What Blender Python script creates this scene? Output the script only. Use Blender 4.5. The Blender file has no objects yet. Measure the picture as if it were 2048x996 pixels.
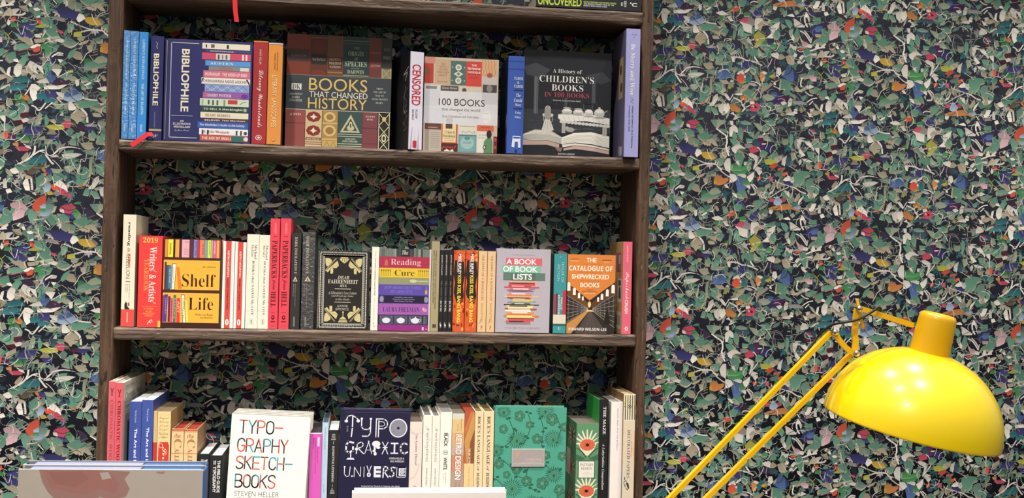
import bpy, math, random
import numpy as np
from mathutils import Matrix, Vector
from mathutils.geometry import tessellate_polygon

SC = bpy.context.scene
COL = SC.collection
PI = math.pi

# ------------------------------------------------------------------ camera
F_PX, PITCH, ROLL, YAW = 2157.1, 0.0136, -0.0238, -0.1337
CAM = np.array([0.6039, -2.5749, 0.3642])
def rot_matrix():
    cx, sx = math.cos(PITCH), math.sin(PITCH)
    cy, sy = math.cos(ROLL), math.sin(ROLL)
    cz, sz = math.cos(YAW), math.sin(YAW)
    rz = np.array([[cz, -sz, 0], [sz, cz, 0], [0, 0, 1]])
    rx = np.array([[1, 0, 0], [0, cx, -sx], [0, sx, cx]])
    ry = np.array([[cy, 0, sy], [0, 1, 0], [-sy, 0, cy]])
    return rz @ rx @ ry
RM = rot_matrix()
cam_data = bpy.data.cameras.new('camera')
cam_data.sensor_width = 36.0
cam_data.lens = F_PX / 2048 * 36.0
cam_data.clip_start = 0.05
cam = bpy.data.objects.new('camera', cam_data)
COL.objects.link(cam)
m4 = Matrix.Identity(4)
for i in range(3):
    m4[i][0] = RM[i, 0]; m4[i][1] = RM[i, 2]; m4[i][2] = -RM[i, 1]; m4[i][3] = CAM[i]
cam.matrix_world = m4
SC.camera = cam

# ------------------------------------------------------------------ exposure, world, lights
SC.view_settings.view_transform = 'Standard'
SC.view_settings.look = 'None'
SC.view_settings.gamma = 1.0
SC.view_settings.exposure = 0.0
SC.view_settings.use_curve_mapping = False

world = bpy.data.worlds.new('shop_ambience')
world.use_nodes = True
SC.world = world
wn = world.node_tree
bg = wn.nodes['Background']
bg.inputs['Strength'].default_value = 0.80
w_tc = wn.nodes.new('ShaderNodeTexCoord'); w_sp = wn.nodes.new('ShaderNodeSeparateXYZ'); w_cr = wn.nodes.new('ShaderNodeValToRGB')
w_mr = wn.nodes.new('ShaderNodeMapRange'); w_mr.inputs[1].default_value = -1.0
wn.links.new(w_tc.outputs['Generated'], w_sp.inputs[0]); wn.links.new(w_sp.outputs['Z'], w_mr.inputs[0]); wn.links.new(w_mr.outputs[0], w_cr.inputs['Fac'])
e_ = w_cr.color_ramp.elements          # dim shop floor below, bright ceiling above
e_[0].position = 0.42; e_[0].color = (0.10, 0.095, 0.09, 1); e_[1].position = 0.85; e_[1].color = (1.0, 0.985, 0.97, 1)
e2_ = w_cr.color_ramp.elements.new(0.56); e2_.color = (0.42, 0.41, 0.40, 1)
wn.links.new(w_cr.outputs['Color'], bg.inputs['Color'])

def spot(loc, aim, power, size, radius, color=(1.0, 0.96, 0.90), blend=1.0):
    ld = bpy.data.lights.new('ceiling_spot', 'SPOT')
    ld.energy = power; ld.spot_size = math.radians(size); ld.spot_blend = blend
    ld.shadow_soft_size = radius; ld.color = color
    o = bpy.data.objects.new('ceiling_spot', ld)
    COL.objects.link(o)
    o.location = loc
    o.rotation_euler = (Vector(aim) - Vector(loc)).to_track_quat('-Z', 'Y').to_euler()
    return o
for lx, pw in ((-0.85, 235), (0.05, 150), (0.95, 130), (1.85, 150), (2.75, 140)):
    spot((lx, -0.62, 2.25), (lx + 0.05, 0.0, -0.85), pw * 1.12, 70, 0.035)
# second row, over the table in front
for lx, pw, rd in ((-0.35, 230, 0.03), (0.62, 320, 0.055), (1.6, 110, 0.02)):
    spot((lx, -1.65, 2.25), (lx * 0.8 + 0.2, -0.35, -0.45), pw, 50, rd)

# two narrow spots further back in the shop, turned on the table
for lx, tx, pw in ((-0.3, 0.2, 190), (0.1, 1.3, 120)):
    spot((lx, -3.1, 2.25), (tx, -1.0, -0.12), pw, 30, 0.02)

# ------------------------------------------------------------------ helpers
def s2l(c):
    return c / 12.92 if c <= 0.04045 else ((c + 0.055) / 1.055) ** 2.4
ALB = 0.86
def rgb(h, k=ALB):
    if not isinstance(h, str):
        r, g, b = h
        return (s2l(r / 255) * k, s2l(g / 255) * k, s2l(b / 255) * k, 1)
    h = h.lstrip('#')
    return tuple(s2l(int(h[i:i + 2], 16) / 255) * k for i in (0, 2, 4)) + (1,)

def at(px, py, Y):
    v = RM @ np.array([(px - 1024) / F_PX, 1.0, -(py - 498) / F_PX])
    t = (Y - CAM[1]) / v[1]
    p = CAM + t * v
    return p[0], p[2]

_mats = {}
def mat_paint(h, rough=0.5, spec=0.4, coat=0.0, bump=0.0, metal=0.0, k=ALB, var=0.06):
    key = ('p', h, rough, spec, coat, bump, metal, k, var)
    if key in _mats: return _mats[key]
    m = bpy.data.materials.new('paint_' + str(h).strip('#'))
    m.use_nodes = True
    nt = m.node_tree; b = nt.nodes['Principled BSDF']
    b.inputs['Roughness'].default_value = rough
    b.inputs['Specular IOR Level'].default_value = spec
    b.inputs['Coat Weight'].default_value = coat
    b.inputs['Coat Roughness'].default_value = 0.06
    b.inputs['Metallic'].default_value = metal
    c = rgb(h, k)
    tc = nt.nodes.new('ShaderNodeTexCoord')
    nz = nt.nodes.new('ShaderNodeTexNoise')
    nz.inputs['Scale'].default_value = 60; nz.inputs['Detail'].default_value = 3
    nt.links.new(tc.outputs['Object'], nz.inputs['Vector'])
    mx = nt.nodes.new('ShaderNodeMix'); mx.data_type = 'RGBA'
    mx.inputs[6].default_value = tuple(x * (1 - var) for x in c[:3]) + (1,)
    mx.inputs[7].default_value = tuple(min(1, x * (1 + var)) for x in c[:3]) + (1,)
    nt.links.new(nz.outputs['Fac'], mx.inputs[0])
    nt.links.new(mx.outputs[2], b.inputs['Base Color'])
    if bump:
        n2 = nt.nodes.new('ShaderNodeTexNoise'); n2.inputs['Scale'].default_value = 900
        nt.links.new(tc.outputs['Object'], n2.inputs['Vector'])
        bp = nt.nodes.new('ShaderNodeBump'); bp.inputs['Strength'].default_value = bump
        bp.inputs['Distance'].default_value = 0.0004
        nt.links.new(n2.outputs['Fac'], bp.inputs['Height'])
        nt.links.new(bp.outputs['Normal'], b.inputs['Normal'])
    _mats[key] = m
    return m

def mat_pages(h):
    key = ('pg', h)
    if key in _mats: return _mats[key]
    m = bpy.data.materials.new('page_edges'); m.use_nodes = True
    nt = m.node_tree; b = nt.nodes['Principled BSDF']
    b.inputs['Roughness'].default_value = 0.85; b.inputs['Specular IOR Level'].default_value = 0.15
    tc = nt.nodes.new('ShaderNodeTexCoord')
    mp = nt.nodes.new('ShaderNodeMapping'); mp.inputs['Scale'].default_value = (3, 2200, 3)
    nz = nt.nodes.new('ShaderNodeTexNoise'); nz.inputs['Scale'].default_value = 1.0
    nt.links.new(tc.outputs['Object'], mp.inputs['Vector']); nt.links.new(mp.outputs['Vector'], nz.inputs['Vector'])
    mx = nt.nodes.new('ShaderNodeMix'); mx.data_type = 'RGBA'
    c = rgb(h)
    mx.inputs[6].default_value = tuple(x * 0.80 for x in c[:3]) + (1,)
    mx.inputs[7].default_value = tuple(min(1, x * 1.06) for x in c[:3]) + (1,)
    nt.links.new(nz.outputs['Fac'], mx.inputs[0]); nt.links.new(mx.outputs[2], b.inputs['Base Color'])
    _mats[key] = m
    return m

def mat_wrap():
    if 'wrap' in _mats: return _mats['wrap']
    m = bpy.data.materials.new('clear_film'); m.use_nodes = True
    nt = m.node_tree; nt.nodes.clear()
    out = nt.nodes.new('ShaderNodeOutputMaterial'); mix = nt.nodes.new('ShaderNodeMixShader')
    tr = nt.nodes.new('ShaderNodeBsdfTransparent'); gl = nt.nodes.new('ShaderNodeBsdfGlossy')
    gl.inputs['Roughness'].default_value = 0.16
    nz = nt.nodes.new('ShaderNodeTexNoise'); nz.inputs['Scale'].default_value = 140; nz.inputs['Detail'].default_value = 4
    tc = nt.nodes.new('ShaderNodeTexCoord'); nt.links.new(tc.outputs['Object'], nz.inputs['Vector'])
    bp = nt.nodes.new('ShaderNodeBump'); bp.inputs['Strength'].default_value = 1.0; bp.inputs['Distance'].default_value = 0.004
    nt.links.new(nz.outputs['Fac'], bp.inputs['Height']); nt.links.new(bp.outputs['Normal'], gl.inputs['Normal'])
    mix.inputs[0].default_value = 0.16
    nt.links.new(tr.outputs[0], mix.inputs[1]); nt.links.new(gl.outputs[0], mix.inputs[2])
    nt.links.new(mix.outputs[0], out.inputs['Surface'])
    _mats['wrap'] = m
    return m

def mat_wood(name, grain_axis, dark='#3a2a20', mid='#5d4636', light='#8a6c54', k=0.8):
    m = bpy.data.materials.new(name); m.use_nodes = True
    nt = m.node_tree; b = nt.nodes['Principled BSDF']
    b.inputs['Roughness'].default_value = 0.62; b.inputs['Specular IOR Level'].default_value = 0.35
    tc = nt.nodes.new('ShaderNodeTexCoord')
    def noise(scale, along, det=6, dist=0.0):
        mp = nt.nodes.new('ShaderNodeMapping')
        sc = [scale, scale, scale]; sc[grain_axis] = along
        mp.inputs['Scale'].default_value = sc
        nz = nt.nodes.new('ShaderNodeTexNoise'); nz.inputs['Scale'].default_value = 1.0
        nz.inputs['Detail'].default_value = det; nz.inputs['Distortion'].default_value = dist
        nt.links.new(tc.outputs['Object'], mp.inputs['Vector']); nt.links.new(mp.outputs['Vector'], nz.inputs['Vector'])
        return nz
    n1 = noise(110, 5, 8, 0.6); n2 = noise(22, 4, 4); n3 = noise(260, 26, 3, 0.4)
    cr = nt.nodes.new('ShaderNodeValToRGB')
    e = cr.color_ramp.elements
    e[0].position = 0.30; e[0].color = rgb(dark, k); e[1].position = 0.72; e[1].color = rgb(mid, k)
    nt.links.new(n1.outputs['Fac'], cr.inputs['Fac'])
    mx = nt.nodes.new('ShaderNodeMix'); mx.data_type = 'RGBA'; mx.blend_type = 'MULTIPLY'
    mx.inputs[0].default_value = 0.5
    cr2 = nt.nodes.new('ShaderNodeValToRGB')
    cr2.color_ramp.elements[0].position = 0.35; cr2.color_ramp.elements[0].color = (0.55, 0.52, 0.5, 1)
    cr2.color_ramp.elements[1].position = 0.65; cr2.color_ramp.elements[1].color = (1, 1, 1, 1)
    nt.links.new(n2.outputs['Fac'], cr2.inputs['Fac'])
    nt.links.new(cr.outputs['Color'], mx.inputs[6]); nt.links.new(cr2.outputs['Color'], mx.inputs[7])
    # worn pale flecks
    cr3 = nt.nodes.new('ShaderNodeValToRGB')
    cr3.color_ramp.elements[0].position = 0.66; cr3.color_ramp.elements[0].color = (0, 0, 0, 1)
    cr3.color_ramp.elements[1].position = 0.74; cr3.color_ramp.elements[1].color = (1, 1, 1, 1)
    nt.links.new(n3.outputs['Fac'], cr3.inputs['Fac'])
    mx2 = nt.nodes.new('ShaderNodeMix'); mx2.data_type = 'RGBA'
    nt.links.new(cr3.outputs['Color'], mx2.inputs[0])
    nt.links.new(mx.outputs[2], mx2.inputs[6]); mx2.inputs[7].default_value = rgb(light, k)
    # rubbed arrises: bare paler wood wherever the board turns a corner
    ge = nt.nodes.new('ShaderNodeNewGeometry'); pr = nt.nodes.new('ShaderNodeMapRange')
    pr.inputs[1].default_value = 0.515; pr.inputs[2].default_value = 0.56
    nt.links.new(ge.outputs['Pointiness'], pr.inputs[0])
    n4 = noise(40, 14, 5)
    mu = nt.nodes.new('ShaderNodeMath'); mu.operation = 'MULTIPLY'
    m5 = nt.nodes.new('ShaderNodeMapRange'); m5.inputs[1].default_value = 0.42; m5.inputs[2].default_value = 0.62
    nt.links.new(n4.outputs['Fac'], m5.inputs[0])
    nt.links.new(pr.outputs[0], mu.inputs[0]); nt.links.new(m5.outputs[0], mu.inputs[1])
    mx3 = nt.nodes.new('ShaderNodeMix'); mx3.data_type = 'RGBA'
    nt.links.new(mu.outputs[0], mx3.inputs[0]); nt.links.new(mx2.outputs[2], mx3.inputs[6]); mx3.inputs[7].default_value = rgb(light, k * 0.85)
    # dark saw pits and cracks
    n6 = noise(70, 16, 6, 1.2)
    m6 = nt.nodes.new('ShaderNodeMapRange'); m6.inputs[1].default_value = 0.36; m6.inputs[2].default_value = 0.30
    nt.links.new(n6.outputs['Fac'], m6.inputs[0])
    mx4 = nt.nodes.new('ShaderNodeMix'); mx4.data_type = 'RGBA'
    nt.links.new(m6.outputs[0], mx4.inputs[0]); nt.links.new(mx3.outputs[2], mx4.inputs[6]); mx4.inputs[7].default_value = rgb('#1f1712', k)
    nt.links.new(mx4.outputs[2], b.inputs['Base Color'])
    bp = nt.nodes.new('ShaderNodeBump'); bp.inputs['Strength'].default_value = 0.9; bp.inputs['Distance'].default_value = 0.003
    sm_ = nt.nodes.new('ShaderNodeMath'); sm_.operation = 'ADD'
    nt.links.new(n1.outputs['Fac'], sm_.inputs[0]); nt.links.new(n6.outputs['Fac'], sm_.inputs[1])
    nt.links.new(sm_.outputs[0], bp.inputs['Height']); nt.links.new(bp.outputs['Normal'], b.inputs['Normal'])
    return m

def link(o, parent=None):
    COL.objects.link(o)
    if parent is not None: o.parent = parent
    return o

class MB:
    """collects geometry with material slots into one mesh"""
    def __init__(self):
        self.v = []; self.f = []; self.mi = []; self.mats = []; self.sm = []
    def slot(self, m):
        if m not in self.mats: self.mats.append(m)
        return self.mats.index(m)
    def add(self, verts, faces, m, smooth=False):
        b = len(self.v); s = self.slot(m)
        self.v += [tuple(p) for p in verts]
        for f in faces:
            self.f.append(tuple(b + i for i in f)); self.mi.append(s); self.sm.append(smooth)
    def box(self, x0, y0, z0, x1, y1, z1, m):
        self.add([(x0, y0, z0), (x1, y0, z0), (x1, y1, z0), (x0, y1, z0), (x0, y0, z1), (x1, y0, z1), (x1, y1, z1), (x0, y1, z1)],
                 [(0, 3, 2, 1), (4, 5, 6, 7), (0, 1, 5, 4), (1, 2, 6, 5), (2, 3, 7, 6), (3, 0, 4, 7)], m)
    def cbox(self, x0, y0, z0, x1, y1, z1, c, m):
        """box with every edge chamfered by c"""
        lo = (x0, y0, z0); hi = (x1, y1, z1)
        vs = []; idx = {}
        for sx in (0, 1):
            for sy in (0, 1):
                for sz in (0, 1):
                    p = [hi[i] if s else lo[i] for i, s in enumerate((sx, sy, sz))]
                    d = [(-c if s else c) for s in (sx, sy, sz)]
                    for ax in range(3):
                        q = [p[i] + (d[i] if i != ax else 0) for i in range(3)]
                        idx[(sx, sy, sz, ax)] = len(vs); vs.append(q)
        fs = []
        for ax in range(3):
            o = [i for i in range(3) if i != ax]
            for s in (0, 1):
                loop = []
                for a, b2 in ((0, 0), (1, 0), (1, 1), (0, 1)):
                    k = [0, 0, 0]; k[ax] = s; k[o[0]] = a; k[o[1]] = b2
                    loop.append(idx[tuple(k) + (ax,)])
                fs.append(loop)
        for ax in range(3):
            o = [i for i in range(3) if i != ax]
            for a in (0, 1):
                for b2 in (0, 1):
                    k0 = [0, 0, 0]; k0[o[0]] = a; k0[o[1]] = b2; k1 = list(k0); k1[ax] = 1
                    fs.append([idx[tuple(k0) + (o[0],)], idx[tuple(k1) + (o[0],)], idx[tuple(k1) + (o[1],)], idx[tuple(k0) + (o[1],)]])
        for sx in (0, 1):
            for sy in (0, 1):
                for sz in (0, 1):
                    fs.append([idx[(sx, sy, sz, 0)], idx[(sx, sy, sz, 1)], idx[(sx, sy, sz, 2)]])
        cen = Vector([(lo[i] + hi[i]) / 2 for i in range(3)])
        out = []
        for f in fs:
            a, b2, c2 = (Vector(vs[i]) for i in f[:3])
            n = (b2 - a).cross(c2 - a)
            mid = sum((Vector(vs[i]) for i in f), Vector()) / len(f)
            out.append(f if n.dot(mid - cen) > 0 else f[::-1])
        self.add(vs, out, m)
    def ribbon(self, pts, w, y0, y1, m):
        """bar along a polyline in the XZ plane, width w, extruded between y0 and y1"""
        L, R = offset_line(pts, w)
        n = len(pts)
        vs = []
        for i in range(n):
            vs += [(L[i][0], y0, L[i][1]), (R[i][0], y0, R[i][1]), (R[i][0], y1, R[i][1]), (L[i][0], y1, L[i][1])]
        fs = [(0, 1, 2, 3), tuple(4 * (n - 1) + k for k in (3, 2, 1, 0))]
        for i in range(n - 1):
            for k in range(4):
                a = 4 * i + k; b = 4 * i + (k + 1) % 4
                fs.append((a, a + 4, b + 4, b))
        self.add(vs, fs, m)
    def tube(self, pts, r, m, seg=10):
        vs = []; fs = []; n = len(pts)
        P = [Vector(p) for p in pts]
        for i, p in enumerate(P):
            t = (P[min(i + 1, n - 1)] - P[max(i - 1, 0)]).normalized()
            up = Vector((0, 1, 0)) if abs(t.y) < 0.9 else Vector((1, 0, 0))
            a = t.cross(up).normalized(); b = t.cross(a)
            rr = r[i] if isinstance(r, (list, tuple)) else r
            for k in range(seg):
                th = 2 * PI * k / seg
                vs.append(p + a * math.cos(th) * rr + b * math.sin(th) * rr)
        for i in range(n - 1):
            for k in range(seg):
                k2 = (k + 1) % seg
                fs.append((i * seg + k, i * seg + k2, (i + 1) * seg + k2, (i + 1) * seg + k))
        fs.append(tuple(range(seg))[::-1]); fs.append(tuple((n - 1) * seg + k for k in range(seg)))
        self.add(vs, fs, m, True)
    def lathe(self, prof, m, mat4, seg=96):
        vs = []; fs = []; n = len(prof)
        for (r, z) in prof:
            for k in range(seg):
                th = 2 * PI * k / seg
                vs.append(mat4 @ Vector((r * math.cos(th), r * math.sin(th), z)))
        for i in range(n - 1):
            for k in range(seg):
                k2 = (k + 1) % seg
                fs.append((i * seg + k, i * seg + k2, (i + 1) * seg + k2, (i + 1) * seg + k))
        self.add(vs, fs, m, True)
    def build(self, name, parent=None):
        me = bpy.data.meshes.new(name)
        me.from_pydata(self.v, [], self.f)
        for m in self.mats: me.materials.append(m)
        me.polygons.foreach_set('material_index', self.mi)
        me.polygons.foreach_set('use_smooth', self.sm)
        me.update()
        return link(bpy.data.objects.new(name, me), parent)

def offset_line(pts, w):
    n = len(pts); L = []; R = []
    for i in range(n):
        a = pts[max(i - 1, 0)]; b = pts[min(i + 1, n - 1)]
        dx, dy = b[0] - a[0], b[1] - a[1]
        l = math.hypot(dx, dy) or 1e-9
        nx, ny = -dy / l * w / 2, dx / l * w / 2
        L.append((pts[i][0] + nx, pts[i][1] + ny)); R.append((pts[i][0] - nx, pts[i][1] - ny))
    return L, R

def smooth_line(pts, n=4):
    if len(pts) < 3: return list(pts)
    P = [pts[0]] + list(pts) + [pts[-1]]
    out = []
    for i in range(1, len(P) - 2):
        p0, p1, p2, p3 = (np.array(P[j], float) for j in (i - 1, i, i + 1, i + 2))
        for k in range(n):
            t = k / n
            out.append(tuple(0.5 * (2 * p1 + (p2 - p0) * t + (2 * p0 - 5 * p1 + 4 * p2 - p3) * t * t + (3 * p1 - p0 - 3 * p2 + p3) * t ** 3)))
    out.append(tuple(pts[-1]))
    return out

def thing(name, label, cat, loc=(0, 0, 0), rot=(0, 0, 0), group=None):
    o = bpy.data.objects.new(name, None)
    COL.objects.link(o)
    o.empty_display_size = 0.02
    o.location = loc; o.rotation_euler = rot
    o['label'] = label; o['category'] = cat
    if group: o['group'] = group
    return o

def copy_thing(root, label, loc, rot=None):
    r = root.copy(); COL.objects.link(r)
    r.location = loc
    if rot is not None: r.rotation_euler = rot
    r['label'] = label
    for ch in list(root.children):
        c = ch.copy(); COL.objects.link(c); c.parent = r
        for g in list(ch.children):
            d = g.copy(); COL.objects.link(d); d.parent = c
    return r

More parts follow.
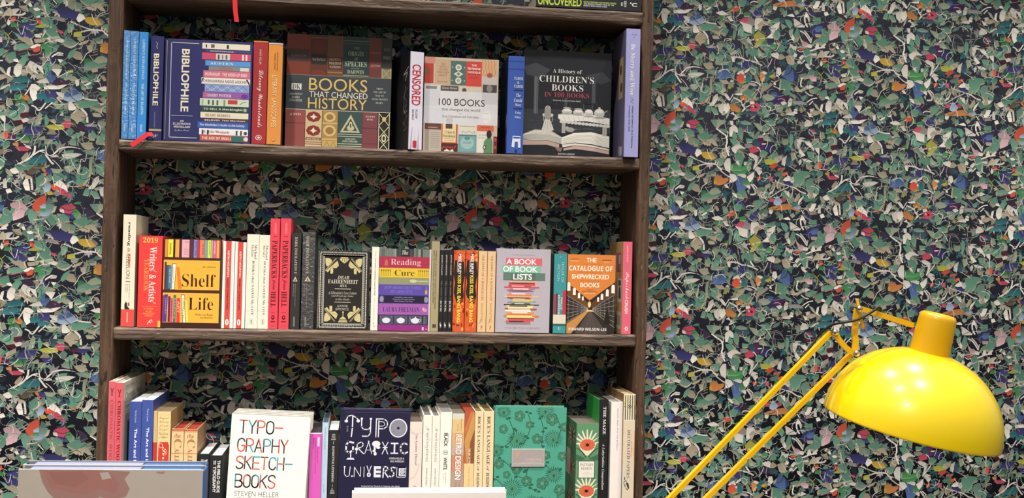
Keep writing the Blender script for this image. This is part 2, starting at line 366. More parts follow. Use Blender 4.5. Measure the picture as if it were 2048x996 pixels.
# ------------------------------------------------------------------ the setting: wallpapered wall and floor
# the printed pattern repeats in half-drop columns; every entry below is one printed leaf, petal or stem of the repeat
KEY = {'k': '20222e', 'g': '5d8a75', 'm': '637f72', 's': '8c957f', 'b': 'a0957f', 'w': 'd8d1c6', 'o': 'bd7a45', 'r': 'cb5540', 'p': 'b9465c',
       'P': 'c4a0a6', 'y': 'c09c36', 'l': 'a5a440', 'n': '38376a', 'v': '34283c', 'u': '4d6592', 't': '2f666c', 'd': '344c58', 'e': '44804f',
       'x': '451c2a', 'a': '8c9db2', 'h': '584b3d', 'z': '8f8a88', 'q': '542150'}
TILE = [
(1340, 240, """r 0,0 10,0 10,10 5,15 0,18;m 10,0 24,0 21,10 12,11;a 9,10 18,9 20,12 15,19 8,21 1,19 3,15;p 38,2 52,0 58,6 54,11 54,19 42,16 36,12 35,5;w 33,8 39,9 40,15 34,13;e 53,10 60,9 64,15 60,26 55,20;n 42,16 54,19 56,26 48,25 40,21;g 33,22 38,17 45,22 48,27 40,31 33,30;g 14,28 18,20 24,28 28,35 20,38;g 20,17 24,19 30,28 30,33 25,27;w~1.5 9,29 18,40;w~1.6 31,25 36,44;s~1 17,47 27,36 42,33 50,32;g 76,16 78,24 84,32 92,35 84,38 72,46 66,38 56,31 64,26 70,23;b 76,39 86,38 95,52 88,51 82,46 80,52 74,47 70,46;b 68,40 72,46 70,50 64,45;n 10,49 20,48 40,50 50,54 53,60 49,68 38,66 28,64 22,58 17,54;z 10,65 20,64 38,70 32,73 20,71;x 30,68 40,70 34,74;y 62,66 70,64 82,66 90,77 76,78 68,75 64,70;w 54,58 60,60 63,66 54,73 50,68;g 0,52 6,50 10,47 8,54 4,60 0,62;g 0,80 10,76 18,84 16,92 22,97 10,100 0,90;t 0,70 8,72 10,80 4,84 0,82;k 22,72 30,76 33,86 28,90 20,82;p 18,88 26,90 30,95 22,94;w~2 40,73 56,80 68,85 90,89;w~2.5 56,92 70,88 90,88 97,95 104,100;w~2 90,80 91,89;s~1.5 78,66 96,57 108,58;b 105,64 112,62 114,70 110,78 102,78 100,70;w 108,88 114,78 120,78 120,100 112,100;w~3 92,16 102,24 112,32 114,45 112,54 118,72;w~2.5 116,33 110,31;b~.8 96,44 98,39 100,44 99,52;b~.8 101,42 104,39 106,46 110,52;z~1 66,0 71,10 69,22 60,28;z~1 72,6 82,18;m 82,0 100,0 98,6 92,13 86,8;s 94,0 112,2 106,8 96,10;m 96,18 106,18 116,22 120,28 108,24;g 92,78 108,76 106,88 100,88;s 37,36 48,34 50,44 44,50 37,46;m 50,36 58,40 58,48 50,48;l 46,93 56,91 58,100 46,100;s 36,80 40,76 46,84 40,92 36,88;g 38,78 46,78 44,86 38,90;v 74,6 86,14 88,22 78,28 76,18"""),
(1460, 240, """d 18,6 30,2 44,8 46,18 38,20 26,18 20,14;m 20,4 30,1 42,6 30,7;p~1 25,18 36,20;s 47,6 58,8 64,14 62,22 56,18 52,12;g 66,14 74,8 79,14 72,20 64,21;g 70,0 86,0 88,8 78,9 72,6;m 80,24 84,16 90,22 86,32 80,28;w 0,2 6,2 6,10 2,10;w 0,16 8,11 14,16 16,26 10,24 4,32 0,32;g 4,34 8,22 14,32 12,38;g 16,20 20,14 24,24 22,36 17,34;g 0,38 10,38 16,46 8,50 2,44;g 34,36 46,38 48,32 57,22 54,34 46,42 34,44;g 36,26 44,24 42,34;z 56,34 62,30 68,34 68,40 58,36;q 55,37 66,36 67,44 60,47;d 45,42 52,38 58,44 60,54 52,53 46,47;q 60,48 67,50 66,58 60,57;n 68,50 80,47 85,50 86,60 80,64 70,59;w 64,47 73,47 70,49 64,49;s 67,34 74,30 78,36 82,42 74,42 68,40;w 64,30 70,24 70,28;p 39,60 47,52 55,56 56,63 48,65 42,66;z 30,48 42,48 46,52 38,56 30,55;w 4,56 12,51 20,50 30,58 18,57 14,60 12,66 6,62;b 14,62 20,58 28,70 30,75 24,72;g 12,70 22,66 27,76 22,92 16,86;w 12,84 16,82 19,90 14,87;e 4,88 12,88 20,94 34,88 40,94 36,99 4,99;g 36,80 42,78 44,90 36,92;w 28,84 33,84 32,90 28,90;w 38,68 44,68 56,74 52,88 48,97 46,96 50,80 40,74;w~2 47,98 60,82 64,74 60,60 54,54;z~1 88,20 100,16 110,22 117,32 118,46;z~1 80,26 90,16 104,14 114,24;z~1.5 97,18 94,32 95,44 100,50;z~1 98,28 99,40 102,48;g 62,62 66,60 76,66 70,71 62,70;g 76,76 84,70 94,66 96,74 90,84 80,80;b 90,76 104,72 102,80 94,86 88,82;l 70,80 80,78 92,84 84,89 72,88;r 78,93 86,88 94,87 95,92 86,97;d 95,88 104,96 98,98;w 106,76 112,78 109,92 103,88;s 106,40 116,38 116,48 108,50 104,46;w 50,99 54,93 64,98;s~1 60,74 76,74 88,64 96,54;r 96,97 106,96 107,100 96,100;d 112,80 120,72 120,94 112,90"""),
(1580, 240, """w 30,6 34,0 45,4 44,10 40,12 30,13;b 8,0 16,0 12,6;t 68,0 90,0 86,9 70,10 64,7;w 98,0 104,0 111,6 106,12 106,24 100,28 96,14;w~2 97,2 92,12 88,18;z~1 0,24 20,22 32,20;s~1 16,36 20,26 28,20 40,12;d 36,22 42,16 60,18 60,26 52,30 38,29;p 40,20 48,19 50,24 42,24;a 44,25 52,24 52,28 46,28;x 36,30 50,28 58,32 56,37 36,36;e 72,20 84,16 86,24 74,28;o 83,20 91,18 95,24 90,28 84,24;e 76,30 84,26 90,32 80,36 74,34;s 60,30 66,24 70,36 60,38;g 92,28 98,24 100,32 94,34;t 106,18 112,12 120,16 120,24 108,26;s 46,40 56,36 58,42 50,46 42,48;g 44,52 50,46 58,54 56,58 48,56;m 78,36 86,31 90,38 88,48 82,48 78,42;g 64,54 70,47 78,46 80,54 76,62 66,60;w~2.5 98,37 104,40 110,46 120,32;w 14,40 28,42 22,46 20,56 30,69 22,72 16,56;w 28,42 38,46 48,58 46,62 42,56 30,46;w 32,44 38,43 43,48 42,52 34,50;w~1 30,54 30,58 32,54;z 8,44 12,40 14,52 18,60 10,54;x 82,52 94,50 96,56 90,62 82,58;x 70,66 82,64 86,68 84,72 76,70;z 92,66 106,62 104,68 94,70;w 83,63 90,60 94,62 92,66 86,68;k 94,50 110,48 108,56 98,58;s 110,50 114,54 112,70 104,72;g 0,28 6,32 6,44 2,54 0,54;g 34,64 46,64 46,72 38,76;g 48,74 60,70 68,76 58,80;g 42,78 50,76 48,84;w 50,57 58,56 58,68 52,62;w 24,78 32,78 44,83 32,85;g 28,86 38,84 36,90;b 32,94 40,88 44,100 34,98;b 50,90 58,84 58,98 48,96;r 58,84 64,88 62,96 58,98;q 64,88 74,90 74,97 64,97;n 88,82 100,76 106,80 106,92 92,93 88,90;n 104,76 116,76 112,86 106,86;e 84,94 90,91 100,94 98,100 84,100;s 14,72 22,68 22,76;s 2,66 10,66 12,76 4,82;s 108,98 118,92 120,100;g 62,82 72,74 70,80 64,86;z~.8 24,76 30,92;z~.8 12,78 28,94;w~1.2 57,68 57,84;b 70,80 84,72 84,80 72,90;d~1 70,88 84,80"""),
(1340, 340, """e 0,20 6,22 8,30 4,35 0,34;g 4,17 14,14 22,18 18,26 10,30;m 28,6 38,3 50,12 42,18 32,14;w 14,8 24,4 30,8 26,12 20,10;b 53,14 64,8 70,6 66,12 56,16;s 52,0 64,0 60,8 52,6;b 67,18 72,15 75,18 74,28 68,24;o 92,14 100,12 106,17 114,16 116,20 110,26 98,30 92,28 90,20;y 88,20 92,18 92,28 88,28;b 44,33 50,28 56,30 59,38 58,43 50,42 44,38;g 36,36 40,28 50,22 44,36 38,42;w 8,40 20,30 28,32 27,36 16,36 10,41;w 20,43 28,44 24,50;n 0,50 10,45 14,48 8,53 2,54;s 10,56 18,52 26,58 20,62 8,60;g 22,52 30,46 35,50 28,54;s 78,46 84,38 92,36 102,44 96,47 84,50;g 66,50 76,46 84,50 98,48 82,56 72,58 62,57;b 74,62 82,56 84,64 76,66;w 10,62 26,62 20,74 16,68;g 0,64 6,59 10,66 6,70 0,70;u 2,78 6,72 16,74 17,80 12,86 4,84;g 24,78 36,66 40,72 30,78;l 36,64 44,62 44,67 38,68;v 12,89 20,78 28,80 40,90 47,95 36,92 22,94;p 24,82 28,84 26,85;w~1.5 20,77 36,66;s 34,76 46,74 52,80 44,84 38,80;w 48,82 54,80 54,90 50,92;g 58,76 64,74 70,80 60,82;g 56,86 62,90 64,96 58,94;w 63,90 68,86 74,84 72,88 64,91;g 66,94 74,90 76,95;g 78,80 88,70 84,78;b 88,72 94,72 98,80 94,82;w 78,83 88,81 86,84;g 104,74 110,73 116,80 112,83 106,82;r 114,86 120,82 120,96 116,92;w 84,96 96,92 106,98 104,100 92,100;g 100,92 116,84 114,88;w 0,93 20,92 34,90 22,98 0,98;u 40,98 46,94 50,99;w~1 74,26 66,32 60,44 56,50;b 104,56 110,56 112,62 108,66;b~1 88,58 100,56 106,48;b~1 108,66 103,71;b~1.2 72,36 84,32;b~1 76,26 84,22;b~1 76,30 84,26;b~1 36,48 46,56 48,62;z~1 50,24 56,20 60,14;w 108,30 114,30 117,36 112,34;w 112,0 120,0 120,6;m 78,4 88,0 88,8 80,8;w~2 100,0 112,10 120,14"""),
(1460, 340, """e 2,2 20,2 36,0 30,7 14,8;u 13,16 20,13 28,18 30,24 34,34 24,40 16,42 14,32 12,24;e 28,18 40,24 34,30 28,28;w 0,8 10,10 14,18 6,24 0,24;w 14,10 26,8 32,10 30,16 20,12;w 34,14 40,10 48,4 46,16 40,24 36,18;w 50,0 60,0 64,4 58,10 54,4;w~3.5 42,28 50,40 50,48 40,49;w~2 46,28 54,36;w 32,32 40,30 40,38 36,36;g 14,46 28,39 31,44 33,52 26,54 16,52;s 34,42 38,38 38,48;r 54,14 64,14 60,20 55,20;t 66,10 72,6 76,12 78,22 72,26 66,18;p 77,13 86,15 86,22 80,22;m 88,8 96,4 106,2 104,10 92,13;r 104,8 112,4 116,6 108,13;e 98,12 104,11 106,16 100,16;w 106,20 116,12 120,14 120,22 112,22;n 107,24 120,22 120,32 112,30;d 57,22 64,19 68,26 64,30 57,28;g 58,36 66,34 75,44 76,52 68,50;s 70,32 80,26 80,34 70,38;w 76,46 84,42 92,26 86,44 78,50;s 82,36 90,24 88,34 80,42;w~1.8 90,22 104,28 118,33 100,42 84,52 76,55;g 104,44 110,42 116,50 115,57 108,56 102,50;w 108,42 118,44 118,54;p 100,58 106,56 112,60 108,64 102,62;a 88,62 94,52 104,64 96,71 88,68;p 78,58 86,56 88,60 82,64;o 80,76 92,72 114,68 120,74 120,78 96,80 82,79;n 11,62 22,60 28,68 30,74 18,68;g 10,70 14,67 24,70 20,80 12,80;v 28,56 40,58 44,62 34,72 28,66;p 46,70 56,66 50,72 42,72;w~2 32,75 38,71 48,73;g 47,63 62,60 68,62 60,72 52,78 48,80 54,68;s 60,76 72,68 70,74 58,80;r 0,82 8,82 12,86 6,92 0,92;e 8,90 14,86 16,94 10,94;e 20,96 28,92 34,95 30,100 20,100;n 34,96 42,90 54,94 56,100 32,100;n 46,86 54,82 56,88 50,91;b 56,94 64,88 68,98 60,98;m 32,84 40,82 46,78 40,90;m 66,84 74,80 76,86 70,90;w 78,80 86,82 82,88 78,86;g 98,95 104,86 106,93 100,98;w~1 62,52 58,50 60,48 62,54 70,56 76,52;z~1 76,56 70,64 58,76;w 106,98 116,94 120,98 120,100;m 0,72 6,80 0,82;w 4,46 12,48 14,56 8,52;b 14,52 26,54 28,58 20,58;m~1 16,90 22,80 36,79 50,80"""),
(1580, 340, """g 8,8 14,3 34,4 40,8 30,13 26,22 20,28 8,24;w 0,16 6,14 8,22 4,26 0,22;n 0,25 6,28 4,33 0,32;s 8,26 20,30 22,36 10,32;w~2.5 0,33 10,36 22,44 32,47;m 34,20 44,18 48,30 50,36 40,42 34,34;g 50,34 58,32 56,46 50,46;g 56,4 64,2 66,6 58,14;o 70,6 78,4 78,11 72,10;p 74,13 90,12 95,17 92,19 80,19;w 86,6 96,12 98,16 90,12;b 85,30 92,22 94,28 88,36 83,34;w~3 104,10 103,20 98,30 88,38 74,46;w~2.5 98,30 110,20 119,18;t 94,38 104,30 116,26 120,26 120,40 106,42 98,42;g 74,46 90,42 98,46 104,46 96,52 82,55 76,50;h 102,48 116,45 118,48 110,52 98,62 92,58;o 114,52 120,50 120,57 116,56;x 86,56 92,54 92,59;b 37,46 44,42 46,46 46,56 38,57;w 46,46 54,50 48,56;w 33,52 37,48 38,56;g 26,56 36,52 38,58 54,56 46,60 32,64;w 66,54 74,50 79,58 74,61 70,60;s 60,52 66,56 70,64 66,66 60,58;b 8,62 12,54 18,46 20,54 12,64;w 16,70 18,60 22,56 28,52;w 36,82 44,68 52,68 50,74 46,82;w 56,72 60,70 61,86 56,86;w~2 56,76 48,84;w 60,90 66,88 69,94 62,96;m 34,74 38,66 44,64 40,76;m 62,64 70,70 68,76 62,76;w~1.5 70,76 76,84 84,89;z~1 72,72 80,78 78,83 72,80;a 6,75 14,72 20,72 22,76 14,80;o 0,73 6,76 20,82 18,83 0,77;w~2 22,80 28,88;b 36,85 44,84 54,88 46,89 40,90;n 28,92 36,88 44,94 34,98;w 86,78 92,68 95,82 96,90 90,90;w~3 98,68 100,86 99,90;b 88,62 98,66 98,70 90,70;g 106,70 116,62 118,72 112,78 110,90 108,92;s 104,92 108,84 110,88;w 20,100 24,90 30,100;w 100,96 104,94 106,100;s 0,90 6,86 10,92 4,96;m 0,60 6,60 4,68"""),
(1340, 440, """n 0,4 16,0 18,8 16,14 4,14;t 0,16 14,15 16,20 6,24 0,24;a 28,12 36,2 48,0 58,8 60,14 50,20 40,21 32,18;u 30,10 36,2 48,0 54,6 44,10 34,13;w 18,4 30,6 28,15 20,9;w~2 0,35 12,23;s 12,26 19,20 22,26 28,22 28,30 20,34;w 38,24 42,22 50,34 44,37 38,36;s~1.5 4,28 16,34 28,34 38,24;b 42,46 52,36 60,42 64,50 60,56 54,58 52,62 48,56 43,52;w~3.5 57,33 66,44 68,60;w 44,44 50,36 52,36 46,42;g 54,28 60,19 72,18 84,20 84,26 70,30 58,32;g 50,22 56,19 54,26;x 86,20 90,17 95,19 90,22;P 85,23 96,24 90,27;s 86,14 96,14 104,24 98,26;g 90,28 100,25 108,30 104,38 96,34;b 72,32 84,32 90,36 90,42 80,36;b 76,42 86,42 90,48 78,48;w~1.5 100,53 102,48 114,48 104,52;s 86,56 98,53 100,58 92,70 86,66;d 6,49 16,48 30,49 40,54 36,58 20,60 14,54;m 30,49 40,49 42,53 36,55;g 0,50 2,46 6,58 4,64 0,66;b 6,56 15,54 18,60 14,62;p 28,60 34,58 42,58 43,64 38,70 30,68;l 2,68 10,65 28,65 30,72 16,74 6,71;h 42,58 50,62 46,68 42,66;k 18,76 26,74 31,80 28,84 20,82;n 6,85 18,83 22,90 12,92;m 34,76 40,70 46,76 40,86 34,80;n 56,66 76,66 84,68 72,75 62,72;x 52,70 58,66 64,70 56,74;z 64,64 76,62 84,64 80,67 66,66;g 44,84 50,80 58,78 58,84 48,88;b 56,76 64,78 60,84;g 74,80 76,74 82,82 84,88 76,88;g 86,92 90,80 104,78 98,88 92,95;g 106,70 110,68 120,66 118,72 110,76;s~1.2 54,84 54,94 60,100;s~1.2 60,82 60,90 62,98;s~1.2 70,78 73,88 68,98;s~1.2 86,76 84,90 84,100;s~1 80,64 86,72 96,72;w 114,84 120,83 120,94 116,92;g 104,60 112,60 116,56 110,68;s 60,98 74,96 76,100 58,100;s 0,92 10,92 14,100 0,100;g 18,94 22,100 12,100;g 40,92 48,92 54,100 44,98;z~1 62,2 74,5 84,2 90,6;z~1 80,20 84,10 90,6;w 106,4 112,2 118,11 112,12;w~2.5 60,14 72,17 84,18;s 84,95 108,94 104,100 84,100;e 58,58 66,54 64,62;s~1 70,62 86,58"""),
(1460, 440, """z 12,12 20,5 30,5 40,10 40,18 34,20 22,16;p 11,12 20,5 28,5 26,12 22,14;w 11,13 20,16 34,20 34,35 26,32 20,30 17,20;g 8,30 13,20 18,26 20,34 26,36 36,38 12,42;g 35,36 36,20 40,28 40,36;w 43,6 56,6 58,14 50,24 42,30 42,16;b 47,18 54,12 58,14 52,30;b 58,10 66,11 68,18 58,16;g 70,12 80,6 90,3 90,10 80,12;g 68,18 72,14 78,18 70,20;w 78,18 92,12 86,25 84,27;w 71,26 76,20 82,26 80,32 79,43 66,41 74,34;g 80,34 86,29 92,32 91,43 84,42;d 62,28 70,25 73,32 68,36;h 50,32 58,29 63,34 62,40 54,38;l 39,42 48,32 60,42 59,54 54,57 50,57 46,63 40,62 44,54 42,48;w~1.5 50,46 62,44 78,44;w 44,47 49,47 47,50;P 36,48 40,45 40,50;e 58,50 66,48 64,58 56,56;n 66,50 72,48 74,52 68,58;e 74,56 82,52 84,62 72,62;w 78,54 82,52 83,56;g 31,74 36,66 40,64 52,74 42,81 34,80;w 34,62 38,64 36,66;s 48,66 54,74 62,76 48,82;g 56,60 70,62 74,66 66,66;g 60,70 70,68 66,78;e 68,78 76,76 76,83 68,82;w 74,76 86,73 90,78 88,85 80,84;b 90,78 94,75 102,82 96,86 88,86;d 88,90 98,88 104,94 98,97 88,94;v 66,88 76,82 86,86 88,96 72,96;w~3 0,84 14,85 24,90 32,90;w~3 34,91 44,94 56,100;w~3 40,82 48,94;n 16,95 24,92 33,92 33,100 18,100;g 4,96 14,93 16,100;b 104,80 118,78 120,84 118,96 108,94 105,86;g 104,70 114,62 120,70 112,76;t 94,56 100,46 106,56 100,56;t~1.2 88,66 98,55 108,62;k~1.2 98,52 92,30 91,14;k~1.2 98,52 102,40 112,30;d 90,6 100,4 100,12 92,12;g 102,6 112,8 116,14 112,24 104,14;s 94,14 104,20 96,26;s 110,28 118,24 116,36 110,36;w 112,38 120,40 120,50 116,46;w~1 107,50 112,46 118,46;g 4,70 10,66 14,75 8,76;g 22,72 30,64 26,84;m 0,26 4,32 2,44 0,42;m 12,46 20,46 28,58 22,54;z~1 44,60 58,78 66,90 70,98;z~1 14,50 18,70 18,84;z~1 0,14 12,8;z~1 0,24 12,16;m 20,52 30,62 28,64"""),
(1580, 440, """w 0,4 10,10 20,18 20,20 2,20;w~3 21,0 22,10 27,20;w 26,0 32,2 30,14 34,20;g 30,4 36,2 42,6 40,10 52,9 52,0;g 32,10 40,10 38,18 32,16;k~1 2,20 16,14 30,10 50,9;n 34,22 40,16 52,12 60,12 56,20 54,30 40,35 33,30;u 41,24 46,18 56,18 56,26 46,29;P 68,16 76,13 84,14 92,24 88,30 86,38 72,44 70,36 74,28 68,20;s 76,8 84,6 84,12 76,12;r 104,12 110,5 118,1 120,2 120,14 114,20 110,28 106,28 101,20;a 112,20 120,15 120,24 114,24;e 110,28 114,24 120,24 120,30;g 94,36 100,25 104,32 102,44 98,49;s 88,38 100,24 96,30;z~1.5 89,18 104,8;z~1.5 92,22 102,15;g 56,22 64,26 66,34 56,36;g 68,24 74,24 72,32 68,32;g 54,36 68,32 70,44 58,52 54,50;g 38,56 44,44 54,42 54,50 46,50;b 42,34 54,34 52,39 44,40;w~2.5 12,28 22,34 34,52;w~2.5 20,27 28,36 34,46;w~1.5 36,40 34,50;g 0,36 6,22 10,30 8,40 2,44;b 10,34 14,44 20,50 16,54 12,44;b 0,46 10,40 12,36 8,48 0,52;P 18,50 24,50 30,56 24,61 17,58;w 28,54 36,56 34,62 26,60;w 44,54 48,52 50,60 42,63;w 54,58 62,52 64,54 56,62;w~3 32,68 42,64 52,61 62,60;w~3.5 60,78 74,78 80,74;r 9,65 16,62 21,65 12,67;w~1.5 6,63 14,60 22,63;w~1.5 6,66 12,70 20,68;g 19,70 26,64 32,72 32,90 28,94 22,82;w 34,74 42,72 46,76 38,77;b 48,75 56,66 60,74 60,80 50,80 46,84;b 70,62 82,62 84,72 76,70;r 57,84 64,82 65,88 60,91;e 60,92 72,96 66,100 58,100;n 74,96 86,92 96,96 94,100 74,100;g 74,88 82,84 84,90 76,92;w 92,66 98,64 102,68 96,70;w 98,80 102,78 102,82 96,82;P 104,74 110,70 111,76;r 97,84 104,88 106,95 98,92;g 104,86 112,82 120,88 120,96 108,92;l 96,98 104,94 110,100 96,100;g 108,56 112,50 118,58 114,66 110,62;m 98,60 106,62 108,66 100,64;w 84,58 88,56 90,62 86,62;w~1.2 102,44 106,44 118,42;z~1 106,46 108,56;z~1 86,50 94,48 106,54;w 52,94 54,86 57,94 54,98;w 10,82 16,76 20,78 14,86;w 6,90 12,86 14,92 8,94;w~2 14,94 22,86;w 22,94 28,94 30,100 24,100;w 0,72 6,76 4,80 0,80;w~2 78,56 82,50;b~1 72,60 70,54 80,50"""),
(1340, 540, """w~1.5 1,4 3,18 10,22 18,16;w~3 1,20 10,34 14,38;w 10,25 22,14 24,10 40,7 58,10 46,6 36,5 24,8;w 10,25 18,20 22,24;g 28,16 38,12 46,12 44,17 34,18;w 28,20 48,17 58,19 44,26 32,26;w 32,22 40,20 36,28;b 58,0 74,0 78,6 70,10 64,8;m 60,12 76,10 86,14 78,17 64,14;u 85,16 92,10 104,10 112,14 111,22 104,26 92,29 86,26;w~1 88,12 97,10 104,9 112,16;b 90,31 104,31 110,38 98,38;g 112,22 118,14 120,28;g 82,38 94,36 94,58 84,52;s 72,26 76,24 74,50 71,48;s~1.5 78,20 78,34 86,42 94,42;g 76,42 80,44 80,54 76,52;w~1 42,28 46,40 54,47 58,28 64,32 67,18;s 31,44 38,40 48,44 42,51 36,50;s~1 36,32 40,38 38,50;g 50,58 60,52 62,42 70,52 68,60 60,74 50,72 52,64;d 30,54 38,54 40,62 34,64;g 30,60 34,58 36,62 32,64;d 32,66 38,64 44,67 36,70;g 14,56 18,50 24,56 28,62 20,68 14,68;s 10,46 22,48 30,48 22,54 14,54;n 0,46 10,48 13,56 6,56;r 0,52 5,56 0,58;m 4,60 10,56 12,64 8,68;w 16,76 24,68 34,78 36,88 28,84;r 10,78 14,76 22,80 28,84 22,85 14,86;p 22,84 30,84 38,92 42,94 34,95 28,95 24,90;a 0,76 6,74 10,80 6,90 0,88;y 3,90 10,88 14,94 6,95;z 14,90 20,88 26,94 18,97;p 38,96 42,97 44,100 36,100;o 52,76 58,75 62,76 58,80;w~1.2 34,77 46,79 56,78;b 64,74 72,76 70,80;w 78,64 86,60 86,70 78,82 70,82 76,74;s 80,82 90,78 92,82 82,86;w 88,84 96,78 98,92 96,98 90,94;w 98,80 108,78 112,86 104,96 100,92;o 110,80 120,78 120,92 114,92;w 98,58 104,58 110,66 110,72 104,66;b 92,54 100,46 104,52 96,56;l 106,46 112,42 118,36 112,48;s 88,66 94,64 102,76 98,78;g 62,92 66,82 72,84 70,94;g 74,86 82,88 88,98 80,98;w~2 112,32 118,34 114,30;w~1.5 111,70 118,58;w~1 113,76 120,64;d 42,58 48,62 50,68 44,66;z~1 42,54 50,58;w~1.2 38,72 46,68;w 112,98 118,94 120,100"""),
(1460, 540, """n 4,0 30,0 28,4 18,7 8,5;w 20,13 30,5 30,10 22,15;w 5,18 10,13 16,10 20,18;r 5,24 12,17 19,20 20,30 12,35 6,32;t 22,22 28,16 34,22 34,32 24,33;l 12,36 18,32 26,33 18,36;s 5,54 10,42 14,40 11,48;b 12,54 16,42 26,38 30,38 24,50 16,56;w 19,22 22,21 23,25 20,25;g 32,8 34,0 42,2 42,12 38,14;g 42,14 48,2 48,12 50,20;o 51,16 56,14 61,17 60,30 54,31;w 52,14 60,11 66,14 64,18 56,14;t 62,20 70,11 78,14 72,24 64,32;y 70,21 77,17 82,20 76,24;s 40,20 44,18 50,30 52,38 44,32;g 55,36 66,34 67,40 60,43;b 54,44 66,40 72,34 76,38 64,48 54,53;w 84,20 86,4 92,4 94,14 88,20;u 95,18 104,6 106,0 112,2 118,10 120,24 112,30 104,24;s 94,14 102,8 98,18;g 96,26 108,30 114,40 110,50 100,44 94,46;s 112,40 118,44 114,48;g 96,54 104,48 116,56 118,62 110,58;w~1.5 34,32 44,34 54,40;w~1.2 78,40 92,46;w~1.5 88,20 90,28 80,32 74,30;w 78,36 82,32 83,38;g 17,56 24,50 34,50 41,56 38,64 32,66 24,60;o 11,64 20,61 26,64 24,70 14,69;s 20,74 30,66 28,74;o 33,70 36,65 41,70 38,73;w 32,72 40,73 40,78 32,77;p 34,80 44,76 50,78 50,88 40,94 33,90;x 40,80 46,84 42,86;w 36,82 38,80 39,84;d 48,68 54,64 60,74 52,76;g 42,64 50,64 46,70;s 58,60 68,57 82,62 76,68 66,70;u 72,54 82,52 88,56 84,64 78,60;n 88,54 98,56 100,60 86,66 80,70;q 84,66 100,60 110,58 108,64 96,70 86,72;n 72,72 84,68 94,72 92,78 80,76;w 93,73 100,70 105,74 98,78;g 64,76 72,72 78,76 68,80;w~2.5 0,66 12,72 16,80 20,86 14,96;w 0,58 14,56 16,60 4,60;o 0,80 6,82 12,88 10,94 2,94;w~1.2 20,90 24,84 30,80;w~2 18,80 22,76;s~1 54,52 60,50 68,52;s~1.5 42,50 50,46 54,48;g 58,86 62,80 66,90 70,100 62,100;w~1.5 68,82 73,84 72,90;s 84,88 92,80 98,84 94,92 86,92;b 102,90 112,84 116,92 108,96;w 108,70 112,64 116,66 114,78 108,80;w 102,96 116,92 120,90 120,98;d 16,94 30,92 50,94 60,98 16,98;m 44,92 52,92 58,98 48,97;w~1 76,88 92,84"""),
(1580, 540, """n 0,10 5,14 6,22 0,26;s~1.2 5,12 14,10 18,2;w 24,0 34,2 30,5;g 28,12 34,6 42,10 36,16 28,16;m 9,17 22,13 30,18 12,20;P 30,20 36,17 44,20 44,28 36,28;l~1.5 54,30 55,20 52,14;l~1 55,16 48,10;l~1 55,14 60,8;n 70,10 76,3 84,6 92,12 90,18 80,19 74,16;h 86,8 92,10 92,14;g 61,10 70,14 74,20 68,18;b 70,22 82,18 90,24 92,32 84,32 80,28;g 67,34 74,30 88,34 86,38 68,42;w 88,36 98,30 104,32 100,36 90,38;r 92,40 100,34 103,37 101,43 94,45;p~1.5 70,44 80,41 92,40;e 103,34 112,25 119,32 116,40 106,38;v 84,54 94,52 102,58 100,66 90,62;w 94,13 102,12 104,18 96,18;b 94,22 112,20 108,26 96,28;w 112,5 106,18 110,6;b 2,44 6,38 12,46 26,36 24,44 16,50 6,50;w 25,40 32,36 40,40 28,44;w~2.5 22,50 30,56 38,58;w~2.5 16,22 13,34 15,40;w~2 24,72 36,64 46,62;w~2 30,76 38,68;g 40,42 46,40 50,48 42,54;s 30,46 40,44 40,54 32,52;g 54,48 64,46 66,58 58,62 52,56;g 14,62 20,58 26,56 22,66 18,68;z 0,70 14,69 22,72 26,76 14,76 0,75;g 72,60 78,54 82,60 78,70 73,66;w 62,60 68,58 70,64 64,63;w 64,74 68,68 74,70 74,84 68,90 63,84;w 54,76 58,74 56,86 60,92 52,86;b 74,78 80,76 84,84 76,88;w 84,70 88,62 98,68 96,78 100,84 90,78;b 80,72 84,70 92,84 90,88 84,80;w 98,68 106,72 108,84 100,74;g 106,70 114,64 120,64 120,76 110,76;u 115,84 120,76 120,90 116,90;t 60,98 68,92 80,90 88,94 88,100 60,100;b 32,92 38,88 48,88 52,92 42,97 34,96;s 38,72 46,76 52,88 44,82;b 10,86 20,82 24,86 14,92;w 0,86 6,84 6,94 0,94;g 2,82 8,80 8,88;w 34,84 38,88 32,90;w 26,90 38,100 30,100;n 112,56 120,50 120,58;m 108,52 116,46 118,52;w 96,100 112,92 116,100;b 96,86 106,84 108,92 98,92;w 102,48 108,44 108,52;h 102,46 108,44 106,52;z~1 0,56 10,66;z~1 6,52 16,62;k~1.2 30,62 42,56 54,46 70,42;x 86,44 96,46 96,52 90,50;w~1.5 88,20 91,30"""),
]
WALL_Y = 0.2017
COLX = {-3: -1.776, -2: -1.244, -1: -0.712, 0: -0.1798, 1: 0.352, 2: 0.8838, 3: 1.4071, 4: 1.9025, 5: 2.405, 6: 2.91, 7: 3.42, 8: 3.93}
Z0, PITCH_Z = 0.478, 0.5487

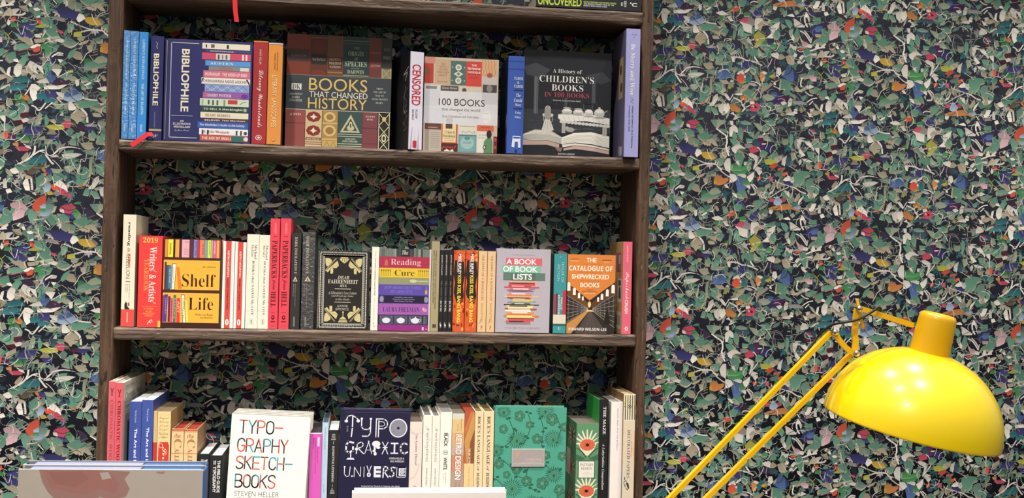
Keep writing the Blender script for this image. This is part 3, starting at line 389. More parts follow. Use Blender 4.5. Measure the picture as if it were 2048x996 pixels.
def tile_shapes():
    rnd = random.Random(7)
    back = []; front = []
    def rel(px, py):
        X, Z = at(px, py, WALL_Y)
        return ((X - COLX[3]) / (COLX[4] - COLX[3]), Z - (Z0 + PITCH_Z / 2))
    # small filler leaves and fine stems between the large motifs
    for i in range(560):
        cx, cy = rnd.uniform(1336, 1702), rnd.uniform(236, 648)
        kind = rnd.choices('gmsbwdtkzne', (26, 22, 14, 9, 8, 9, 4, 10, 5, 4, 3))[0]
        a = rnd.uniform(0, 2 * PI); l = rnd.uniform(9, 21); w = rnd.uniform(0.3, 0.55) * l
        pts = []
        t_ = rnd.random()
        if t_ < 0.40:                      # pointed lobed leaf
            lob = rnd.choice((3, 4, 5)); l *= 0.72
            pts.append((cx - l * 0.5 * math.cos(a), cy - l * 0.5 * math.sin(a)))
            for k in range(2 * lob + 1):
                th = a + (k / (2 * lob) - 0.5) * 1.5 * PI; rr = l * (rnd.uniform(0.65, 1.0) if k % 2 == 0 else rnd.uniform(0.3, 0.45))
                pts.append((cx + rr * math.cos(th), cy + rr * math.sin(th)))
        elif t_ < 0.70:                    # spray of narrow blades from one point
            for j in range(3):
                aa = a + (j - 1) * 0.55
                tip = (cx + l * math.cos(aa), cy + l * math.sin(aa)); n_ = (-math.sin(aa) * l * 0.11, math.cos(aa) * l * 0.11)
                mid = (cx + l * 0.5 * math.cos(aa), cy + l * 0.5 * math.sin(aa))
                back.append((kind, 0, [(cx, cy), (mid[0] + n_[0], mid[1] + n_[1]), tip, (mid[0] - n_[0], mid[1] - n_[1])]))
            continue
        else:
            for (u, v) in ((-0.5, 0), (-0.12, 0.46), (0.2, 0.34), (0.5, 0), (0.14, -0.36), (-0.2, -0.42)):
                x, y = u * l, v * w
                pts.append((cx + x * math.cos(a) - y * math.sin(a), cy + x * math.sin(a) + y * math.cos(a)))
        back.append((kind, 0, pts))
    curls = []
    for i in range(780):
        x, y = rnd.uniform(1338, 1702), rnd.uniform(238, 646)
        a = rnd.uniform(0, 2 * PI); b = rnd.uniform(-0.55, 0.55); pts = [(x, y)]
        for k in range(rnd.choice((4, 5, 6))):
            x += 4.0 * math.cos(a); y += 4.0 * math.sin(a); a += b
            pts.append((x, y))
        (back if i < 260 else curls).append((rnd.choice('wwszbwsmkkw'), rnd.uniform(0.5, 1.15), pts))
    for (ox, oy, txt) in TILE:
        for item in txt.split(';'):
            k, rest = item.strip().split(' ', 1)
            w = 0
            if '~' in k:
                k, w = k.split('~'); w = float(w)
            pts_ = [(ox + float(p.split(',')[0]), oy + float(p.split(',')[1])) for p in rest.split()]
            if not w and k in 'gme' and rnd.random() < 0.7:      # pale offset echo printed under a leaf
                dx, dy = rnd.uniform(-4.5, 4.5), rnd.uniform(1.5, 5)
                front.append((rnd.choice('sbbs'), 0, [(p[0] + dx, p[1] + dy) for p in pts_]))
            front.append((k, w, pts_))
    V = []; F = []; C = []; n = 0; boxes = []; level = []
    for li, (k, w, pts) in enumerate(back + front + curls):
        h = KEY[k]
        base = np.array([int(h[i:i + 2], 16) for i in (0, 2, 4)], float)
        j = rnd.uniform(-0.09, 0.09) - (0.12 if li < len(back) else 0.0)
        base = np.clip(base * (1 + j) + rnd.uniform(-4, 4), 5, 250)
        if w:
            ln = smooth_line(pts, 4) if len(pts) > 2 else pts
            L, R = offset_line(ln, w)
            poly = L + R[::-1]
            m = len(ln)
            tris = []
            for i in range(m - 1):
                tris += [(i, i + 1, 2 * m - 2 - i), (i, 2 * m - 2 - i, 2 * m - 1 - i)]
        else:
            poly = []
            if li >= len(back):
                gx_, gy_ = sum(p[0] for p in pts) / len(pts), sum(p[1] for p in pts) / len(pts)
                pts = [(gx_ + (p[0] - gx_) * 1.12, gy_ + (p[1] - gy_) * 1.12) for p in pts]
            cx = sum(p[0] for p in pts) / len(pts); cy = sum(p[1] for p in pts) / len(pts)
            for i, a in enumerate(pts):
                b = pts[(i + 1) % len(pts)]
                poly.append(a)
                dx, dy = b[0] - a[0], b[1] - a[1]
                l = math.hypot(dx, dy)
                mx, my = (a[0] + b[0]) / 2, (a[1] + b[1]) / 2
                nx, ny = dy, -dx
                if nx * (mx - cx) + ny * (my - cy) < 0: nx, ny = -nx, -ny
                poly.append((mx + 0.03 * nx, my + 0.03 * ny))
            tris = tessellate_polygon([[Vector((p[0], p[1], 0)) for p in poly]])
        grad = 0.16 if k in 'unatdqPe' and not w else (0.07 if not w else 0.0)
        ys = [p[1] for p in poly]; y0, y1 = min(ys), max(ys) + 1e-6
        # paper-thin overprint order: one step above whatever the shape overlaps, the neighbouring repeats included
        uz = [rel(*p) for p in poly]
        ua, ub = min(q[0] for q in uz), max(q[0] for q in uz); za, zb_ = min(q[1] for q in uz), max(q[1] for q in uz)
        lv = 0
        if boxes:
            BX = np.array(boxes); LV = np.array(level)
            for dc in (-1, 0, 1):
                for dn in (-1, 0, 1):
                    dz = (dn + 0.5 * abs(dc)) * PITCH_Z
                    hit = (BX[:, 0] + dc < ub) & (BX[:, 1] + dc > ua) & (BX[:, 2] + dz < zb_) & (BX[:, 3] + dz > za)
                    if hit.any(): lv = max(lv, LV[hit].max() + 1)
                    if dc:
                        dz = (dn - 0.5) * PITCH_Z
                        hit = (BX[:, 0] + dc < ub) & (BX[:, 1] + dc > ua) & (BX[:, 2] + dz < zb_) & (BX[:, 3] + dz > za)
                        if hit.any(): lv = max(lv, LV[hit].max() + 1)
        boxes.append((ua, ub, za, zb_)); level.append(lv)
        depth = lv * 2.5e-6
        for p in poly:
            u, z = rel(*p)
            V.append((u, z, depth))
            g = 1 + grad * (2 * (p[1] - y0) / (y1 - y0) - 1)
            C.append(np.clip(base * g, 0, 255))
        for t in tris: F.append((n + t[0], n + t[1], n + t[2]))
        n += len(poly)
    return np.array(V), np.array(F), np.array(C)

def make_wall():
    V, F, C = tile_shapes()
    lin = C / 255.0
    lin = np.where(lin <= 0.04045, lin / 12.92, ((lin + 0.055) / 1.055) ** 2.4) * ALB
    Vs = []; Fs = []; Cs = []; n = 0
    x0, x1, zb, zt = -1.70, 3.60, -1.15, 1.9
    for c in range(-3, 7):
        for r in range(-6, 8):
            if (r - c) % 2: continue
            X = COLX[c] + V[:, 0] * (COLX[c + 1] - COLX[c])
            Z = Z0 - r * PITCH_Z / 2 + V[:, 1]
            if Z.max() > zt or Z.min() < zb + 0.3 or X.min() < x0 or X.max() > x1: continue
            Vs.append(np.stack([X, WALL_Y - 0.0002 - V[:, 2], Z], 1))
            Fs.append(F + n); Cs.append(lin); n += len(V)
    # the wall's own slab, in the dark ground colour of the paper
    slab = np.array([(x, y, z) for x in (x0, x1) for y in (WALL_Y, WALL_Y + 0.1) for z in (zb, zt)], float)
    quads = [(0, 4, 5, 1), (2, 3, 7, 6), (0, 1, 3, 2), (4, 6, 7, 5), (0, 2, 6, 4), (1, 5, 7, 3)]
    st = [(q[0], q[1], q[2]) for q in quads] + [(q[0], q[2], q[3]) for q in quads]
    Vs.append(slab); Fs.append(np.array(st) + n)
    kc = np.array(rgb(KEY['k'])[:3])
    Cs.append(np.tile(kc, (8, 1)))
    VV = np.concatenate(Vs); FF = np.concatenate(Fs); CC = np.concatenate(Cs)
    # orient pattern faces towards the room (-Y)
    a, b, c = VV[FF[:, 0]], VV[FF[:, 1]], VV[FF[:, 2]]
    ny = np.cross(b - a, c - a)[:, 1]
    flip = ny > 0
    flip[-12:] = False
    FF[flip] = FF[flip][:, ::-1]
    me = bpy.data.meshes.new('wall_back')
    me.vertices.add(len(VV)); me.vertices.foreach_set('co', VV.astype(np.float32).ravel())
    me.loops.add(len(FF) * 3); me.loops.foreach_set('vertex_index', FF.astype(np.int32).ravel())
    me.polygons.add(len(FF))
    me.polygons.foreach_set('loop_start', np.arange(0, len(FF) * 3, 3, dtype=np.int32))
    me.update(calc_edges=True)
    at_ = me.color_attributes.new('print_colour', 'FLOAT_COLOR', 'POINT')
    at_.data.foreach_set('color', np.concatenate([CC, np.ones((len(CC), 1))], 1).astype(np.float32).ravel())
    m = bpy.data.materials.new('printed_wallpaper'); m.use_nodes = True
    nt = m.node_tree; bs = nt.nodes['Principled BSDF']
    bs.inputs['Roughness'].default_value = 0.75; bs.inputs['Specular IOR Level'].default_value = 0.2
    an = nt.nodes.new('ShaderNodeAttribute'); an.attribute_name = 'print_colour'
    nz = nt.nodes.new('ShaderNodeTexNoise'); nz.inputs['Scale'].default_value = 35
    tc = nt.nodes.new('ShaderNodeTexCoord'); nt.links.new(tc.outputs['Object'], nz.inputs['Vector'])
    mr = nt.nodes.new('ShaderNodeMapRange'); mr.inputs[3].default_value = 0.9; mr.inputs[4].default_value = 1.08
    nt.links.new(nz.outputs['Fac'], mr.inputs[0])
    mx = nt.nodes.new('ShaderNodeVectorMath'); mx.operation = 'SCALE'
    nt.links.new(an.outputs['Color'], mx.inputs[0]); nt.links.new(mr.outputs[0], mx.inputs['Scale'])
    nt.links.new(mx.outputs[0], bs.inputs['Base Color'])
    me.materials.append(m)
    o = link(bpy.data.objects.new('wall_back', me)); o['kind'] = 'structure'
make_wall()

fl = MB()
fl.box(-1.7, -3.6, -1.20, 3.6, WALL_Y + 0.1, -1.15, mat_paint('#6f665c', 0.55))
o = fl.build('floor'); o['kind'] = 'structure'

# ------------------------------------------------------------------ bookcase
Z_S = {1: 0.9905, 2: 0.6307, 3: 0.198, 4: -0.235}     # top of each shelf
B_S = {1: 0.9591, 2: 0.6019, 3: 0.1666, 4: -0.267}
XL, XR, XLI, XRI = 0.0, 1.29, 0.0337, 1.2593
wood_v = mat_wood('dark_rough_upright_wood', 2, '#3b2a1e', '#6a4e3a', '#94765c')
wood_h = mat_wood('dark_rough_shelf_wood', 0, '#4a3a2e', '#745f4f', '#a58d78')

def plank(name, x0, x1, y0, y1, z0, z1, ax, m, parent, seed, amp=0.0016):
    """rough-sawn board: rings of a rounded section swept along its length, edges worn irregularly"""
    rnd = random.Random(seed)
    lo = [x0, y0, z0]; hi = [x1, y1, z1]
    o = [i for i in range(3) if i != ax]
    a0, a1, b0, b1 = lo[o[0]], hi[o[0]], lo[o[1]], hi[o[1]]
    c = 0.004
    sec = []
    def edge(p, q, n):
        for i in range(n): sec.append((p[0] + (q[0] - p[0]) * i / n, p[1] + (q[1] - p[1]) * i / n))
    edge((a0 + c, b0), (a1 - c, b0), 10); edge((a1 - c, b0), (a1, b0 + c), 2); edge((a1, b0 + c), (a1, b1 - c), 6)
    edge((a1, b1 - c), (a1 - c, b1), 2); edge((a1 - c, b1), (a0 + c, b1), 10); edge((a0 + c, b1), (a0, b1 - c), 2)
    edge((a0, b1 - c), (a0, b0 + c), 6); edge((a0, b0 + c), (a0 + c, b0), 2)
    n = 90; vs = []; ns = len(sec)
    ph = [(rnd.uniform(0, 6), rnd.uniform(4, 30)) for _ in range(8)]
    cen = ((a0 + a1) / 2, (b0 + b1) / 2)
    for i in range(n + 1):
        t = lo[ax] + (hi[ax] - lo[ax]) * i / n
        for k, (pa, pb) in enumerate(sec):
            w = sum(math.sin(p + f * t + 1.3 * math.sin(f * 0.4 * t + k * 0.45)) for p, f in ph) / 8
            d = min(-0.0001, amp * (w - 0.6) + rnd.uniform(-0.0003, 0.0002))
            ra, rb = pa - cen[0], pb - cen[1]
            l = math.hypot(ra, rb)
            q = [0, 0, 0]; q[ax] = t
            q[o[0]] = pa + d * (1 if abs(ra) > (a1 - a0) / 2 - c - 1e-6 else 0) * (1 if ra > 0 else -1)
            q[o[1]] = pb + d * (1 if abs(rb) > (b1 - b0) / 2 - c - 1e-6 else 0) * (1 if rb > 0 else -1)
            vs.append(q)
    fs = []
    for i in range(n):
        for k in range(ns):
            k2 = (k + 1) % ns
            f = (i * ns + k, i * ns + k2, (i + 1) * ns + k2, (i + 1) * ns + k)
            fs.append(f if ax != 1 else f[::-1])
    fs.append(tuple(range(ns))[::-1]); fs.append(tuple(n * ns + k for k in range(ns)))
    mb = MB(); mb.add(vs, fs, m)
    ob = mb.build(name, parent)
    me = ob.data
    me.polygons.foreach_set('use_smooth', [len(p.vertices) == 4 for p in me.polygons])
    import bmesh
    bm = bmesh.new(); bm.from_mesh(me); bmesh.ops.recalc_face_normals(bm, faces=bm.faces); bm.to_mesh(me); bm.free()
    return ob
case = thing('bookcase', 'tall dark rough-sawn wooden bookcase standing against the floral wallpaper', 'bookcase', (0, 0, 0))
plank('side_panel', XL, XLI, 0.0, 0.199, -1.15, 1.7, 2, wood_v, case, 1, 0.002)
plank('side_panel', XRI, XR, 0.0, 0.199, -1.15, 1.7, 2, wood_v, case, 2, 0.002)
for i in (1, 2, 3, 4):
    plank('shelf_board', XLI - 0.001, XRI + 0.001, 0.0, 0.199, B_S[i], Z_S[i], 0, wood_h, case, 10 + i, 0.0022)

# ------------------------------------------------------------------ printing on covers and spines
_glyph = {}
def font_map(s, f):
    def base(ch, A, a, d=None):
        o = ord(ch)
        if 65 <= o <= 90: return chr(A + o - 65)
        if 97 <= o <= 122:
            if a == 0x1D44E and ch == 'h': return '\u210e'
            return chr(a + o - 97)
        if d and 48 <= o <= 57: return chr(d + o - 48)
        return ch
    T = {'R': (0x1D400, 0x1D41A, 0x1D7CE), 'r': (0x1D400, 0x1D41A, 0x1D7CE), 'i': (0x1D434, 0x1D44E), 'I': (0x1D468, 0x1D482),
         'c': (0x1D4D0, 0x1D4EA), 'S': (0x1D5D4, 0x1D5EE, 0x1D7EC), 'm': (0x1D670, 0x1D68A, 0x1D7F6)}
    return ''.join(base(ch, *T[f]) for ch in s) if f in T else s

def glyphs(s, f):
    """outline of a line of lettering as (verts normalised to its box, faces)"""
    key = (s, f)
    if key in _glyph: return _glyph[key]
    cu = bpy.data.curves.new('lettering', 'FONT')
    cu.body = font_map(s, f); cu.resolution_u = 4
    if f == 'r': cu.offset = -0.010
    if f == 'B': cu.offset = 0.022
    if f == 'L': cu.offset = -0.012
    ob = bpy.data.objects.new('lettering', cu)
    me = ob.to_mesh()
    v = np.array([p.co[:2] for p in me.vertices], float).reshape(-1, 2)
    fs = [tuple(p.vertices) for p in me.polygons]
    ob.to_mesh_clear(); bpy.data.objects.remove(ob); bpy.data.curves.remove(cu)
    if len(v):
        lo, hi = v.min(0), v.max(0)
        v = (v - lo) / np.maximum(hi - lo, 1e-6)
    _glyph[key] = (v, fs)
    return _glyph[key]

# printed items, positions in percent of the face (x from its left, y from its top)
def R(x0, y0, x1, y1, c): return ('poly', [(x0, y0), (x1, y0), (x1, y1), (x0, y1)], c)
def PG(c, *p): return ('poly', [(p[i], p[i + 1]) for i in range(0, len(p), 2)], c)
def E(cx, cy, rx, ry, c, n=20): return ('poly', [(cx + rx * math.cos(2 * PI * k / n), cy + ry * math.sin(2 * PI * k / n)) for k in range(n)], c)
def T(s, f, x0, y0, x1, y1, c, rot='h'): return ('text', s, f, x0, y0, x1, y1, c, rot)
def L(c, w, *p): return ('line', [(p[i], p[i + 1]) for i in range(0, len(p), 2)], w, c)     # w in mm
def FR(x0, y0, x1, y1, w, c): return L(c, w, x0, y0, x1, y0, x1, y1, x0, y1, x0, y0, x1, y0)

def YS(items, k, b=0.0):
    out = []
    for i in items:
        if i[0] == 'poly': out.append(('poly', [(x, y * k + b) for x, y in i[1]], i[2]))
        elif i[0] == 'line': out.append(('line', [(x, y * k + b) for x, y in i[1]], i[2], i[3]))
        else: out.append(i[:4] + (i[4] * k + b, i[5], i[6] * k + b) + i[7:])
    return out

def print_on(mb, items, w, h, mapf, rough=0.45):
    """adds the printed items to a mesh; mapf(u, v, lift) gives the 3D point for metres from the lower left"""
    seen = []
    def cl_(p): return (min(100.0, max(0.0, p[0])), min(100.0, max(0.0, p[1])))
    for i, it in enumerate(items):
        if it[0] == 'poly': it = ('poly', [cl_(p) for p in it[1]], it[2]); bx = it[1]
        elif it[0] == 'line': it = ('line', [cl_(p) for p in it[1]], it[2], it[3]); bx = it[1]
        else: bx = [(it[3], it[4]), (it[5], it[6])]
        pad = (1.0, 0.6) if it[0] == 'line' else (0.05, 0.05)
        b4 = (min(p[0] for p in bx) - pad[0], max(p[0] for p in bx) + pad[0], min(p[1] for p in bx) - pad[1], max(p[1] for p in bx) + pad[1])
        lv = 0
        for (q, l0) in seen:
            if l0 >= lv and q[0] < b4[1] and q[1] > b4[0] and q[2] < b4[3] and q[3] > b4[2]: lv = l0 + 1
        seen.append((b4, lv))
        lift = 0.0001 + lv * 0.00001
        if it[0] == 'poly':
            pts = [(x / 100 * w, (1 - y / 100) * h) for x, y in it[1]]; col = it[2]
            v2 = pts
            if len(pts) == 4 and abs(pts[0][1] - pts[1][1]) < 1e-9 and abs(pts[1][0] - pts[2][0]) < 1e-9:
                # strips so that the print follows a rounded spine
                (xa, ya), (xb, _), (_, yb), _ = pts
                n = 6
                v2 = [(xa + (xb - xa) * k / n, y) for y in (ya, yb) for k in range(n + 1)]
                fs = [(k + 1, k, k + n + 1, k + n + 2) for k in range(n)]
            else:
                fs = [tuple(t) for t in tessellate_polygon([[Vector((p[0], p[1], 0)) for p in pts]])]
        elif it[0] == 'line':
            pts = [(x / 100 * w, (1 - y / 100) * h) for x, y in it[1]]; col = it[3]
            v2 = []; fs = []
            hw = it[2] / 2000
            for k in range(len(pts) - 1):
                (xa, ya), (xb, yb) = pts[k], pts[k + 1]
                l = math.hypot(xb - xa, yb - ya) or 1e-9
                ex, ey = (xb - xa) / l * hw, (yb - ya) / l * hw
                b = len(v2)
                v2 += [(xa - ex - ey, ya - ey + ex), (xb + ex - ey, yb + ey + ex), (xb + ex + ey, yb + ey - ex), (xa - ex + ey, ya - ey - ex)]
                fs.append((b, b + 1, b + 2, b + 3))
        else:
            _, s, f, x0, y0, x1, y1, col, rot = it
            v, fs = glyphs(s, f)
            if not len(v): continue
            x0, x1 = x0 / 100 * w, x1 / 100 * w; yb, yt = (1 - y1 / 100) * h, (1 - y0 / 100) * h
            if rot == 'h': v2 = [(x0 + p[0] * (x1 - x0), yb + p[1] * (yt - yb)) for p in v]
            elif rot == 'd': v2 = [(x0 + p[1] * (x1 - x0), yt - p[0] * (yt - yb)) for p in v]
            else: v2 = [(x1 - p[1] * (x1 - x0), yb + p[0] * (yt - yb)) for p in v]
        m = mat_paint(col, rough, 0.35)
        P = [mapf(p[0], p[1], lift) for p in v2]
        out = []
        ref = mapf(w / 2, h / 2, 1.0); base = mapf(w / 2, h / 2, 0.0)
        nrm = Vector(ref) - Vector(base)
        for q in fs:
            a, b, c = Vector(P[q[0]]), Vector(P[q[1]]), Vector(P[q[2]])
            out.append(q if (b - a).cross(c - a).dot(nrm) >= 0 else tuple(q)[::-1])
        mb.add(P, out, m)

def book(name, label, W, H, TH, cover, pages='#e6dccb', kind='hard', spine_col=None, back_col=None,
         front=(), spine=(), back=(), rough=0.42, group=None, loc=(0, 0, 0), rot=(0, 0, 0), round_=None, wrap=False, page_top=None):
    """canonical book: front cover on y=0 facing -Y, spine on x=0 facing -X, standing on z=0"""
    root = thing(name, label, 'book', loc, rot, group)
    hard = kind == 'hard'
    b = 0.0026 if hard else 0.0007
    over = 0.003 if hard else 0.0006
    if round_ is None: round_ = 0.0022 if hard else 0.0
    sp = 0.0028 if hard else 0.0008
    gap = 0.0016 if hard else 0.0
    cm = mat_paint(cover, rough, 0.4, bump=0.15); sm = mat_paint(spine_col or cover, rough, 0.4, bump=0.15)
    bm_ = mat_paint(back_col or cover, rough, 0.4, bump=0.15)
    ch = 0.0006 if hard else 0.0002
    f = MB(); f.cbox(sp + gap, 0, 0, W, b, H, ch, cm)
    print_on(f, front, W, H, lambda u, v, l: (u, -l, v), rough)
    f.build('front_cover', root)
    k = MB(); k.cbox(sp + gap, TH - b, 0, W, TH, H, ch, bm_)
    print_on(k, back, W, H, lambda u, v, l: (W - u, TH + l, v), rough)
    k.build('back_cover', root)
    s = MB()
    n = 8 if round_ else 1
    prof = []
    def sx(y): return -round_ * (1 - (2 * y / TH - 1) ** 2)
    outer = [(sx(TH * i / n), TH * i / n) for i in range(n + 1)]
    inner = [(sp, TH * i / n) for i in range(n + 1)]
    vs = [(x, y, z) for z in (0, H) for (x, y) in outer + inner]
    q = 2 * (n + 1); fs = []
    for i in range(n):
        fs.append((i + 1, i, q + i, q + i + 1))
        fs.append((n + 1 + i, n + 2 + i, q + n + 2 + i, q + n + 1 + i))
        fs.append((i, i + 1, n + 2 + i, n + 1 + i)); fs.append((q + i + 1, q + i, q + n + 1 + i, q + n + 2 + i))
    fs.append((0, n + 1, q + n + 1, q)); fs.append((2 * n + 1, n, q + n, q + 2 * n + 1))
    s.add(vs, fs, sm)
    print_on(s, spine, TH, H, lambda u, v, l: (sx(TH - u) - l - round_ * 0.22, TH - u, v), rough)
    s.build('spine', root)
    p = MB(); p.cbox(sp + 0.0002, b + 0.0001, over, W - over, TH - b - 0.0001, H - over, 0.0003, mat_pages(pages))
    p.build('page_block', root)
    if wrap:
        w_ = MB(); e = 0.0006
        w_.cbox(-round_ - e, -e, 0.0002, W + e, TH + e, H + e, 0.0008, mat_wrap())
        w_.build('shrink_wrap', root)
    return root

cursor = {2: XLI + 0.002, 3: XLI + 0.002, 4: XLI + 0.002}
def place_spine(shelf, xa, xb, ytop, yf=0.006, depth=0.15, yaw=0.0, **kw):
    """book standing spine out: xa, xb, ytop are where the photograph shows the top of its spine"""
    X0, Zt = at(xa, ytop, yf); X1, _ = at(xb, ytop, yf)
    X0 = max(X0, cursor.get(shelf, -9) + 0.0005); X1 = max(X1, X0 + 0.006)
    cursor[shelf] = X1
    H = at((xa + xb) / 2, ytop, yf)[1] - Z_S[shelf]
    hard = kw.get('kind', 'hard') == 'hard'
    rd = kw.get('round_', 0.0022 if hard else 0.0)
    if rd is None: rd = 0.0022 if hard else 0.0
    # canonical spine faces -X; a quarter turn makes it face the room; the front cover ends up on the right
    r = PI / 2 + yaw
    return book(kw.pop('name', 'hardback_book' if hard else 'paperback_book'), kw.pop('label'), depth, H, X1 - X0, kw.pop('cover'),
                loc=(X1, yf + rd, Z_S[shelf]), rot=(0, 0, r), **kw)

def place_cover(shelf, xa, xb, ytop, yf=0.008, TH=0.022, lean=0.0, yaw=0.0, roll=0.0, H=None, **kw):
    """book standing face out"""
    X0, _ = at(xa, ytop, yf); X1, _ = at(xb, ytop, yf)
    X0 = max(X0, cursor.get(shelf, -9) + 0.0008)
    cursor[shelf] = X1
    H = H or (at((xa + xb) / 2, ytop, yf)[1] - Z_S[shelf])
    hard = kw.get('kind', 'hard') == 'hard'
    kw.setdefault('round_', 0.0012 if hard else 0.0)
    return book(kw.pop('name', 'hardback_book' if hard else 'paperback_book'), kw.pop('label'), X1 - X0 - kw['round_'], H, TH, kw.pop('cover'),
                loc=(X0 + kw['round_'], yf, Z_S[shelf]), rot=(-lean, roll, yaw), **kw)

# ------------------------------------------------------------------ books on the upper shelf in view
G2 = 'books on the upper of the two full shelves'
blue = '#3a8fd6'
bs = [T('LAWRENCE SCHWARTZWALD', 'R', 38, 7, 66, 44, '#cfe6f4', 'd'), T('THE ART OF READING', 'R', 38, 48, 66, 77, '#cfe6f4', 'd'), T('Steidl', 'R', 36, 86, 62, 93, '#d8ecf6', 'd')]
place_spine(2, 245.5, 261.3, 61, label='blue paperback in glinting clear film, hard against the left upright, first of three alike', cover=blue, kind='soft', spine=bs, wrap=True, group=G2, depth=0.17)
place_spine(2, 262.3, 278, 62.5, label='blue paperback in glinting clear film, middle one of the three alike', cover=blue, kind='soft', spine=bs, wrap=True, group=G2, depth=0.17)
place_spine(2, 279.3, 297, 64, label='unwrapped blue paperback with pale lettering, next to the navy spine', cover=blue, kind='soft', spine=bs, group=G2, depth=0.17)
navy = '#2f3166'
bibl = place_spine(2, 302, 328, 72, label='navy hardback, spine out, with large cream capitals and a thin gold band near its foot', cover=navy, group=G2, depth=0.16, round_=0.003,
    spine=[L('#d9d0b8', 1.0, 44, 6, 54, 8, 46, 10, 55, 12), T('BIBLIOPHILE', 'B', 26, 17, 68, 67, '#e9dfc0', 'd'), L('#a9a7b8', 0.6, 46, 73, 46, 88), R(2, 89.5, 98, 91.5, '#b9a27a'),
           L('#cfc8c0', 0.8, 25, 97, 40, 95, 36, 98, 60, 94.5, 52, 97.5, 72, 95)])
st = [(2.5, 8.5, 42, 97, 'e8dfc8', ''), (9, 11.5, 46, 98, '4a4a78', 'SWEETBITTER'), (12, 19, 42, 98, 'd2506a', ''), (19.5, 25, 46, 98, '5b9bd8', 'AUSTEN'), (25, 29.5, 50, 98, '8a8a90', ''),
      (29.5, 36.5, 44, 98, 'd8708a', 'MURAKAMI   THE WIND-UP BIRD'), (36.5, 43, 42, 98, 'ece8de', 'CHIMAMANDA NGOZI ADICHIE'), (43, 50.5, 46, 97, '8ea2cf', ''), (50.5, 57, 44, 97, '9a5ea8', 'HARRY POTTER'),
      (57, 64.5, 41, 97, 'cfdcc0', ''), (64.5, 70.5, 43, 97, '2f4a3f', 'TO KILL A Mockingbird'), (70.5, 76.5, 42, 97, 'e9dfc4', 'HEART BERRIES'), (76.5, 80, 45, 97, '5c3a32', 'BELOVED  Toni Morrison'),
      (80, 86.5, 39, 97, '3b62b0', "The Hitchhiker's Guide to the Galaxy"), (86.5, 93, 41, 97, 'ece9e4', 'Little Women'), (93, 99, 42, 97, 'c25a4a', 'THE AGE OF SMALL THINGS')]
cv = [L('#cfc9bd', 1.5, 38, 3.5, 7, 3.5, 7, 96.5, 38, 96.5), T('BIBLIOPHILE', 'B', 19, 9.5, 28, 71, '#efe6c6', 'd'), L('#cfc9bd', 0.9, 9, 75, 33, 75),
      T('AN', 'S', 19, 79.5, 23, 81.2, '#dcd5c4'), T('ILLUSTRATED', 'S', 11, 82, 31, 84, '#dcd5c4'), T('MISCELLANY', 'S', 12, 85, 31, 87, '#dcd5c4'), T('by Jane Mount', 'c', 13, 88.5, 30, 90.8, '#c8c2b8')]
for y0, y1, xa, xb, c, t in st:
    dark = c in ('ece8de', 'e9dfc4', 'ece9e4', 'cfdcc0', 'e8dfc8')
    cv.append(R(xa, y0, xb, y1 - 0.3, '#' + c))
    if t: cv.append(T(t, 'R' if len(t) < 14 else 'S', xa + (xb - xa) * (0.1 if len(t) < 14 else 0.04), y0 + (y1 - y0) * 0.28, xa + (xb - xa) * (0.62 if len(t) < 14 else 0.93), y0 + (y1 - y0) * 0.72, '#7a4a46' if dark else '#e8ddd0'))
cv += [R(46, 4, 47.5, 7, '#3a3632'), R(52, 3.6, 56, 7, '#6a6258'), R(70, 3.6, 72.5, 7.4, '#3a3632'), R(58, 12.5, 74, 18.5, '#dcd2c4'), R(60, 13.5, 62, 18, '#4a4a4a'), R(65, 13.5, 66, 18, '#4a4a4a'), R(69, 13.5, 71, 18, '#6a5a5a'),
       R(88, 12.5, 90, 18.5, '#eadfd8'), R(92, 12.5, 94, 18.5, '#eadfd8'), R(62, 25.5, 78, 29, '#9a7a6a'), R(86, 25.5, 96, 29, '#e0dcc4'), PG('#2a2a2a', 43, 37, 45, 37, 42.5, 42, 42, 41), PG('#2a2a2a', 93, 37, 95, 37, 98, 42, 97, 43),
       L('#4a62a0', 1, 48, 49, 54, 44, 60, 49, 66, 44, 72, 49, 78, 44, 84, 49, 90, 44, 95, 48), L('#e0e4f0', 0.8, 48, 45, 54, 49, 60, 45, 66, 49, 72, 45, 78, 49, 84, 45, 90, 49), E(47, 53.7, 2.4, 2.6, '#c86a8a'), E(92, 54, 4, 2.4, '#6a3f9a'),
       R(43, 58, 45, 64, '#8fb8a0'), R(50, 58.5, 52, 63, '#4a5a4a'), R(55, 58.5, 57, 63.5, '#4a5a4a'), R(60, 58.5, 62, 63.5, '#4a5a4a'), R(68, 58, 70, 64, '#8a8a6a'), R(73, 57.8, 84, 62, '#c0453c'), L('#26302a', 1.2, 87, 62, 90, 60, 94, 59.5), E(93, 67.5, 2, 1.8, '#aab6a8'),
       R(44, 88, 46, 92.5, '#3a3a3a'), R(50, 88, 52, 92.5, '#3a3a3a'), L('#c8607a', 0.8, 56, 90.5, 62, 89, 68, 91, 74, 89), R(83, 88, 85, 92.5, '#3a3a3a'), R(88, 88, 90, 92.5, '#3a3a3a'), E(94, 90.3, 2, 1.8, '#4a4a4a'), R(78, 93.5, 92, 98.6, '#2f6f66'), E(95, 96, 2.2, 2, '#e0d8d0')]
place_cover(2, 330, 506, 81, label='navy hardback, face out, its cover showing a tall pile of colourful book spines', cover=navy, spine_col='#2a2c5e', group=G2, TH=0.03, front=cv)
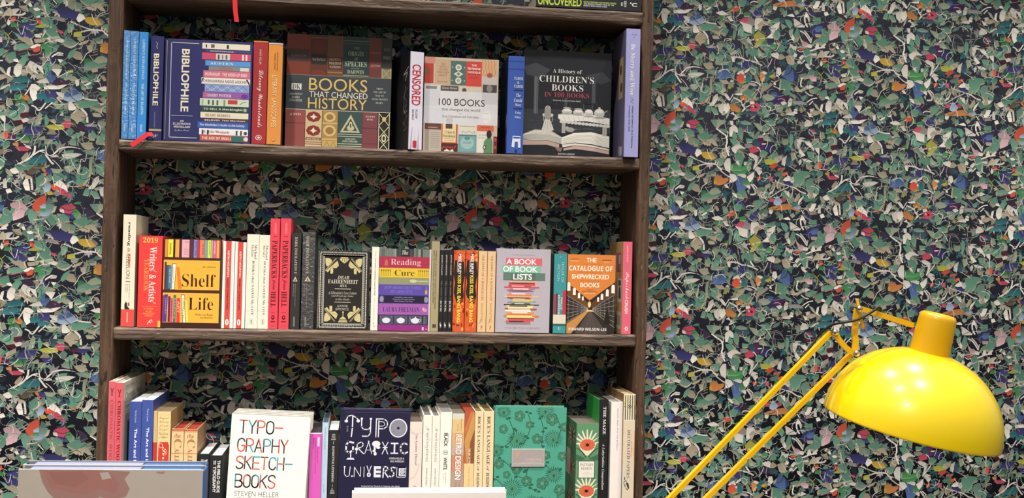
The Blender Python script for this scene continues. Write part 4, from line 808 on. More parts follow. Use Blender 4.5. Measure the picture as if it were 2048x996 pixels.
place_spine(2, 508, 536.5, 82, label='dark red hardback with white script lettering and orange head, left of the orange spine', cover='#a83236', group=G2, round_=0.0015, depth=0.17,
    spine=[R(0, 0, 100, 1.4, '#d8824a'), T('LAURA MILLER', 'S', 42, 8, 56, 23, '#d8b8a8', 'd'), L('#d07a70', 0.4, 62, 12, 62, 20), T('Literary Wonderlands', 'c', 28, 28, 72, 84, '#efe2d8', 'd'), E(50, 94, 22, 2.6, '#e4d4cc'), E(50, 94, 17, 2, '#a83236'), E(50, 94, 9, 1.1, '#e4d4cc')])
place_spine(2, 538, 566, 86, label='orange hardback with pale capitals down its spine and a dark cover', cover='#33383e', spine_col='#df9142', group=G2, round_=0.0018, depth=0.18, pages='#d8d4cf',
    spine=[R(0, 0, 100, 1.4, '#c8c6c8'), T('JOHN SUTHERLAND', 'S', 58, 9, 68, 27, '#8a5a2a', 'd'), T('GENERAL EDITOR', 'S', 42, 10, 50, 26, '#8a5a2a', 'd'), T('LITERARY LANDSCAPES', 's', 30, 32, 64, 83, '#f2d9a8', 'd'), E(50, 95, 15, 1.8, '#c87a34'), T('pub', 'S', 40, 94, 60, 96, '#f2d9a8')])
gold = '#d6b96a'
dk = [R(0, 0, 22, 36, '#7a3a2c'), R(1, 14, 21, 24, '#4a3a3c'), R(0, 13, 22, 14, '#5a2a20'), R(22.5, 0, 38, 36, '#5e3426'), R(23, 17, 37.5, 26, '#2e2826'), E(30, 9, 6, 6, '#6a3226'), E(30, 34, 7, 3, '#74362a'), R(22.5, 2, 38, 3, '#7a5a3c'),
      R(38.5, 0, 53, 36, '#6e4a34'), R(39, 19, 52.5, 30, '#4a3028'), R(38.5, 32, 53, 33, '#9a7a4a'), R(53.5, 0, 78, 36, '#2f3d3a'), R(53.5, 3.4, 78, 4.2, '#5f6a60'), R(53.5, 6, 78, 6.4, '#5f6a60'), R(53.5, 34, 78, 35, '#8a907c'),
      R(78.5, 0, 89.5, 36, '#6a3a32'), R(78.5, 13, 89.5, 14, '#8a5a48'), R(78.5, 22, 89.5, 27, '#7a3c3c'), R(90, 0, 100, 36, '#33332e'),
      T('ESSAYS', 'R', 4, 18, 18, 20, '#8a7a6a'), T('MACHIAVELLI', 'R', 24, 20.3, 36.5, 22.6, '#b0a08a'), T("SMITH'S", 'R', 40, 19.8, 51, 22, '#c0a888'), T('WEALTH OF', 'R', 40, 23.2, 51.5, 25.4, '#c0a888'), T('NATIONS', 'R', 40.5, 26.6, 51, 28.8, '#c0a888'),
      T('THE', 'R', 63, 9, 69, 11, '#7a8274'), T('ORIGIN', 'R', 58, 13, 73, 17, '#97a08c'), T('OF', 'I', 64, 18.5, 68, 21, '#97a08c'), T('SPECIES', 'R', 55, 22, 76, 26.4, '#aab29c'), R(61, 27.8, 69, 28.2, '#8a907c'), T('DARWIN', 'R', 57.5, 29.5, 73.5, 32.8, '#aab29c'),
      T('LETTERS', 'R', 80, 24, 89, 25.6, '#b89a80'), T('VIEW', 'R', 92, 9, 98, 12, '#6a6a60'), T('WORLD', 'R', 91.5, 16, 98.5, 19, '#8a8a7c'), R(90, 27, 100, 36, '#8a8060'), FR(91, 27.5, 99, 36, 0.7, '#cfc296'), L('#cfc296', 0.8, 91, 27, 99, 36, 91, 36, 99, 27),
      R(0, 36, 100, 66, '#3f4448'), R(0, 35.6, 100, 36, '#8a8672'), R(0, 65.9, 100, 66.4, '#c9c2a2'),
      R(5, 43.5, 14.5, 49, '#ddd9ce'), T('DK', 'R', 6.3, 44.3, 13.4, 48.2, '#3f4448'), T('FOREWORD BY', 'S', 3.5, 52, 15.5, 53.6, '#b0ae9e'), T('JAMES', 'R', 5.5, 54.6, 13, 56.8, '#c2c0ae'), T('NAUGHTIE', 'R', 3.5, 57.4, 15.5, 59.4, '#c2c0ae'),
      T('BOOKS', 's', 21.5, 38, 77, 49, gold), T('THAT CHANGED', 's', 22, 49.8, 77.5, 55, '#dedac8'), T('HISTORY', 's', 21, 55.5, 77, 65, gold),
      T('FROM', 'R', 86, 44.4, 92, 46, '#b8b6a6'), T('THE ART OF', 'R', 83, 47.4, 95, 49, '#b8b6a6'), T('WAR TO', 'R', 85, 50.6, 93, 52.2, '#b8b6a6'), T("ANNE FRANK'S", 'R', 81.5, 53.6, 97, 55.2, '#b8b6a6'), T('DIARY', 'R', 85.5, 56.8, 92.5, 58.4, '#b8b6a6'),
      R(0, 66.5, 18.5, 100, '#94504a'), R(0, 78, 18.5, 78.6, '#6e3432'), T('A BYD.', 'R', 4, 69.5, 15, 71.5, '#e0cdbc'), R(19, 66.5, 34.5, 100, '#cdb78c'), E(26.7, 72.3, 7, 4.8, '#83362f', 8), E(26.7, 84.5, 7, 4.8, '#83362f', 8), PG('#e6d6b8', 26.7, 69.5, 28, 71.5, 30.5, 72.4, 28, 73.2, 26.7, 75, 25.4, 73.2, 23, 72.4, 25.4, 71.5),
      PG('#e6d6b8', 26.7, 81.5, 28, 83.7, 30.5, 84.6, 28, 85.4, 26.7, 87.2, 25.4, 85.4, 23, 84.6, 25.4, 83.7), R(19.5, 90.5, 34, 93, '#7a3a32'), T('ROUSSEAU', 'R', 20.5, 91, 33, 92.6, '#e6d6b8'), R(19, 94.2, 34.5, 95, '#8a5a40'), R(19, 96, 34.5, 96.8, '#8a5a40'),
      R(35, 66.5, 49.5, 100, '#a8854e'), E(42, 72, 5.5, 4.4, '#d2b87a'), E(42, 72, 3.4, 2.6, '#9a7440'), E(42, 84, 6, 5, '#d2b87a'), E(42, 84, 4, 3.2, '#9a7440'), R(35, 77, 49.5, 78, '#d2b87a'), R(35, 91, 49.5, 92, '#d2b87a'), R(35, 93, 49.5, 100, '#c2a25e'), L('#8a6a38', 1, 36, 99, 40, 94, 43, 99, 46, 94, 49, 99),
      R(50, 66.5, 73, 100, '#3b504b'), PG('#bfb792', 62, 69, 52, 85, 71, 85), PG('#3b504b', 62, 72.5, 54.8, 83.6, 68.6, 83.6), E(62, 81, 3.6, 2.4, '#bfb792'), E(62, 78.5, 1.6, 3.2, '#cfc7a4'), E(62, 79, .7, 2.2, '#3b504b'), R(50, 86.3, 73, 86.9, '#c9c2a2'), R(50, 88.2, 73, 88.8, '#c9c2a2'), R(50, 94.8, 73, 95.4, '#c9c2a2'), R(50, 96.8, 73, 97.4, '#c9c2a2'),
      T('EXPLOITS', 'R', 57, 90, 67, 91.4, '#d0cbb8'), T('JOHN GERRARD', 'R', 54.5, 92, 69, 93.8, '#d0cbb8'), R(73.5, 66.5, 87.5, 100, '#7c4248'), R(73.5, 80, 87.5, 81, '#5e3036'), T('TEXTS', 'R', 76, 69.5, 85, 71, '#d8c0b4'), T('BOOK', 'R', 77.5, 72, 83.5, 73.5, '#d8c0b4'), R(73.5, 94, 87.5, 94.6, '#5e3036'),
      R(88, 66.5, 100, 100, '#2b2a22'), FR(89, 67, 99, 99, 1.6, '#ded3ae'), L('#ded3ae', 1.5, 89, 67, 99, 78, 89, 89, 99, 100), L('#ded3ae', 1.5, 99, 67, 89, 78, 99, 89, 89, 100), E(94, 72, 2, 2, '#cdb676'), E(94, 89, 2.2, 3.4, '#ded3ae'), E(94, 89, 1.2, 2, '#2b2a22')]
place_cover(2, 574, 785, 72, label='large hardback, face out, cover photo of old leather spines behind a slate grey title band', cover='#5a3028', group=G2, TH=0.03, yf=0.06, front=dk, pages='#cfc6b6')
cens = place_spine(2, 820, 848, 104.5, label='white spined book with narrow red capitals and a black back cover, turned slightly askew', cover='#16161a', spine_col='#dcd8e6', back_col='#121216', group=G2, depth=0.15, kind='hard', round_=0.0, yaw=0.33,
    spine=[T('CENSORED', 'B', 14, 13, 82, 55, '#b8323e', 'd'), T('FELLION', 'S', 46, 59, 62, 68, '#2a2a30', 'd'), T('AND INGLIS', 'S', 20, 59, 34, 70, '#2a2a30', 'd'), PG('#aaa6b4', 8, 100, 18, 80, 26, 76, 22, 100), PG('#b8b4c2', 40, 100, 44, 79, 50, 100), PG('#aaa6b4', 64, 100, 72, 78, 78, 100), R(30, 91, 60, 98.5, '#c03040')],
    back=[L('#cfcbc6', 1.6, 92, 15, 70, 22, 88, 20, 78, 28), L('#b8b4b0', 0.9, 80, 34, 72, 60), L('#8a8684', 0.7, 90, 36, 70, 44, 88, 50, 72, 58, 90, 66, 74, 74), L('#cfcbc6', 0.9, 86, 54, 76, 62, 90, 60), L('#8a8684', 0.6, 70, 70, 90, 78, 74, 80)])
bk = [R(0, 0, 100, 100, '#c9b7a6'), R(0, 0, 14, 7, '#c88a7a'), R(0, 7, 12, 28, '#b84438'), E(3, 16, 3.5, 4, '#8a5a3a'), R(14, 2, 35, 29, '#c6a888'), R(35, 3, 56, 29, '#56706a'), R(56, 3, 77, 29.5, '#d14a42'), R(77, 1, 98, 18.5, '#dcae84'), R(77, 18.5, 98, 27, '#c9beb6'), R(79, 27, 98, 36, '#4c4a48'), E(88, 31, 4, 4, '#8a8680'),
      T('ALL', 'R', 22, 5.5, 28, 8, '#8a6a52'), T('QUIET', 'R', 20, 9, 30, 11, '#8a6a52'), T('ON THE', 'R', 19, 12, 31, 14, '#8a6a52'), T('WESTERN', 'R', 17, 15, 33, 17, '#8a6a52'), T('FRONT', 'R', 19, 18, 30, 20, '#8a6a52'), T('ERICH MARIA', 'S', 17, 25.4, 31, 26.6, '#7a5a46'),
      E(45.5, 10, 4.2, 3.4, '#dcd6c4'), E(45.5, 10, 2.2, 1.8, '#9aa69a'), PG('#dcd6c4', 39, 17, 45.5, 13.8, 52, 17, 45.5, 20.2), E(45.5, 17, 2, 1.6, '#7a8a84'), E(45.5, 24, 4.2, 3.4, '#dcd6c4'), E(45.5, 24, 2.2, 1.8, '#9aa69a'), PG('#b9c0b0', 36, 10, 38, 9, 38, 11), PG('#b9c0b0', 55, 10, 53, 9, 53, 11), PG('#b9c0b0', 36, 24, 38, 23, 38, 25), PG('#b9c0b0', 55, 24, 53, 23, 53, 25),
      T('THE', 'B', 63, 6, 70, 8, '#ece2d6'), T('FEMININE', 'B', 58, 9.6, 75.5, 12, '#ece2d6'), T('MYSTIQUE', 'B', 58, 13.6, 75.5, 16, '#ece2d6'), R(58, 12.2, 75.5, 12.7, '#5a2a28'), R(58, 16.2, 75.5, 16.7, '#5a2a28'), T('BETTY FRIEDAN', 'S', 60.5, 19.6, 72, 20.8, '#7a2a26')]
for q in range(5):
    bk.append(L('#b06a44', 1.0, 77 + q * 4, 1, 79 + q * 4, 5, 77.5 + q * 4, 9, 80 + q * 4, 13, 78 + q * 4, 18))
bk += [E(88, 17, 4, 2.5, '#a85a4a'), R(0, 29.5, 22, 36, '#d8d4d0'), R(2, 31, 17, 34, '#8a828a'), R(22, 30, 46, 36, '#55524e'), T('Great Divan', 'I', 24, 31, 44, 33.5, '#c9c2b6'), R(46, 30, 77, 36, '#d2c6b2'), E(54, 34, 3, 2.4, '#5a5048'),
       R(0, 35.5, 100, 70.5, '#dad7d8'), R(0, 35.5, 22, 52, '#d0cfd6'), R(47, 35.5, 60, 50, '#d4d2d4'), R(78, 36, 100, 48, '#c8c6ca'), R(0, 54, 28, 70.5, '#d3d2d8'),
       T('100 BOOKS', 's', 20, 43.5, 82, 50.8, '#17171a'), T('that changed the world', 's', 24, 53.5, 76, 57.3, '#2a2a2e'), R(47, 59, 52, 59.4, '#6a6a6e'), T('Scott Christianson and Colin Salter', 's', 25, 61, 75, 63.6, '#3a3a40'), E(85, 62, 6, 6.5, '#e6e3e2'), T('over', 's', 81, 57, 88, 58.4, '#b5b2b4'), T('history', 's', 80, 63, 88.5, 64.6, '#b5b2b4'), E(35, 67, 5, 4, '#c4c0c4'),
       R(2, 70.5, 24, 77, '#6a4238'), T('GUTENBERG', 'S', 6, 74.2, 19, 75.4, '#cabcae'), R(2, 77, 24, 100, '#b8ada0'), R(3, 77, 8, 99, '#a59a8e')]
bk += [R(10, 80 + 2 * q, 22, 80.7 + 2 * q, '#98907f') for q in range(9)]
bk += [R(24.5, 70.5, 46, 91, '#c0503e'), R(26, 70.5, 44, 90, '#e2cf9c'), R(30, 70.5, 39, 75.5, '#54403a'), T('Crime &', 'R', 29, 77.8, 42.5, 80.8, '#4a342e'), T('Punishment', 'R', 26.5, 81.6, 43.5, 84.8, '#4a342e'), R(28, 86.2, 42, 86.6, '#b07a50'), R(29, 88, 41, 88.4, '#b07a50'),
       R(24.5, 91, 47, 100, '#4a302c'), L('#d0403a', 2.2, 26, 97, 29, 94, 31, 97, 34, 94, 36, 97, 39, 94, 41, 97, 44, 94), PG('#e6dcd0', 27, 100, 32, 97, 36, 99, 40, 97, 42, 100), R(47.5, 70.5, 72, 81, '#dad3c4'), R(49, 72, 70, 72.6, '#8a867c'), L('#5a5a54', 0.8, 52, 80, 53, 77.5, 58, 79.5, 61, 77, 66, 79.5, 69, 77.5, 70, 80),
       R(47.5, 81, 72, 100, '#7ba6a6'), E(59.5, 90, 9, 6.5, '#9fbdb8'), T('WALDEN', 'R', 54, 88.5, 65.5, 91, '#4f7a80'), E(59.5, 85, 4, 2, '#5e8c90'), FR(49, 82, 70.5, 99, 1, '#5e8c90'), R(72.5, 70.5, 95, 77, '#d26848'), T('THE DIARY', 'S', 77, 72, 90, 73.4, '#8a3428'), R(72.5, 77, 92, 100, '#dcd8cc'), T('Our Bodies', 's', 75, 80, 85, 81.6, '#7a807a'), T('Ourselves', 's', 75, 83, 84, 84.6, '#7a807a'),
       PG('#5f8a62', 82, 100, 82, 88, 86, 84, 88, 83.6, 92, 83.6, 94, 88, 94, 100), E(89, 80, 3.6, 4.4, '#2e2a2a'), E(83, 94, 2.2, 2.4, '#26302a'), E(83, 94, 1.2, 1.4, '#e2ded2'), R(95, 82, 100, 100, '#6a3236'), R(96, 84, 99, 87, '#c04a50'), R(96, 92, 99, 95, '#c04a50')]
place_cover(2, 850, 998, 116.5, label='face out book with a white title panel across a patchwork of small book covers', cover='#d8d2cc', kind='soft', group=G2, TH=0.024, front=bk, yf=0.022)
place_spine(2, 1017.5, 1050, 112, label='royal blue hardback with white lettering and a white arch emblem at its foot', cover='#26366f', spine_col='#3d5cae', back_col='#232c58', group=G2, depth=0.15, round_=0.003,
    spine=[R(0, 5, 100, 5.4, '#33509c'), R(0, 13, 100, 13.4, '#33509c'), T('FABER', 'R', 38, 21.5, 92, 24.6, '#d9dcec'), T('&', 'R', 55, 26, 70, 28.6, '#d9dcec'), T('FABER', 'R', 38, 29.5, 92, 32.6, '#d9dcec'), R(36, 34.6, 94, 35.2, '#1c2444'), T('The', 'I', 50, 38.5, 80, 42, '#d9dcec'), T('Untold', 'I', 38, 43.6, 90, 47.2, '#d9dcec'), T('Story', 'I', 45, 48.6, 84, 52.2, '#d9dcec'), R(36, 53.4, 94, 54, '#1c2444'), T('Toby', 'R', 46, 57, 84, 60, '#d9dcec'), T('Faber', 'R', 46, 61.5, 84, 64, '#d9dcec'),
           PG('#dde2ee', 30, 93, 36, 82, 84, 82, 86, 94, 70, 94, 68, 88, 50, 88, 46, 94), R(38, 83, 82, 84.5, '#3d5cae'), R(52, 96, 64, 98.6, '#1c2444')],
    back=[PG('#c8c8d2', 90, 58, 95, 62, 93, 72, 88, 76, 86, 66), PG('#9a9cae', 92, 78, 95, 86, 92, 96, 90, 84), R(0, 14, 100, 14.5, '#2d3a6c'), R(0, 30, 100, 30.5, '#2d3a6c'), R(0, 46, 100, 46.5, '#2d3a6c')])
ch = [R(0, 0, 100, 100, '#26282d'), PG('#3a3d42', 0, 56, 100, 54, 100, 76, 0, 78), R(12, 22, 17, 60, '#5a5d62'), R(13.4, 22, 14.4, 60, '#74777a'), R(78, 26, 82, 48, '#4c4f55'), R(47, 44, 50, 54, '#4c4f55'), PG('#44474c', 0, 16, 14, 12, 30, 18, 22, 26, 4, 24), PG('#3c3f45', 70, 22, 90, 18, 100, 26, 88, 30)]
gr = random.Random(3)
for k in range(46):
    x, y = gr.uniform(2, 96), gr.uniform(54, 74); ch.append(L(gr.choice(['#5c5f62', '#74767a', '#4a4d52']), 0.6, x, y, x + gr.uniform(3, 12), y + gr.uniform(-1, 1)))
for k in range(18):
    x, y = gr.uniform(2, 96), gr.uniform(46, 54); ch.append(L('#4c4f54', 0.6, x, y, x + gr.uniform(-2, 2), y - gr.uniform(2, 5)))
ch += [T('A History of', 'r', 33, 17, 66, 21.8, '#e0ded8'), T("CHILDREN'S", 'r', 18, 23.3, 80, 29.6, '#eeebe4'), T('BOOKS', 'r', 32, 31.6, 68, 37.6, '#eeebe4'), T('IN 100 BOOKS', 'r', 24, 39, 75, 43.6, '#b84a58'), T('Roderick Cave and Sara Ayad', 'S', 34, 46, 65, 47.8, '#c4c2be'),
       PG('#c9c5ba', 0, 80, 14, 75, 32, 75.5, 45, 81.5, 45, 88, 30, 85, 12, 85.5, 0, 84), PG('#f0ece0', 45, 81.5, 58, 77, 78, 75.5, 99, 79, 99, 90, 80, 87, 60, 86, 45, 88), PG('#e2ded2', 0, 80.5, 14, 76.2, 30, 76.8, 44, 82, 30, 79.5, 12, 79.5),
       PG('#c0a498', 0, 84.4, 12, 85.8, 30, 85.4, 42, 88, 42, 92, 28, 89, 0, 90), PG('#c8aaa0', 47, 92, 60, 89, 80, 90, 99, 93, 99, 96, 80, 93.5, 60, 92, 47, 94), PG('#8a7068', 36, 90, 42, 91.5, 46, 91, 44, 95.4, 40, 94.4), PG('#e8dcd0', 45, 88.4, 60, 86.6, 80, 88, 99, 91, 99, 92.6, 80, 89.6, 60, 88.6, 46, 91)]
for k in range(6):
    ch += [L('#8f8b82', 0.6, 46, 83 + k, 60, 79.6 + k * 1.1, 78, 78.6 + k * 1.3, 98, 82 + k * 1.4), L('#9a968c', 0.6, 1, 81.6 + k * .5, 16, 77.6 + k * 1.2, 32, 78.4 + k * 1.1, 44, 83 + k * .8)]
# tea table with a draped cloth, cups and a pot
ch += [R(44.5, 66, 48.5, 77.5, '#b8b5ae'), R(91, 68, 96, 79, '#b8b5ae'), L('#6c6a66', 0.7, 46.4, 66, 46.4, 77), L('#6c6a66', 0.7, 93.4, 68, 93.4, 79), PG('#ebe8e0', 40, 60, 72, 58, 99, 62, 99, 68, 72, 65.4, 44, 66.4, 40, 63.4)]
for k in range(14): ch.append(E(44 + k * 4.1, 66.6 + (0.22 * k), 2.3, 1.5, '#d8d5cc', 10))
for k in range(9): ch.append(L('#8c8a84', 0.5, 46 + k * 5.6, 61.4 + .1 * k, 48 + k * 5.6, 64.8 + .2 * k))
for cx, cy, a, b in ((50, 56.8, 6, 2.6), (63, 57.3, 6, 2.6), (75, 57.6, 5, 3.6), (87, 57.6, 6, 4.6)):
    ch += [E(cx, cy, a, b, '#cfccc4'), E(cx, cy - b * .5, a * .8, b * .4, '#f0ede6'), L('#5f5e5a', 0.6, cx - a * .6, cy + b * .3, cx, cy + b * .5, cx + a * .6, cy + b * .2), E(cx, cy + b * .9, a * 1.2, 0.7, '#a8a59e')]
ch += [E(50, 53.6, 4.6, 0.9, '#b0ada6'), E(63, 54.2, 4.6, 0.9, '#b0ada6'), E(87, 52.4, 1.4, 1.0, '#cfccc4'), L('#cfccc4', 1.2, 92.4, 57, 96, 54.6), FR(69, 49, 79, 54, 0.8, '#7a7a78'),
       # girl seen from behind, long hair, puffed sleeves, wide skirt
       PG('#d4d1c8', 22.6, 72.6, 25, 64.5, 30.6, 64.5, 34.6, 72.6, 35.4, 75, 31, 76.4, 25.6, 76.4, 21.6, 74.8), PG('#bdb9b0', 25, 59, 31.6, 59, 31.2, 65, 25, 65), E(24.2, 61, 2, 1.6, '#d4d1c8', 10), E(32.6, 61, 2, 1.6, '#d4d1c8', 10), L('#bdb9b0', 1.5, 33.2, 62, 34, 66, 31.4, 68.6), L('#bdb9b0', 1.5, 23.8, 62, 23.4, 66, 25.6, 68), E(28.2, 55.6, 3.3, 3.6, '#c8c4ba'), PG('#98948c', 24.6, 56, 28, 51.8, 31.8, 56, 32, 63, 29.4, 65.6, 26, 64.6, 24.4, 61), L('#d8d5cc', 0.5, 26.4, 55, 26, 63), L('#d8d5cc', 0.5, 28.4, 54, 28.4, 64), L('#d8d5cc', 0.5, 30.4, 55, 30.6, 63), L('#7c7972', 0.5, 25, 73.5, 26.4, 66.5), L('#7c7972', 0.5, 28.4, 74.6, 28.4, 66.5), L('#7c7972', 0.5, 32.4, 73.5, 30.4, 66.5), R(26.6, 76, 27.8, 78.8, '#c8c4ba'), R(29.4, 76, 30.6, 78.8, '#c8c4ba'),
       E(54, 74, 5, 2.2, '#a8a59e'), E(50.6, 72.4, 2, 1.5, '#b4b1aa'), L('#a8a59e', 0.8, 58.6, 74.6, 61, 73), T('BRITISH LIBRARY', 'S', 41, 96.4, 60, 98, '#c4c4c8')]
place_cover(2, 1047.5, 1224, 103, label='charcoal hardback, face out, a girl, a tea table and an open book on its cover', cover='#2b2d33', group=G2, TH=0.026, front=ch, yf=0.045, pages='#6a3038')
place_spine(2, 1253.5, 1281.5, 57.5, label='tall lilac hardback at the right end, jutting past the shelf edge below the top shelf', cover='#7d789c', spine_col='#a3a2d2', back_col='#6f6a86', group=G2, depth=0.14, yf=-0.014, round_=0.001,
    spine=[T('HANNAH FIELD', 's', 36, 4, 76, 4.8, '#75749c'), T('&', 's', 52, 5.6, 58, 6.6, '#75749c'), T('Be Merry and Wise', 'R', 26, 12, 64, 52, '#eceaf2', 'd'), L('#5a5880', 0.6, 40, 54, 60, 55.5, 40, 57, 60, 58), T("Origins of Children's Book Publishing", 'R', 48, 60, 60, 93, '#4c4a78', 'd'), T('in England, 1650-1850', 'R', 26, 60, 36, 80, '#4c4a78', 'd')],
    back=[R(50, 20, 82, 53, '#c2a97e'), FR(50, 20, 82, 53, 0.6, '#8a7650'), E(64, 30, 8, 4, '#6a5034'), E(70, 44, 9, 4, '#6a5034'), R(66, 91, 84, 98, '#c6c2d0'), R(54, 90, 66, 97, '#a09cb0')])
# scrap of ribbon
def ribbon_mesh(name, pts, wdir, w, m, parent=None):
    mb = MB(); vs = []; n = len(pts)
    for p in pts:
        a = Vector(p)
        for s in (-1, 1):
            vs.append(a + Vector(wdir) * (w / 2 * s))
    off = Vector((0, -0.0004, 0))
    vs += [v + off + Vector((0, 0, 0.0003)) for v in vs]
    fs = []; k = 2 * n
    for i in range(n - 1):
        fs += [(2 * i, 2 * i + 1, 2 * i + 3, 2 * i + 2), (k + 2 * i + 1, k + 2 * i, k + 2 * i + 2, k + 2 * i + 3), (2 * i, 2 * i + 2, k + 2 * i + 2, k + 2 * i), (2 * i + 3, 2 * i + 1, k + 2 * i + 1, k + 2 * i + 3)]
    fs += [(0, k, k + 1, 1), (2 * n - 2, 2 * n - 1, k + 2 * n - 1, k + 2 * n - 2)]
    mb.add(vs, fs, m)
    return mb.build(name, parent)
red = mat_paint('#e02a36', 0.35, 0.5)
def P3(px, py, Y): x, z = at(px, py, Y); return (x, Y, z)
# bookmark ribbon of the navy hardback, folded over the shelf edge
rb = ribbon_mesh('bookmark_ribbon', [Vector(P3(306, 268.5, 0.002)), Vector(P3(295, 268.5, -0.003)), Vector(P3(283, 277, -0.006)), Vector(P3(270, 286, -0.008)), Vector(P3(262, 291, -0.009))], (-0.57, 0, 0.82), 0.0105, red)
rb['label'] = 'short red ribbon folded over the shelf edge below the blue paperbacks'; rb['category'] = 'ribbon'; rb['group'] = 'red ribbons'
rb = ribbon_mesh('bookmark_ribbon', [Vector(P3(468, -26, 0.012)), Vector(P3(468, -22, -0.002)), Vector(P3(469.5, -5, -0.003)), Vector(P3(470.5, 20, -0.003)), Vector(P3(473.5, 44, -0.003))], (1, 0, 0.0), 0.0105, red)
rb['label'] = 'red ribbon hanging straight down from the top shelf edge'; rb['category'] = 'ribbon'; rb['group'] = 'red ribbons'

# book lying flat on the top shelf
xa, _ = at(1072, 11, 0.004); xb, _ = at(1282.5, 22, 0.004)
bw = xb - xa; bt = 0.034
flat = book('hardback_book', 'black book lying flat on the top shelf, lime capitals along its spine', 0.185, bw, bt, '#26272a', spine_col='#222326', group='books on the top shelf', kind='soft',
    spine=[])
# laid down: spine towards the room, its head to the left
flat.matrix_world = Matrix(((0, 0, -1, xb - 0.0004), (1, 0, 0, 0.004), (0, -1, 0, Z_S[1] + bt + 0.0002), (0, 0, 0, 1)))
sp_ = [c for c in flat.children if c.name.startswith('spine')][0]
mb = MB()
def mapflat(u, v, l): return (-l, bt - v, bw - u)
mb.v = [tuple(v.co) for v in sp_.data.vertices]; mb.f = [tuple(p.vertices) for p in sp_.data.polygons]
mb.mats = [sp_.data.materials[0]]; mb.mi = [0] * len(mb.f); mb.sm = [False] * len(mb.f)
print_on(mb, [T('UNCOVERED', 'B', 2, 25, 43, 88, '#c3d84e'), T('REVOLUTIONARY MAGAZINE COVERS', 'S', 45, 46, 76, 56, '#c3d84e'), T('THE INSIDE STORIES TOLD BY THE', 'S', 45, 60, 74, 70, '#d9d9d6'), T('PEOPLE WHO MADE THEM', 'S', 45, 74, 67, 84, '#d9d9d6'), T('IAN', 'S', 80.5, 40, 82.5, 64, '#d9d9d6', 'd'), T('BIRCH', 'S', 83.5, 30, 85.8, 72, '#d9d9d6', 'd'), T('C', 'B', 91, 40, 96, 66, '#e4e4e2'), E(90, 42, 0.7, 6, '#e4e4e2')], bw, bt, mapflat)
nm = mb.build('spine', flat); bpy.data.objects.remove(sp_); nm.name = 'spine'

# ------------------------------------------------------------------ books on the lower of the two full shelves
G3 = 'books on the lower of the two full shelves'
cream = '#e8dcc4'
place_spine(3, 247.3, 273, 429, label='tall cream paperback beside the left upright with a red foot and a small reader figure', cover='#d8ccb2', spine_col=cream, kind='soft', group=G3, depth=0.14,
    spine=[T('reading', 'B', 34, 7, 60, 28, '#332c28', 'd'), T('&', 'c', 38, 29.5, 58, 34, '#c86a4a', 'd'), T('REBELLION', 'L', 30, 35, 62, 57, '#2c2624', 'd'), T('REBEL', 'B', 44, 35, 62, 48, '#c8503c', 'd'), R(30, 59.5, 66, 60.2, '#6a6058'), T('REYNOLDS', 'L', 56, 62, 66, 75, '#6a6058', 'd'), T('ROSEN', 'L', 42, 62, 50, 69, '#6a6058', 'd'), T('BOSEN', 'L', 30, 62, 38, 69, '#6a6058', 'd'),
           PG('#332824', 26, 80, 36, 77.5, 46, 79, 50, 82, 66, 84, 66, 85, 44, 84.5, 30, 85, 26, 83), PG('#a85a44', 50, 79, 64, 78, 66, 81, 56, 82), R(0, 84.5, 100, 100, '#d8504a'), T('OXFORD', 'S', 44, 87, 56, 96, '#f0c0b0', 'd')])
place_spine(3, 279, 325.5, 471.5, label='thick bright red paperback spine with the year 2019 in gold at its head', cover='#d83a36', spine_col='#e23e3a', kind='soft', group=G3, depth=0.13,
    spine=[T('2019', 'R', 17, 2, 80, 7.6, '#f0c860'), T("Writers' & Artists'", 'R', 46, 12, 78, 74, '#f2dcd4', 'd'), T('YEARBOOK', 'r', 24, 25.5, 44, 61, '#e8a050', 'd'), L('#e8a050', 0.6, 18, 77.5, 82, 77.5), T('A GUIDE', 'R', 26, 79, 70, 81, '#e8a050'), T('TO THE', 'R', 34, 82, 64, 83.8, '#e8a050'), T("WRITERS'", 'R', 24, 84.4, 76, 86.2, '#e8a050'), T('UNION', 'R', 32, 87, 66, 88.6, '#e8a050'), L('#f6e4dc', 1.2, 44, 97, 52, 93, 60, 96, 50, 94, 62, 91.5, 64, 94), R(88, 93, 100, 100, '#d8b048')])
sh = [R(0, 0, 100, 100, '#e8ac3e'), R(0, 0, 100, 24, '#4a2420')]
xs = 3
for w_, c in ((5, 'e08a3c'), (9, 'e6dc3c'), (3, '3a2018'), (7, 'e2a048'), (4, '4a2a20'), (13, 'e2a4ae'), (7, '5a2c34'), (6, '7c86c8'), (4, 'b83c3c'), (8, 'e07a5a'), (5, '7a9aa0'), (6, 'cfd84e'), (3, 'aab0a0'), (6, 'd85a7c'), (5, 'e8a05a'), (8, 'c03a38')):
    sh.append(R(xs, 1, xs + w_ - 0.4, 21, '#' + c)); xs += w_ + 0.1
